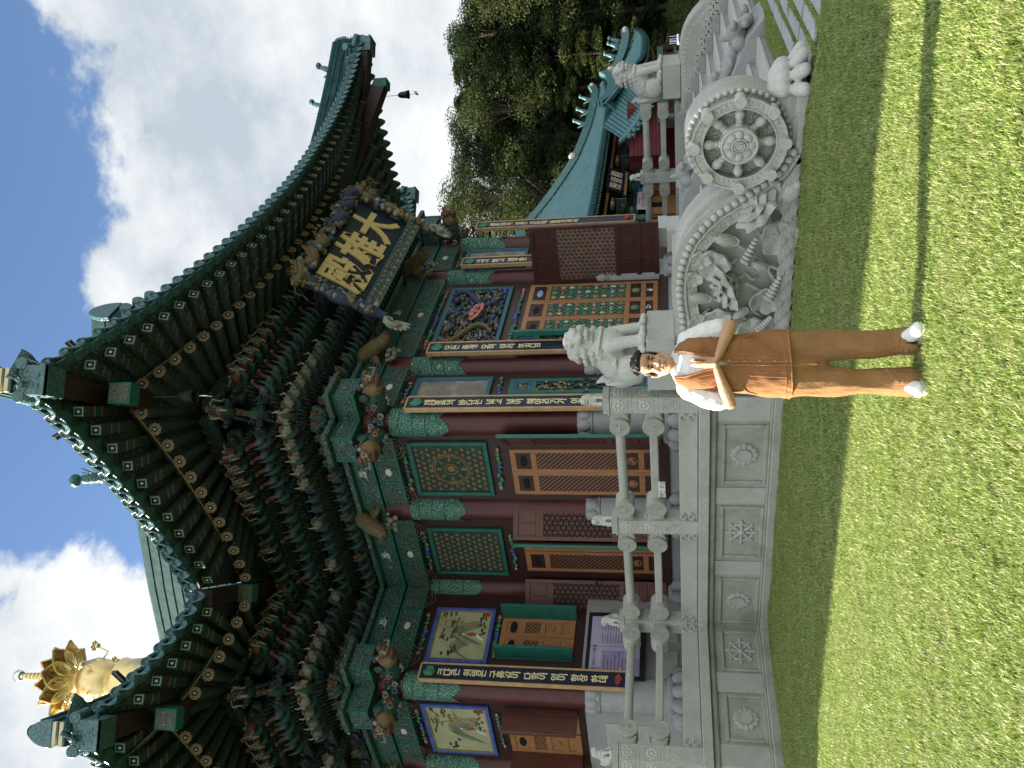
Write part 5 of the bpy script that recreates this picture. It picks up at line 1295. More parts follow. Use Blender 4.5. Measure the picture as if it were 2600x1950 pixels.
# name board under the front eave
def nameboard():
    bt, tp = V((4.95, .16, 7.18)), V((4.95, -.44, 8.12)); z = (tp - bt).normalized(); x = V((1, 0, 0)); y = z.cross(x); c = (bt + tp) / 2; h = (tp - bt).length; w = 3.42
    M = frame(c, x, y, z); t = thing('name_board', 'large navy name board with three gold characters framed by carved dragons', 'name board', M)
    b = MB(); mbox(b, M, -w / 2, w / 2, -.03, .05, -h / 2, h / 2); build(b, 'board', 'navy_board', t)
    b = MB()
    for ch, xx in (('殿', -1.03), ('雄', 0), ('大', 1.03)): b.join(glyph(ch, .98, M @ T(xx, -.03, 0), .03, .028, .98))
    build(b, 'lettering', 'gold_letter', t)
    b = MB(); mbox(b, M, -w / 2 - .1, w / 2 + .1, -.14, .06, -h / 2 - .28, -h / 2 - .02); bb = build(b, 'lower_border', 'frieze', t, .01); b = MB()
    for zz in (-h / 2 - .28, -h / 2 - .15, -h / 2 - .03): mbox(b, M, -w / 2 - .1, w / 2 + .1, -.152, -.136, zz - .012, zz + .012)
    build(b, 'border_line', 'teal_trim', bb); b = MB()
    for k in range(60): b.ell(M @ V((-w / 2 - .05 + (w + .1) * k / 59, -.15, -h / 2 - .09 + .02 * sin(k * 2.4))), .022, None, 6, 5, k % 3)
    for k in range(40): b.ell(M @ V((-w / 2 + w * k / 39, -.145, -h / 2 - .215)), (.03, .012, .035), M.to_3x3(), 6, 5, (k + 1) % 3)
    build(b, 'border_carving', ['dull_cream', 'dull_red', 'dull_blue'], bb)
    random.seed(4)
    def dragon(x0, x1, zc, mat, flip):
        b = MB(); n = 46; pts = []
        for i in range(n): u = i / (n - 1); pts.append(M @ V((lerp(x0, x1, u), -.10 - .05 * cos(u * 21), zc + .085 * sin(u * 17))))
        b.tube(pts, [.03 + .075 * min(1, u_ * 5) for u_ in [i / n for i in range(n)]], 9)
        d = build(b, 'carved_dragon', mat, t)
        b = MB(); h_ = pts[-1]; R = M.to_3x3(); sg = 1 if x1 > x0 else -1
        O = lambda a, q, r: h_ + R @ V((sg * a, q, r))
        b.ell(O(.06, -.06, .02), (.17, .14, .13), R, 10, 8); b.ell(O(.24, -.10, -.01), (.15, .10, .065), R, 10, 8); b.ell(O(.20, -.09, -.12), (.13, .08, .035), R, 8, 6); b.ell(O(.36, -.11, .04), (.05, .06, .045), R, 8, 6)
        for s in (-1, 1):
            b.tube([O(.0, s * .06 - .06, .12), O(-.16, s * .10 - .06, .22), O(-.30, s * .1 - .06, .20)], [.035, .025, .008], 6); b.ell(O(.12, s * .09 - .07, .11), .045, None, 8, 6)
            b.tube([O(.33, s * .06 - .12, .02), O(.44, s * .14 - .12, -.08), O(.36, s * .16 - .10, -.22), O(.42, s * .18 - .1, -.34)], [.016, .014, .010, .004], 5)
        for k in range(9): a = .6 + .32 * k; b.tube([O(-.04, -.06, 0), O(-.04 + .30 * cos(a), -.06, .30 * sin(a))], [.03, .005], 5)
        for k in range(6): b.tube([O(.12 + .02 * k, -.1, -.12), O(.10 + .03 * k, -.12 - .02 * k, -.36)], [.018, .004], 5)
        build(b, 'dragon_head', 'dragon_skin', d)
        b = MB()
        for i in range(2, n - 2):
            if i % 2 == 0: p = pts[i]; b.prism([p + R @ V((-.05, -.02, .10)), p + R @ V((.05, -.02, .10)), p + R @ V((0, -.02, .19))], R @ V((0, .02, 0)))
        build(b, 'dragon_fin', 'dull_ochre', d)
    dragon(.02, -1.86, h / 2 + .16, 'dragon_skin', 0); dragon(.12, 1.86, h / 2 + .16, 'blue_scale', 1)
    for s in (-1, 1):
        b = MB(); pts = [M @ V((s * (w / 2 + .14 + .06 * sin(q * 4)), -.09, h / 2 + .06 - (h + .55) * q)) for q in [i / 20 for i in range(21)]]; b.tube(pts, [.10 + .025 * sin(i * .9) for i in range(21)], 9); dd = build(b, 'carved_dragon', 'blue_scale' if s < 0 else 'dragon_skin', t)
        b = MB(); e = pts[-1]; R = M.to_3x3()
        b.tube([e + R @ V((s * .16 * (1 - q / 9) * sin(q * .8) + s * .10, -.03, -.10 - .16 * (1 - q / 9) * cos(q * .8))) for q in range(9)], [.08 - .007 * q for q in range(9)], 7)
        for k in range(6): b.petal(frame(e + R @ V((s * .06, -.03, -.16)), x, y, z) @ RY(pi * .5 * s + .35 * k * s), .32, .10, .2, .3, 3, 4, .02)
        build(b, 'dragon_tail', 'dull_cream', dd)
        b = MB()
        for k in range(80): q = rnd(0, 1); b.ell(M @ V((s * (w / 2 + .14 + rnd(-.14, .14)), -.12 - rnd(0, .06), h / 2 + .1 - (h + .4) * q)), rnd(.03, .065), None, 7, 5, k % 4)
        build(b, 'cloud_carving', ['dull_cream', 'dull_blue', 'dull_green', 'dull_ochre'], dd)
    b = MB()
    for k in range(170): b.ell(M @ V((rnd(-1.8, 1.8), -.08 - rnd(0, .08), h / 2 + .14 + rnd(-.16, .17))), rnd(.03, .062), None, 7, 5, k % 4)
    build(b, 'cloud_carving', ['dull_cream', 'dull_blue', 'dull_green', 'dull_ochre'], t)
    b = MB()
    for s in (-1, 1): b.bar(M @ V((s * 1.2, .05, h / 2)), V((4.95 + s * 1.2, 1.5, 8.5)), .06, .06); b.bar(M @ V((s * 1.2, .05, -h / 2)), V((4.95 + s * 1.2, 1.5, 7.3)), .06, .06)
    build(b, 'hanger', 'iron', t)
nameboard()
# wind bells under the front corners
def bell(c, label):
    t = thing('wind_bell', label, 'wind bell', loc=c, group='wind bells under the eave corners'); c = V(c)
    b = MB(); b.lathe([(.02, .02), (.05, .0), (.075, -.06), (.085, -.16), (.10, -.24), (.115, -.26), (.10, -.262), (.02, -.05)], c, 18); bl = build(b, 'bell_body', 'bronze', t)
    b = MB(); b.cyl(c + V((0, 0, .42)), c, .006); b.cyl(c + V((0, 0, -.1)), c + V((0, 0, -.40)), .005); build(b, 'wire', 'iron', t)
    b = MB(); R = Matrix.Rotation(.7, 3, 'Z'); f_ = c + V((0, 0, -.47)); b.ell(f_, (.09, .008, .045), R, 10, 6); b.prism([f_ + R @ V((-.07, -.004, 0)), f_ + R @ V((-.15, -.004, .06)), f_ + R @ V((-.15, -.004, -.06))], R @ V((0, .008, 0))); build(b, 'fish_clapper', 'off_white', t)
bell((-.75, -.72, 8.62), 'bronze wind bell under the nearest upturned eave corner, against dark woodwork'); bell((11.2, -1.3, 8.20), 'bronze wind bell hanging against the sky at the far eave corner')
# notice board and small rail sign
M = face((0, 5.52, 0), (0, -1)); t = thing('notice_board', 'purple two-sheet notice board on the stone wall beside the long plaque', 'notice board', M @ T(0, 0, 2.2))
b = MB(); mbox(b, M, -.72, .72, 0, .04, 2.08, 3.14); build(b, 'backboard', 'black_board', t)
b = MB(); mbox(b, M, -.66, -.06, -.008, 0, 2.18, 3.07, 0); mbox(b, M, -.05, .62, -.008, 0, 2.18, 3.07, 0); mbox(b, M, -.655, -.30, -.012, -.0085, 2.19, 2.50, 1); mbox(b, M, -.5, -.15, -.011, -.0085, 2.45, 2.86, 1); mbox(b, M, -.655, -.5, -.010, -.0085, 2.55, 3.06, 1)
sh = build(b, 'printed_sheet', ['purple_print', 'print_violet'], t)
b = MB(); b.join(glyph("좋아도 '일어나' 이별을", .075, M @ T(-.37, -.010, 2.99), .002, .008))
for j in range(9):
    n_ = rnd(.25, .5); mbox(b, M, -.60, -.60 + n_, -.0135, -.0125, 2.80 - .065 * j, 2.815 - .065 * j)
for c_ in (.02, .30):
    for j in range(12): mbox(b, M, c_, c_ + rnd(.14, .24), -.010, -.0085, 2.86 - .05 * j, 2.872 - .05 * j)
build(b, 'printed_text', 'print_ink', sh)
S0 = V((-.02, 1.70, 1.70)); M = face((-.075, 1.66, 1.70), (-1, 0)); t = thing('rail_sign', 'small white sign hung on the lower balustrade rail', 'sign', M)
b = MB(); mbox(b, M, -.16, .16, -.006, .006, -.045, .06); pl = build(b, 'sign_plate', 'off_white', t, .004); b = MB(); b.join(glyph('계단 조심', .085, M @ T(0, -.006, .005), .002, .006)); build(b, 'lettering', 'print_ink', pl)
# stone steps and plain blocks on the platform
b = MB(); b.bx(3.4, 6.5, .55, 1.46, ZP - .02, 1.50); b.bx(3.2, 6.7, .25, .55, ZP - .02, 1.33); sp = build(b, 'door_step', 'granite_pale', plat, .015)
t = thing('stone_block', 'stacked pale stone blocks below the dark open door leaf', 'stone block', loc=(6.7, .5, ZP))
b = MB(); b.bx(6.42, 7.10, .45, .95, ZP, 1.60); build(b, 'lower_block', 'granite_pale', t, .01); b = MB(); b.bx(6.75, 7.35, .55, 1.0, 1.60, 1.79); build(b, 'upper_block', 'granite_pale', t, .01)
# ------------------------------------------------------------------ the visitor
random.seed(2)
PM = T(-5.479, -4.315, .0) @ RZ(math.radians(-54.52))
pr = thing('person', 'smiling person in a rust denim vest and tan trousers, palms pressed together on the lawn', 'person', PM)
def pput(mb, name, mats, vox, it, parent=pr, amp=0, sc=(8, 8, 8), dec=0):
    me = sculpt(mb, vox, it, .5, amp, sc, dec); me.transform(PM); return put(me, name, mats, parent)
HM = T(.035, .0, 1.555) @ RY(math.radians(4)) @ RZ(math.radians(4)) @ S3(.98, 1, 1)     # head frame: origin at the jaw hinge height
b = MB(); h = MB()
h.ell((0, .018, .095), (.074, .094, .092)); h.ell((0, -.012, .03), (.064, .080, .085)); h.ell((0, -.040, -.012), (.050, .052, .045)); h.ell((0, -.066, -.040), (.026, .024, .018))
for s in (-1, 1):
    h.chain([(s * .058, .0, .01), (s * .045, -.035, -.030), (s * .016, -.066, -.043)], [.022, .019, .016])
    h.ell((s * .040, -.060, .030), (.024, .022, .024)); h.ell((s * .033, -.0765, .080), (.026, .014, .0085)); h.ell((s * .078, .018, .045), (.011, .021, .033), Matrix.Rotation(s * .25, 3, 'Z')); h.ell((s * .083, .022, .058), (.007, .018, .018)); h.ell((s * .076, .006, .024), (.009, .010, .011))
    h.ell((s * .013, -.096, .028), (.0085, .011, .0085)); h.ell((s * .031, -.0735, .0555), (.0145, .010, .005))
    h.chain([(s * .030, -.079, .006), (s * .037, -.070, -.006)], [.008, .007])
h.chain([(0, -.084, .074), (0, -.094, .052), (0, -.106, .034)], [.009, .0095, .0125]); h.ell((0, -.104, .029), (.013, .013, .010))
h.chain([(-.024, -.078, .001), (-.009, -.089, .0025), (.009, -.089, .0025), (.024, -.078, .001)], [.006, .0075, .0075, .006]); h.chain([(-.020, -.077, -.010), (0, -.087, -.0125), (.020, -.077, -.010)], [.006, .0085, .006])
h.ell((0, -.045, .125), (.060, .048, .045))
b.join(h, HM)
b.chain([(.028, .022, 1.42), (.034, .012, 1.51), (.036, .008, 1.56)], [.066, .054, .056])
b.chain([(.03, .01, .90), (.03, .0, 1.15), (.032, .0, 1.33)], [.13, .12, .125]); b.chain([(-.10, .01, 1.405), (.17, .01, 1.395)], [.062, .062]); b.chain([(-.09, .02, 1.42), (.03, .02, 1.47), (.15, .02, 1.41)], [.045, .055, .045])
for s, sh, el, wr in ((1, (.185, .01, 1.385), (.268, -.075, 1.135), (.082, -.205, 1.215)), (-1, (-.120, .01, 1.395), (-.218, -.075, 1.145), (-.006, -.205, 1.225))):
    e, w_ = V(el), V(wr); m = e.lerp(w_, .35)
    b.chain([sh, V(sh).lerp(e, .5), el], [.055, .046, .040]); b.chain([el, m, e.lerp(w_, .75), wr], [.040, .041, .030, .025])
    # hand: palm facing its partner, fingers upright, thumb along the near edge
    ax = V((.05 * -s, -.03, 1)).normalized(); fw = V((.34, -.94, 0)); nrm = fw.cross(ax).normalized()
    base = V(wr) + V((-.030 * s + .001, -.006, .035)); off = nrm * (-.0115 if s < 0 else .0115)
    cen = V((.040, -.212, 1.262)) + off * 1.1
    for q in (-.026, -.009, .009, .024): b.chain([V(wr) + fw * q * .5, cen + fw * q * .92 - ax * .018, cen + fw * q + ax * .034], [.017, .0125, .0115])
    for q, L, r in ((-.028, .064, .0082), (-.010, .080, .0090), (.0095, .086, .0092), (.028, .076, .0088)):
        r0 = cen + fw * q + ax * .036; b.chain([r0, r0 + ax * L * .5 + off * .10, r0 + ax * L - off * .25], [r * 1.06, r, r * .82], 8)
    t0 = cen - fw * .030 - ax * .030; b.chain([V(wr) - fw * .006, t0, t0 - fw * .016 + ax * .040, t0 - fw * .012 + ax * .072], [.017, .014, .0105, .0088], 8)
for s, hx in ((1, .115), (-1, -.075)): b.chain([(hx, .01, .90), (.145 if s > 0 else -.09, .0, .48), (.146 if s > 0 else -.095, .0, .13)], [.085, .058, .040])
body = pput(b, 'body', 'skin', .0042, 3, amp=.0008, sc=(40, 40, 40))
# eyes, brows, lips
H_ = lambda p: PM @ HM @ V(p); R3 = (PM @ HM).to_3x3()
for s in (-1, 1):
    e = MB(); e.ell(H_((s * .031, -.0735, .0635)), (.0135, .0105, .0078), R3, 14, 10); eo = build(e, 'eye', 'eye_white', pr)
    e = MB(); e.ell(H_((s * .031 + .001, -.0830, .0637)), (.0060, .0024, .0064), R3, 12, 8); build(e, 'iris', 'iris', eo)
    e = MB(); e.tube([H_((s * .0165, -.0795, .0645)), H_((s * .024, -.0850, .0715)), H_((s * .034, -.0845, .0725)), H_((s * .0455, -.0755, .0660))], [.0016, .0026, .0026, .0014], 6); build(e, 'eyelash', 'hair', pr)
    e = MB(); e.tube([H_((s * .0145, -.0890, .0845)), H_((s * .027, -.0905, .0925)), H_((s * .040, -.0835, .0930)), H_((s * .051, -.0720, .0855))], [.0050, .0062, .0054, .0024], 6); build(e, 'eyebrow', 'hair', pr)
e = MB(); e.tube([H_((s_ * .0275, -.0790 - .0085 * (1 - (s_) ** 2), -.0035 - .0028 * (1 - s_ ** 2))) for s_ in (-1, -.6, -.2, .2, .6, 1)], [.0010, .0021, .0024, .0024, .0021, .0010], 6); build(e, 'mouth_line', 'iris', pr)
e = MB(); e.tube([H_((s_ * .024, -.0815 - .0105 * (1 - s_ ** 2), .0012 + .001 * abs(s_))) for s_ in (-1, -.5, 0, .5, 1)], [.001, .0036, .0040, .0036, .001], 7); e.tube([H_((s_ * .021, -.0800 - .0125 * (1 - s_ ** 2), -.0095)) for s_ in (-1, -.5, 0, .5, 1)], [.001, .0042, .0050, .0042, .001], 7); build(e, 'lips', 'lips', pr)
# short dark hair
b = MB(); hh = MB()
hh.ell((0, .032, .112), (.0785, .096, .086)); hh.ell((0, .075, .06), (.066, .052, .075)); hh.ell((0, -.02, .165), (.060, .070, .035))
for s in (-1, 1): hh.ell((s * .070, .025, .085), (.015, .050, .045)); hh.ell((s * .070, -.012, .075), (.010, .018, .028))
for k in range(230):
    a = rnd(0, 2 * pi); t = rnd(0, 1) ** .6; x, y = .070 * t * cos(a), .004 + .085 * t * sin(a); z = .112 + .082 * math.sqrt(max(0, 1 - (x / .080) ** 2 - ((y - .02) / .115) ** 2))
    if z < .135 and y < -.02: continue
    d = V((x * 2 + rnd(-.03, .03), -.05 + rnd(-.05, .03), .07)).normalized(); p = V((x, y, z)); hh.chain([p, p + d * rnd(.012, .026)], [.010, .004], 6)
for k in range(26): x = -.055 + .11 * k / 25; hh.chain([(x, -.060 - .018 * (1 - (x / .06) ** 2), .150), (x + rnd(-.008, .008), -.078 - .016 * (1 - (x / .06) ** 2) + rnd(-.004, .006), .150 + rnd(.004, .026))], [.011, .005], 6)
b.join(hh, HM); pput(b, 'hair', 'hair', .0040, 1, amp=.0030, sc=(130, 130, 130))
# white shirt
b = MB()
b.chain([(.03, .005, .93), (.03, .0, 1.15), (.032, .0, 1.32)], [.145, .136, .138]); b.chain([(-.10, .012, 1.395), (.17, .012, 1.385)], [.078, .078]); b.chain([(-.06, .02, 1.435), (.032, .02, 1.462), (.13, .02, 1.43)], [.052, .066, .052])
b.ell((.033, .0, 1.36), (.150, .142, .105)); b.ell((.033, -.03, 1.30), (.13, .118, .12))
for s, p0, p1, p2 in ((1, (.18, .01, 1.39), (.232, -.025, 1.28), (.252, -.045, 1.205)), (-1, (-.115, .01, 1.40), (-.178, -.025, 1.29), (-.203, -.045, 1.215))): b.chain([p0, p1, p2], [.078, .070, .068])
pput(b, 'shirt', 'white_cotton', .006, 4, amp=.0055, sc=(13, 13, 26))
b = MB(); pts = []
for k in range(25): a = 2 * pi * k / 24; pts.append(PM @ V((.033 + .072 * sin(a), .012 - .074 * cos(a), 1.462 - .052 * max(0, cos(a)) - .0)))
b.tube(pts, .0075, 6, 0, False); build(b, 'shirt_collar', 'white_cotton', pr)
# vest: cloth wrapped round the chest with a V opening
VR = [(.775, .024, .212, .150, 0), (.83, .024, .212, .150, 0), (.95, .026, .200, .150, 0), (1.08, .030, .188, .152, 0), (1.17, .032, .186, .156, .6), (1.25, .033, .190, .160, 5.5), (1.33, .034, .188, .158, 11), (1.40, .034, .180, .140, 17), (1.45, .034, .146, .114, 26), (1.488, .034, .100, .090, 42)]
def vest(u, v, grow=0):
    z = lerp(.775, 1.485, v); g = lambda i: interp([(r[0], r[i]) for r in VR], z)
    cx, a, d, op = g(1), g(2) + grow, g(3) + grow, math.radians(g(4)); th = lerp(op, 2 * pi - op, u)
    s_, c_ = sin(th), cos(th); ex = .80
    x = cx + a * (abs(s_) ** ex) * (1 if s_ > 0 else -1); y = .006 - d * (abs(c_) ** ex) * (1 if c_ > 0 else -1)
    n_ = noise.noise(V((x * 11, y * 11, z * 7))) * .012 + noise.noise(V((x * 34, y * 20, z * 13))) * .006
    hem = .004 * sin(th * 23) * max(0, 1 - (z - .775) / .06)
    return V((x + s_ * (n_ + hem), y - c_ * (n_ + hem), z + .008 * sin(th * 2) * max(0, 1 - v * 4)))
b = MB(); b.grid(lambda u, v: PM @ vest(u, v), 110, 46, 0, .007); vs_ = build(b, 'vest', 'rust_denim', pr, 0, 60)
b = MB()
for sd in (0, 1):
    f = (lambda t: t) if sd == 0 else (lambda t: 1 - t)
    b.tube([PM @ vest(f(.004), v, .004) for v in [i / 40 for i in range(41)]], .0042, 5)
    b.tube([PM @ vest(f(.030), v, .002) for v in [i / 40 for i in range(41)]], .0016, 4)
    b.tube([PM @ vest(f(t), .055, .003) for t in [i / 40 * .5 for i in range(41)]], .0022, 4); b.tube([PM @ vest(f(t), .006, .003) for t in [i / 40 * .5 for i in range(41)]], .0045, 5)
    b.tube([PM @ vest(f(lerp(.065, .20, t)), .44 - .16 * t ** 2.2, .003) for t in [i / 14 for i in range(15)]], .0030, 5)
    b.tube([PM @ vest(f(.05 + .0 * t), .44 - .40 * t, .003) for t in [i / 14 for i in range(15)]], .0018, 4)
    b.tube([PM @ vest(f(lerp(.10, .27, t)), .60 + .26 * t, .003) for t in [i / 14 for i in range(15)]], .0022, 4)
build(b, 'vest_seam', 'seam', vs_)
for v in (.53, .40, .27, .14, .05):
    b = MB(); c = PM @ vest(.004, v, .006); d = (PM.to_3x3() @ V((0, -1, 0))); b.cyl(c + PM.to_3x3() @ V((.004, 0, 0)), c + d * .007 + PM.to_3x3() @ V((.004, 0, 0)), .0085, .0075, 12); build(b, 'vest_button', 'button', vs_)
b = MB(); c = PM @ vest(.17, .60, .005); b.box(c, (.018, .004, .030), PM.to_3x3()); build(b, 'vest_label', 'tan_denim', vs_)
# trousers
b = MB(); b.ell((.022, .01, .86), (.195, .135, .12)); b.chain([(.022, .01, .80), (.015, .005, .66), (.012, .0, .59)], [.13, .085, .055])
b.chain([(.125, .005, .80), (.133, .0, .58), (.138, -.005, .36), (.142, -.005, .18), (.150, -.014, .066)], [.112, .102, .094, .090, .091])
b.chain([(-.082, .005, .80), (-.085, .0, .58), (-.098, -.010, .36), (-.098, -.012, .18), (-.098, -.018, .072)], [.112, .100, .076, .087, .098])
for k in range(3):
    b.chain([(.07 + .01 * k, -.07, .10 + .025 * k), (.146, -.092, .085 + .03 * k), (.22, -.06, .10 + .03 * k)], [.008, .016, .008]); b.chain([(-.17, -.06, .11 + .035 * k), (-.095, -.098, .10 + .028 * k), (-.02, -.06, .15 + .03 * k)], [.010, .015, .009])
tr_ = pput(b, 'trousers', 'tan_denim', .0062, 4, amp=.017, sc=(11, 11, 5))
b = MB(); b.tube([PM @ V((.015 + .004 * sin(z * 40), -.131 - .02 * (z - .6), z)) for z in [.78 - .012 * i for i in range(14)]], .003, 5); build(b, 'fly_seam', 'seam', tr_)
# trainers with three dark stripes
for x0, ang in ((.168, .42), (-.118, -.30)):
    M = PM @ T(x0, -.050, .016) @ RZ(ang) @ S3(1.08, .92, 1.18); sh = MB()
    sh.chain([(0, .105, .045), (0, .02, .050), (0, -.07, .040), (0, -.125, .030)], [.040, .043, .042, .034]); sh.chain([(0, .085, .07), (0, .05, .095)], [.038, .034]); sh.ell((0, -.115, .034), (.045, .058, .030)); sh.chain([(0, .0, .085), (0, -.06, .062)], [.026, .028])
    me = sculpt(sh, .006, 3); me.transform(M); s_ = put(me, 'shoe', 'shoe_white', pr)
    b = MB(); prof = [(.046 * math.cos(a) * (1 if abs(math.sin(a)) < .9 else .95), -.02 + .152 * math.sin(a)) for a in [2 * pi * i / 28 for i in range(28)]]
    b.prism([M @ V((x, y, -.008)) for x, y in prof], (0, 0, .026)); build(b, 'shoe_sole', 'sole', s_, .004)
    b = MB()
    for sg in (-1, 1):
        for k in range(3): b.bar(M @ V((sg * .047, -.020 + .032 * k - .018, .024)), M @ V((sg * .037, .006 + .032 * k - .018, .086)), .016, .014, M.to_3x3() @ V((sg, 0, .2)))
    b.tube([M @ V((-.030, .098, .06)), M @ V((0, .146, .062)), M @ V((.030, .098, .06))], .010, 6); build(b, 'shoe_stripe', 'shoe_black', s_)
    b = MB()
    for k in range(5): b.tube([M @ V((-.024, -.015 - .017 * k, .083 - .008 * k)), M @ V((0, -.015 - .017 * k, .093 - .0085 * k)), M @ V((.024, -.015 - .017 * k, .083 - .008 * k))], .0036, 5)
    build(b, 'shoe_lace', 'sole', s_)
# ------------------------------------------------------------------ side halls, hill and trees beyond
random.seed(31)
def corrugated(fn, n, k, per, amp, name, mat, par):
    """roof slope fn(u,v) with rounded tile rows running down it"""
    b = MB(); b.grid(lambda u, v: fn(u, v) + V((0, 0, amp * (abs(cos(pi * u * per)) ** .6))), n, k, 0, .06); q = n // per
    for i in range(n * k):
        if q > 2 and (i % n) % q in (q // 2 - 1, q // 2): b.m[i] = 1
    return build(b, name, [mat, 'tile_dark'], par)
def sidehall(label, X0, X1, Y, ze, zr, depth, zf, nrows, open_left=True, hip_r=3.0, name='side_hall', gable=None):
    """hall facing -Y: eave line at Y, ridge zr, floor zf"""
    t = thing(name, label, 'temple', loc=((X0 + X1) / 2, Y + depth, zf))
    def ez(x): f = abs((x - (X0 + X1) / 2) / ((X1 - X0) / 2)); return ze + .45 * f ** 4
    def rz(x): return zr
    def front(u, v):
        x = lerp(X0, X1, u)
        lim = interp(gable, x) if gable else min(depth, max(.02, (X1 - x) * 1.05)) if hip_r else depth
        d = lim * v; q = d / depth
        return V((x, Y + d, ez(x) + (zr - ze) * (.62 * q + .38 * q * q)))
    corrugated(front, nrows * 8, 8, nrows, .13, 'tiled_slope', 'tile_teal', t)
    b = MB()
    def back(u, v): p = front(u, 1 - v); return V((p.x, 2 * (Y + depth) - p.y, p.z))
    b.grid(back, 40, 8, 0, .06); build(b, 'rear_slope', 'tile_teal', t)
    if hip_r:
        b = MB()
        def side(u, v): y = lerp(Y, Y + 2 * depth, u); d = min(abs(y - Y), abs(Y + 2 * depth - y)) * .95 * v; p = d / depth; return V((X1 - d, y, ez(X1) + (zr - ze) * (.62 * p + .38 * p * p)))
        if gable: b.grid(lambda u, v: front(lerp((gable[0][0] - X0) / (X1 - X0), 1, u), 1).lerp(V((front(lerp((gable[0][0] - X0) / (X1 - X0), 1, u), 1).x, 2 * (Y + depth) - front(lerp((gable[0][0] - X0) / (X1 - X0), 1, u), 1).y, front(lerp((gable[0][0] - X0) / (X1 - X0), 1, u), 1).z)), v), 16, 2, 0, .06)
        else: b.grid(side, 24, 6, 0, .06)
        build(b, 'hip_slope', 'tile_teal', t)
    # ridges
    b = MB(); xe = gable[0][0] if gable else X1 - depth * 1.02 if hip_r else X1
    pr_ = [(lerp(X0, xe, i / 10), Y + depth, zr + .12 + .55 * (abs(i / 10 * 2 - 1)) ** 3) for i in range(11)]
    for k in range(3):
        for A, B in zip(pr_, pr_[1:]): b.bar(V(A) + V((0, 0, .16 * k)), V(B) + V((0, 0, .16 * k)), .34 - .06 * k, .15)
    if hip_r:
        hp = [front(1, 0) + V((0, 0, .15))] ; hp = []
        for i in range(9):
            q = i / 8; d = depth * q; hp.append(V((X1 - d / 1.05, Y + d, ez(X1) * (1 - q) + ez(X1 - d) * q + (zr - ze) * (.62 * q + .38 * q * q) + .18 + .25 * (1 - q) ** 6)))
        if gable: hp = [front((x - X0) / (X1 - X0), 1) + V((0, 0, .18 + .28 * (1 if x > X1 - .6 else 0))) for x in [lerp(X1, gable[0][0], i / 16) for i in range(17)]]
        for k in range(3):
            for A, B in zip(hp, hp[1:]): b.bar(A + V((0, 0, .13 * k)), B + V((0, 0, .13 * k)), .30 - .05 * k, .13)
    rg = build(b, 'roof_ridge', 'tile_teal', t)
    if hip_r:
        for q in (.25, .45, .65):
            b = MB(); A = hp[int(q * (len(hp) - 1) * (.62 if gable else 1))]; figure(b, A + V((0, 0, .5)), (1, -1, .3), 1.3); build(b, 'ridge_figure', 'tile_teal', rg)
        b = MB(); b.ell(hp[0] + V((0, 0, .1)), (.22, .2, .16)); b.ell(hp[11 if gable else -1] + V((0, -.1, .25)), (.2, .2, .2)); build(b, 'lime_mortar', 'tile_white', rg)
    # eave tiles and rafters
    b = MB(); rb = MB(); r2 = MB(); n = nrows
    for i in range(n + 1):
        x = lerp(X0, X1, i / n); z = ez(x); b.cyl((x, Y + .3, z + .05), (x, Y - .06, z - .05), .085, .085, 8); b.ell((x + (X1 - X0) / n / 2, Y - .02, z - .12), (.09, .03, .08), None, 6, 5)
    m = n
    for i in range(m + 1):
        x = lerp(X0, X1, i / m); z = ez(x); rb.bar((x, Y + .12, z - .24), (x, Y + 1.2, z - .05), .11, .11); r2.cyl((x, Y + .75, z - .46), (x, Y + 2.2, z - .1), .065, .065, 8)
    build(b, 'eave_tiles', 'tile_dark', t); build(rb, 'flying_rafters', 'capital_paint', t); build(r2, 'round_rafters', 'ochre', t)
    b = MB(); b.bx(X0, X1, Y + .3, Y + 2.4, ze - .13, ze - .08); b.bx(X0, X1, Y + 2.35, Y + 2.45, ze - 1.5, ze - .1); build(b, 'eave_board', 'shade_paint', t)
    return t, ez
X0, X1 = 17.5, 40.5
sh, ez = sidehall('long teal roofed side hall with a white banner, seen past the dark open door leaf', X0, X1, 7.4, 4.75, 8.35, 3.7, 1.0, 84, gable=[(30.2, 3.7), (31.6, 2.75), (33.4, 1.75), (36.0, 1.15), (38.5, .75), (40.5, .25)])
yw_ = 9.3; zf = 1.0
b = MB(); b.bx(X0, X1 - 3, yw_ + .05, yw_ + 3.5, zf, 4.6); build(b, 'hall_wall', 'dark_wood', sh)
cols = [18.4 + 2.55 * k for k in range(8)]
for x in cols:
    b = MB(); b.cyl((x, yw_, zf), (x, yw_, 3.3), .17, .16, 14); c = build(b, 'column', 'red_lacquer', sh); b = MB(); b.cyl((x, yw_, 2.55), (x, yw_, 3.2), .18, .175, 14); b.ell((x, yw_ - .3, 3.25), (.12, .3, .14)); build(b, 'painted_capital', 'capital_paint', c)
    b = MB(); b.ell((x, yw_ - .55, 3.62), (.3, .3, .14)); b.bx(x - .05, x + .05, yw_ - 1.0, yw_, 3.45, 3.95); b.bx(x - .5, x + .5, yw_ - .3, yw_ - .2, 3.75, 3.9); build(b, 'bracket_set', 'beam_paint', sh)
    for k in range(3): b = MB(); b.ell((x - .4 + .4 * k, yw_ - .75, 4.1), (.08, .16, .10)); build(b, 'dragon_tip', 'ochre' if k != 1 else 'cream', sh)
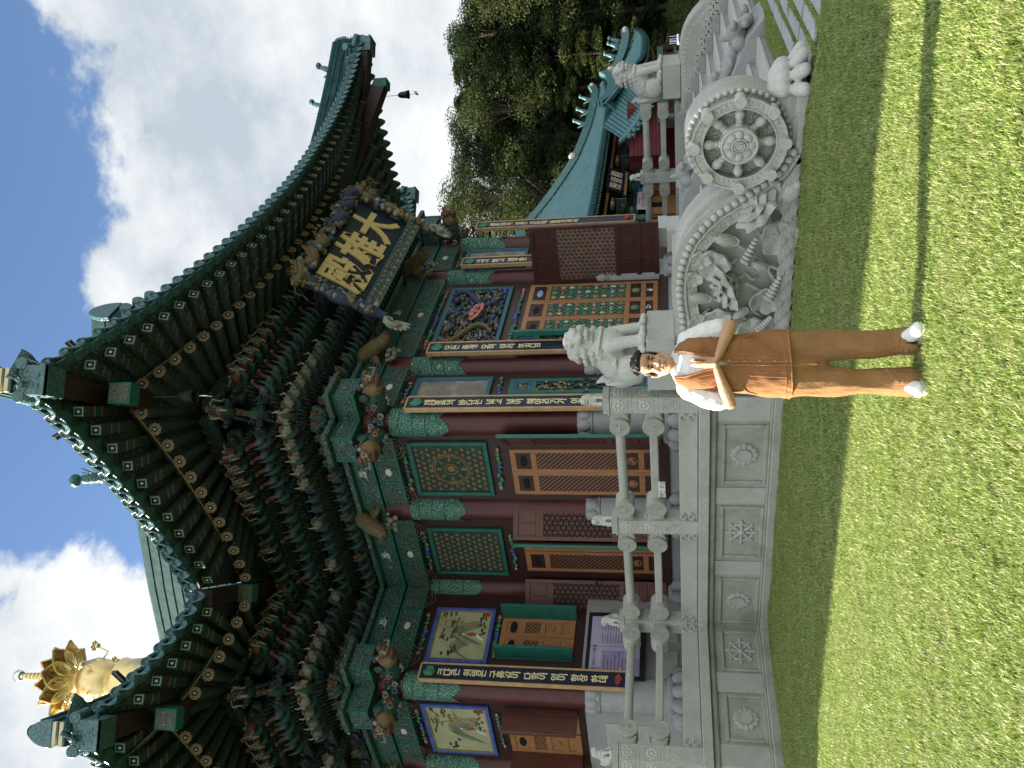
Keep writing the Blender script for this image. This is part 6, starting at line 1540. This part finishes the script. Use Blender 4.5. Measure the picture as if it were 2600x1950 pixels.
for a, c in zip(cols, cols[1:]):
    b = MB(); b.bx(a + .15, c - .15, yw_ - .1, yw_ + .1, 3.0, 3.28); b.bx(a - .1, c + .1, yw_ - .16, yw_ + .12, 3.32, 3.5); build(b, 'painted_beam', 'beam_paint', sh)
    for k in range(3):
        x = lerp(a + .25, c - .95, k / 2); b = MB(); b.bx(x, x + .68, yw_ - .05, yw_ + .06, zf + .1, 2.5); d = build(b, 'door', 'orange_wood', sh, .01); b = MB(); b.bx(x + .1, x + .58, yw_ - .07, yw_ - .045, zf + .9, 2.4); build(b, 'lattice', 'ochre' if k != 1 else 'dark_void', d)
# board and banner on it
bt_, tp_ = V((28.0, 8.25, 3.62)), V((28.0, 7.95, 4.36)); z = (tp_ - bt_).normalized(); x = V((1, 0, 0)); y = z.cross(x); M = frame((27.6, 8.1, 3.99), x, y, z)
t = thing('name_board', 'small black name board with three white characters under the teal eave', 'name board', M)
b = MB(); mbox(b, M, -1.2, 1.2, -.03, .03, -.42, .42); build(b, 'board', 'black_board', t); b = MB(); mbox(b, M, -1.28, 1.28, -.05, .03, -.52, -.41); build(b, 'board_frame', 'ochre', t)
b = MB()
for ch, xx in (('殿', -.66), ('音', 0), ('觀', .66)): b.join(glyph(ch, .60, M @ T(xx, -.03, 0), .01, .012))
build(b, 'lettering', 'cream', t)
M = face((27.65, 9.0, 2.79), (0, -1)); t = thing('cloth_banner', 'white banner with a blue end and red lettering on the teal roofed hall', 'banner', M)
b = MB(); mbox(b, M, -1.3, .62, -.01, .01, -.27, .27, 0); mbox(b, M, .62, 1.12, -.01, .01, -.27, .27, 1); cl = build(b, 'banner_cloth', ['print_white', 'print_blue'], t)
b = MB(); b.join(glyph('코로나19 감염증 관련', .22, M @ T(-.36, -.012, -.02), .004, .014, .82)); build(b, 'red_lettering', 'print_red', cl)
b = MB(); b.join(glyph('예방 수칙 안내', .10, M @ T(-.36, -.012, .17), .003, .005)); b.join(glyph('출입자 발열 확인 마스크 착용', .075, M @ T(-.36, -.012, -.2), .003, .004)); build(b, 'grey_lettering', 'print_ink', cl)
b = MB(); b.join(glyph('안내', .20, M @ T(.87, -.012, 0), .003, .008)); build(b, 'white_lettering', 'print_white', cl)
# hall with a red boarded gable end, roof falling to the right
g = thing('gable_hall', 'teal roofed hall with red boarded gable behind the far balustrade', 'temple', loc=(29, 6, 1.0))
A_, B_, C_, D_ = V((26.9, 5.95, 3.40)), V((28.35, 4.45, 2.05)), V((28.6, 4.15, 3.85)), V((28.6, 4.6, 2.5))
def groof(u, v):
    lo = V((27.05, 6.05, 3.45)).lerp(V((28.3, 4.35, 2.35)), u); hi = V((30.6, 6.6, 4.6)).lerp(V((31.6, 4.2, 3.55)), u); p = lo.lerp(hi, v); return p + V((0, 0, -.28 * sin(pi * u) * (1 - .3 * v)))
corrugated(groof, 80, 6, 14, .05, 'tiled_slope', 'tile_teal', g)
b = MB(); pts = [groof(i / 12, 0) + V((-.05, -.05, .10)) for i in range(13)]; b.tube(pts, .11, 8); b.tube([p + V((.12, .12, .12)) for p in pts], .11, 8); rg = build(b, 'gable_ridge', 'tile_teal', g)
for i in range(9): b = MB(); p = groof((i + .5) / 9, 0) + V((-.10, -.10, -.10)); b.ell(p, (.13, .13, .13)); b.ell(p + V((-.05, -.05, -.16)), (.07, .07, .1)); build(b, 'verge_tile', 'tile_teal', rg)
b = MB(); gw = lambda s, z: V((27.1, 6.0, z)) + V((1.3, -1.72, 0)) * s
n_ = V((-.80, -.60, 0)); b.prism([gw(0, 3.22) - n_ * .1, gw(1.0, 2.15) - n_ * .1, gw(1.0, 1.75) - n_ * .1, gw(-.35, 1.75) - n_ * .1, gw(-.35, 3.3) - n_ * .1], (.6, .5, 0)); gb = build(b, 'gable_boarding', 'siding_red', g)
b = MB()
for k in range(9): z = 1.82 + .16 * k; b.bar(gw(-.35, z) - n_ * .098, gw(min(1.0, (3.22 - z) / 1.07), z) - n_ * .098, .014, .02)
build(b, 'board_joint', 'dark_void', gb); b = MB(); b.bar(gw(.02, 3.08) + n_ * -.09, gw(1.0, 2.03) + n_ * -.09, .04, .05); build(b, 'gable_rail', 'painting_ground', gb)
b = MB(); b.bx(28.6, 36, 5.2, 8, 1.0, 3.4); build(b, 'hall_wall', 'siding_red', g)
for k in range(4):
    x = 25.2 + .1 * k; y = 5.9 - .62 * k; b = MB(); c = V((26.4 + .5 * k, 4.9 - .6 * k, 0)); b.cyl(c + V((0, 0, .6)), c + V((0, 0, 1.75)), .10, .10, 12); cc = build(b, 'porch_column', 'red_lacquer', g); b = MB(); b.cyl(c + V((0, 0, 1.35)), c + V((0, 0, 1.76)), .11, .11, 12); build(b, 'painted_capital', 'capital_paint', cc)
b = MB(); a, c = V((26.2, 5.1, 0)), V((28.3, 2.6, 0)); b.bar(a + V((0, 0, 1.9)), c + V((0, 0, 1.9)), .2, .24); b.bar(a + V((0, 0, 1.28)), c + V((0, 0, 1.28)), .12, .10); build(b, 'painted_beam', 'beam_paint', g)
b = MB(); b.bar(a + V((.3, .3, .95)), c + V((.3, .3, .95)), .1, .55); build(b, 'porch_door', 'orange_wood', g); b = MB(); b.bar(a + V((.35, .35, 1.5)), c + V((.35, .35, 1.5)), .1, .5); build(b, 'dark_opening', 'dark_wood', g)
# small pavilion farther right
sp_, ez2 = sidehall('small teal roofed pavilion low on the grassy slope behind the far lion', 30.5, 37.0, 3.9, 2.75, 4.0, 1.6, 1.0, 22, name='small_pavilion')
b = MB(); b.bx(31, 36, 5.0, 6.0, 1.0, 2.75); build(b, 'pavilion_wall', 'dark_wood', sp_)
# little stand on the terrace
t = thing('incense_stand', 'small brown stand topped with silver balls at the edge of the terrace', 'stand', loc=(20.5, .55, .9))
b = MB(); b.bx(20.2, 20.8, .35, .75, .5, 1.02); b.bx(20.1, 20.9, .25, .85, 1.02, 1.12); build(b, 'stand_box', 'orange_wood', t, .02)
for k in range(5): b = MB(); b.ell((20.15 + .17 * k, .3 + .1 * (k % 2), 1.20), .075); b.cyl((20.15 + .17 * k, .3 + .1 * (k % 2), 1.1), (20.15 + .17 * k, .3 + .1 * (k % 2), 1.5), .012); build(b, 'silver_ball', 'steel_ball', t)

# hill
def hz(x, y):
    d = (x - 34) * .80 + (y - 6) * .45; q = min(1, max(0, (d - 3.5) / 13)); base = .6 + (6.2 + .12 * (y - 6)) * q * q * (3 - 2 * q) + max(0, d - 12) * .16
    return base * (1 if d > -14 else max(0, (d + 22) / 8)) - .62 + .30 * noise.noise(V((x * .11, y * .11, 0)))
b = MB(); b.grid(lambda u, v: (lambda x, y: (x, y, hz(x, y)))(16 + 150 * u, -60 + 200 * v), 90, 110); hl = build(b, 'hill', 'hill_grass'); tag(hl, kind='structure')
def leafcloud(b, c, r, n, s, mi=0):
    for _ in range(n):
        d = V((random.gauss(0, 1), random.gauss(0, 1), random.gauss(0, 1))).normalized() * (rnd(.35, 1) ** .5); p = V(c) + V((d.x * r[0], d.y * r[1], d.z * r[2]))
        x = V((rnd(-1, 1), rnd(-1, 1), rnd(-.5, .5))).normalized(); y = x.cross(V((rnd(-1, 1), rnd(-1, 1), rnd(-1, 1)))).normalized(); L = s * rnd(.6, 1.3); w_ = L * .42
        b.add([p - x * L * .5, p + y * w_ * .5, p + x * L * .5, p - y * w_ * .5], [(0, 1, 2, 3)], mi)
def broad(seed, H, n=44, spread=.30, low=.20):
    random.seed(seed); t = MB(); c = MB()
    t.tube([(0, 0, 0), (.1 * rnd(-1, 1), 0, H * .3), (rnd(-.3, .3), rnd(-.3, .3), H * .62), (rnd(-.4, .4), rnd(-.4, .4), H * .88)], [.26, .20, .12, .04], 8)
    for k in range(n):
        a = rnd(0, 6.28); q = rnd(0, 1); z = H * (low + (.97 - low) * q); R = H * spread * (sin(pi * min(1, .22 + .74 * q)) ** .8) * rnd(.35, 1)
        p = V((R * cos(a), R * sin(a), z)); t.tube([(0, 0, z * .72), p * .5 + V((0, 0, z * .42)), p], [.07, .05, .015], 5)
        for j in range(4): leafcloud(c, p + V((rnd(-.7, .7), rnd(-.7, .7), rnd(-.5, .5))) * H * .07, (H * .085, H * .085, H * .055), 105, .030 * H ** .6 * 1.45)
    return t, c
def conifer(seed, H):
    random.seed(seed); t = MB(); c = MB(); t.tube([(0, 0, 0), (rnd(-.2, .2), rnd(-.2, .2), H * .55), (0, 0, H)], [.25, .15, .02], 8)
    for k in range(64):
        z = H * rnd(.12, .97); R = H * .23 * (1 - z / H) ** .6 + .3; a = rnd(0, 6.28); p = V((R * cos(a), R * sin(a), z - R * .22))
        t.tube([(0, 0, z), p], [.04, .01], 4)
        for j in range(6): f = rnd(.25, 1.05); leafcloud(c, V((p.x * f, p.y * f, lerp(z, p.z, f))), (.62, .62, .34), 46, .30)
    return t, c
def bush(seed):
    random.seed(seed); t = MB(); c = MB(); t.tube([(0, 0, 0), (0, 0, .8)], [.06, .03], 5)
    for k in range(12): leafcloud(c, (rnd(-.6, .6), rnd(-.6, .6), rnd(.3, 1.2)), (.4, .4, .3), 60, .13)
    return t, c
LIB = {}
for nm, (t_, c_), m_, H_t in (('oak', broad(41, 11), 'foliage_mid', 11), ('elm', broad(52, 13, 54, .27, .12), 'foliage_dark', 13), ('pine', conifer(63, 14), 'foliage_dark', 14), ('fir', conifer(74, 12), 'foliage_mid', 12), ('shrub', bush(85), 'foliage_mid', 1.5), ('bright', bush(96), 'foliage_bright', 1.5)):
    LIB[nm] = (localmesh(t_, 'trunk', 'bark'), localmesh(c_, 'crown', m_), H_t)
def tree(kind, x, y, top, label, name='tree', cat='tree', sink=.3, group=None, wide=1.0):
    """top: crown height as a share of the sight line over the wood, or the height in metres for small things"""
    if top < 2 and x < 42: x += 6.0; y += 1.2
    elif top < 2: x += 3.5
    z0 = hz(x, y) - sink; H = LIB[kind][2]
    if top < 2: d = (x + 10.17) * .814 + (y + 7.57) * .58; ztop = 1.48 + d * .262 * (top - (.06 if y < 6 else 0)); s = (ztop - z0) / H
    else: s = (top - 1) / H
    W = T(x, y, z0) @ RZ(rnd(0, 6.28)) @ S3(s * wide, s * wide, s); t = thing(name, label, cat, W, group=group or 'trees on the hill behind the side halls')
    place('trunk', LIB[kind][0], t, W); place('crown', LIB[kind][1], t, W); return t
random.seed(77)
DENSE = 'dark dense tree in the thick wood on the hill'
tree('oak', 37.0, 14.2, 1.02, 'rounded broad tree with lit crown, leftmost of the wood beside the hall eave'); tree('oak', 39.2, 9.0, .92, 'broad tree with sunlit crown over the middle of the teal roof')
tree('elm', 41.0, 4.6, 1.0, 'tallest broad leafy tree of the wood, between the far lion and the wind bell'); tree('oak', 40.2, 1.6, .97, 'big sunlit leafy tree nearest the picture edge')
tree('fir', 37.8, 7.4, .60, 'small lit young conifer just above the teal roof ridge', wide=1.2); tree('fir', 36.8, 5.2, .50, 'small yellowish young conifer standing behind the far lion', wide=1.2)
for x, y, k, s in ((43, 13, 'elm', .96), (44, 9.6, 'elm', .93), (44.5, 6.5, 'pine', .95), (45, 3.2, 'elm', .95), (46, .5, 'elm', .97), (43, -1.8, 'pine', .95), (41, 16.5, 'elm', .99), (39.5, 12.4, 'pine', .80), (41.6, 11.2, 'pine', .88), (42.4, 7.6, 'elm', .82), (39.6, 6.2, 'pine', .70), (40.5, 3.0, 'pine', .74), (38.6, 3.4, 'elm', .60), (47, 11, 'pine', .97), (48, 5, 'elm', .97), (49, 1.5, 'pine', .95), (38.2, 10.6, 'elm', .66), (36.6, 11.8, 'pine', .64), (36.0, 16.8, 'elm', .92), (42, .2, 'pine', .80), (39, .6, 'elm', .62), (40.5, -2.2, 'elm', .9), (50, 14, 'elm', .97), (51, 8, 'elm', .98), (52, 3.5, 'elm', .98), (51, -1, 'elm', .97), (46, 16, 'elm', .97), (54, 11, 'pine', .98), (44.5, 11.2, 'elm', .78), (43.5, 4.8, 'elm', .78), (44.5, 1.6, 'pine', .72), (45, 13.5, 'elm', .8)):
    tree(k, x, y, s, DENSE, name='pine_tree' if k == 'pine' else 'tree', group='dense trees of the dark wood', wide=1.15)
for x, y, k, s, l in ((41.6, 14.6, 'shrub', 3.2, 'olive shrub on the slope right above the long teal roof'), (41.0, 17.6, 'shrub', 3.0, 'reddish olive shrub beside the ridge figures of the teal roof'), (41.5, 4.4, 'bright', 2.6, 'bright green sapling on the slope above the small pavilion'), (30.5, 1.6, 'shrub', 3.2, 'dark rounded shrub low at the picture edge below the pavilion'), (33.5, .2, 'shrub', 3.6, 'wide dark shrub beyond the stair wall at the picture edge'), (26.5, .2, 'shrub', 2.6, 'low shrub behind the incense stand')):
    tree(k, x, y, s, l, name='shrub', cat='shrub', group='shrubs on the slope')
# ------------------------------------------------------------------ turf: short blades over the lawn near the camera
random.seed(9)
def tuft(n, h):
    b = MB()
    for k in range(n):
        a = rnd(0, 6.28); r = rnd(0, .045); x, y = r * cos(a), r * sin(a); L = h * rnd(.55, 1.15); d = rnd(0, 6.28); lean = rnd(.25, .95); w_ = rnd(.0018, .0032); p = V((-sin(d), cos(d), 0)) * w_; dd = V((cos(d), sin(d), 0))
        A = V((x, y, -.004)); B = A + V((0, 0, L * .6)) + dd * L * lean * .30; C = A + V((0, 0, L * (.92 - .2 * lean))) + dd * L * lean * .85
        b.add([A - p, A + p, B + p * .8, B - p * .8, C], [(0, 1, 2, 3), (3, 2, 4)])
    return b
tc_ = bpy.data.collections.new('turf_tufts')
for k in range(6):
    me = localmesh(tuft(7 + 2 * (k % 4), .034 + .006 * k), 'grass_tuft', 'grass_blade', 180); o = bpy.data.objects.new('grass_tuft', me); tc_.objects.link(o)
poly = [(-10.0, -7.6), (-5.6, -12.0), (1.2, -6.6), (1.0, -5.58), (-.80, -5.50), (-.80, -4.85), (-.45, -4.5), (-.30, -4.0), (-.17, -3.3), (-.20, -.1), (-.25, 4.55), (-2.85, 4.55), (-3.0, 6.4), (-5.8, 4.2)]
gv = [(x, y, .002) for x, y in poly]; gf = [tuple(range(len(poly)))]
for x0_, x1_, y0_, y1_ in JOINTS + [(.3, 10, -4.19, -3.78)]: gf.append(tuple(range(len(gv), len(gv) + 4))); gv += [(x0_, y0_, .002), (x1_, y0_, .002), (x1_, y1_, .002), (x0_, y1_, .002)]
me = bpy.data.meshes.new('grass'); me.from_pydata(gv, [], gf)
gr = bpy.data.objects.new('grass', me); COL.objects.link(gr); setmats(me, 'lawn_soil'); tag(gr, 'short green turf of the temple lawn', 'grass', kind='stuff')
g = bpy.data.node_groups.new('turf', 'GeometryNodeTree'); g.interface.new_socket('Geometry', in_out='INPUT', socket_type='NodeSocketGeometry'); g.interface.new_socket('Geometry', in_out='OUTPUT', socket_type='NodeSocketGeometry')
gi = g.nodes.new('NodeGroupInput'); go = g.nodes.new('NodeGroupOutput')
dp = g.nodes.new('GeometryNodeDistributePointsOnFaces'); 
n2_ = g.nodes.new('ShaderNodeTexNoise'); n2_.inputs['Scale'].default_value = 7; n2_.inputs['Detail'].default_value = 5; n2_.inputs['Roughness'].default_value = .7
p2_ = g.nodes.new('GeometryNodeInputPosition'); g.links.new(p2_.outputs[0], n2_.inputs['Vector'])
m2_ = g.nodes.new('ShaderNodeMapRange'); m2_.inputs[1].default_value = .36; m2_.inputs[2].default_value = .50; m2_.inputs[3].default_value = 250; m2_.inputs[4].default_value = 2000; g.links.new(n2_.outputs[0], m2_.inputs[0]); g.links.new(m2_.outputs[0], dp.inputs['Density'])
ci = g.nodes.new('GeometryNodeCollectionInfo'); ci.inputs['Collection'].default_value = tc_; ci.inputs['Separate Children'].default_value = True; ci.inputs['Reset Children'].default_value = True
ip = g.nodes.new('GeometryNodeInstanceOnPoints'); ip.inputs['Pick Instance'].default_value = True
rv = g.nodes.new('FunctionNodeRandomValue'); rv.data_type = 'FLOAT_VECTOR'; rv.inputs[0].default_value = (-.12, -.12, 0); rv.inputs[1].default_value = (.12, .12, 6.28)
nz = g.nodes.new('ShaderNodeTexNoise'); nz.inputs['Scale'].default_value = 1.7; nz.inputs['Detail'].default_value = 4
ps = g.nodes.new('GeometryNodeInputPosition'); g.links.new(ps.outputs[0], nz.inputs['Vector'])
mp = g.nodes.new('ShaderNodeMapRange'); mp.inputs[1].default_value = .3; mp.inputs[2].default_value = .7; mp.inputs[3].default_value = .62; mp.inputs[4].default_value = 1.35; g.links.new(nz.outputs[0], mp.inputs[0])
jn = g.nodes.new('GeometryNodeJoinGeometry')
L_ = g.links.new
L_(gi.outputs[0], dp.inputs[0]); L_(dp.outputs[0], ip.inputs[0]); L_(ci.outputs[0], ip.inputs['Instance']); L_(rv.outputs[0], ip.inputs['Rotation']); L_(mp.outputs[0], ip.inputs['Scale']); L_(ip.outputs[0], jn.inputs[0]); L_(gi.outputs[0], jn.inputs[0]); L_(jn.outputs[0], go.inputs[0])
md = gr.modifiers.new('turf', 'NODES'); md.node_group = g
# a few taller blades where mowing cannot reach, along the stone
# ------------------------------------------------------------------ camera, sun, sky
cam = bpy.data.cameras.new('camera'); co = bpy.data.objects.new('camera', cam); COL.objects.link(co)
cam.sensor_width = 36; cam.lens = 36 * 2214.4 / 2600; cam.clip_start = .1; cam.clip_end = 2000
yw, pt, ro = math.radians(54.52), math.radians(10.608), math.radians(-.905)
Fw = V((sin(yw) * cos(pt), cos(yw) * cos(pt), sin(pt))); Rt = V((cos(yw), -sin(yw), 0)); Up = Rt.cross(Fw)
R2 = Rt * cos(ro) + Up * sin(ro); U2 = R2.cross(Fw)
co.matrix_world = frame((-10.174, -7.569, 1.479), -U2, R2, -Fw)     # the photograph was taken with the phone on its side
scene.camera = co
SUN_EL = math.radians(27); sdir = V((-.405, .914, 0)) * cos(SUN_EL) + V((0, 0, sin(SUN_EL)))
sl = bpy.data.lights.new('sun', 'SUN'); sl.energy = 5.0; sl.angle = math.radians(.5); sl.color = (1, .90, .72)
so = bpy.data.objects.new('sun', sl); COL.objects.link(so); so.rotation_euler = (-sdir).to_track_quat('-Z', 'Y').to_euler(); so.location = (-20, 40, 30)
w = bpy.data.worlds.new('World'); scene.world = w; w.use_nodes = True
nt = w.node_tree; nd = nt.nodes; lk = nt.links; bg = nd['Background']
def wn(typ, **kw):
    x = nd.new('ShaderNode' + typ)
    for k, v in kw.items(): setattr(x, k, v)
    return x
def wm(op, a, b_=None, c=None):
    x = wn('Math', operation=op)
    for i, v in enumerate((a, b_, c)):
        if v is None: continue
        if hasattr(v, 'is_linked'): lk.new(v, x.inputs[i])
        else: x.inputs[i].default_value = v
    return x.outputs[0]
sky = wn('TexSky', sky_type='NISHITA'); sky.sun_disc = False; sky.sun_elevation = SUN_EL; sky.sun_rotation = math.atan2(-.405, .914)
sky.air_density = 1.0; sky.dust_density = .35; sky.ozone_density = 2.2
tc = wn('TexCoord'); dirv = tc.outputs['Generated']
LOBES = [((.857, .2, .476), .135), ((.747, .388, .539), .075), ((.851, .298, .433), .17), ((.93, .201, .309), .25), ((.917, .292, .273), .22), ((.40, .685, .60), .17), ((.43, .72, .50), .16), ((.482, .671, .563), .075), ((.84, .12, .53), .09), ((.95, -.35, .2), .45), ((-.75, -.55, .38), 1.05), ((-.9, .2, .35), .75), ((.1, -.95, .35), .9), ((-.35, -.3, .9), .75)]  # widest lobes lie behind the camera, cloud added there for neutral fill
field = None
for dv, r in LOBES:
    d = V(dv).normalized(); q = wn('VectorMath', operation='DISTANCE'); lk.new(dirv, q.inputs[0]); q.inputs[1].default_value = d
    m_ = wm('SUBTRACT', 1.0, wm('DIVIDE', q.outputs['Value'], r))
    field = m_ if field is None else wm('SMOOTH_MAX', field, m_, .25)
def wnoise(sc, det, ro_, off=0):
    x = wn('TexNoise'); x.inputs['Scale'].default_value = sc; x.inputs['Detail'].default_value = det; x.inputs['Roughness'].default_value = ro_
    mp = wn('Mapping'); mp.inputs['Location'].default_value = (off, off * .7, off * .3); mp.inputs['Scale'].default_value = (1, 1, 1.5); lk.new(dirv, mp.inputs[0]); lk.new(mp.outputs[0], x.inputs['Vector']); return x.outputs['Fac']
n1 = wnoise(5.5, 9, .62, 3.1); n2 = wnoise(2.6, 6, .6, 8.2)
f = wm('ADD', field, wm('MULTIPLY', wm('SUBTRACT', n1, .5), 1.9))
mr = wn('MapRange', interpolation_type='SMOOTHSTEP'); lk.new(f, mr.inputs[0]); mr.inputs[1].default_value = -.02; mr.inputs[2].default_value = .24
mask = mr.outputs[0]
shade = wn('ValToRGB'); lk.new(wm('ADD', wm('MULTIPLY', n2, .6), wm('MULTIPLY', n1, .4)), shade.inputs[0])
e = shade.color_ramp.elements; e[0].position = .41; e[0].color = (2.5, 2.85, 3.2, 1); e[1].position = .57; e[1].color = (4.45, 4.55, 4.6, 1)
tint = wn('Mix', data_type='RGBA', blend_type='MULTIPLY'); tint.inputs[0].default_value = 1; lk.new(sky.outputs[0], tint.inputs[6]); tint.inputs[7].default_value = (.92, .96, 1.02, 1)
# clouds behind the camera, out of view, brightened to add fill on the shaded hall
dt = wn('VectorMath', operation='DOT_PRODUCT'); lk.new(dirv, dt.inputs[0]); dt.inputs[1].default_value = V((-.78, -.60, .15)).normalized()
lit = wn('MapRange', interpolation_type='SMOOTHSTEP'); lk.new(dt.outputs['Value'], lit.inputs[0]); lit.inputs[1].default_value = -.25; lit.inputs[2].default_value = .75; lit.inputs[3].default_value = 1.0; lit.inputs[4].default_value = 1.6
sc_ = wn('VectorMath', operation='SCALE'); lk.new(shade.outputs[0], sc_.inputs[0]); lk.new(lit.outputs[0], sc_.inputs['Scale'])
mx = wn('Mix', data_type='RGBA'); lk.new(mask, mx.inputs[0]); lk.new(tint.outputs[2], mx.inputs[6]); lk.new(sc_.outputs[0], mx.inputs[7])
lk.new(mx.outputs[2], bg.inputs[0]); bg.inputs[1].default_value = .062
scene.view_settings.view_transform = 'Standard'; scene.view_settings.look = 'None'; scene.view_settings.exposure = 1.85; scene.view_settings.gamma = 1
scene.cycles.max_bounces = 6; scene.cycles.use_denoising = True
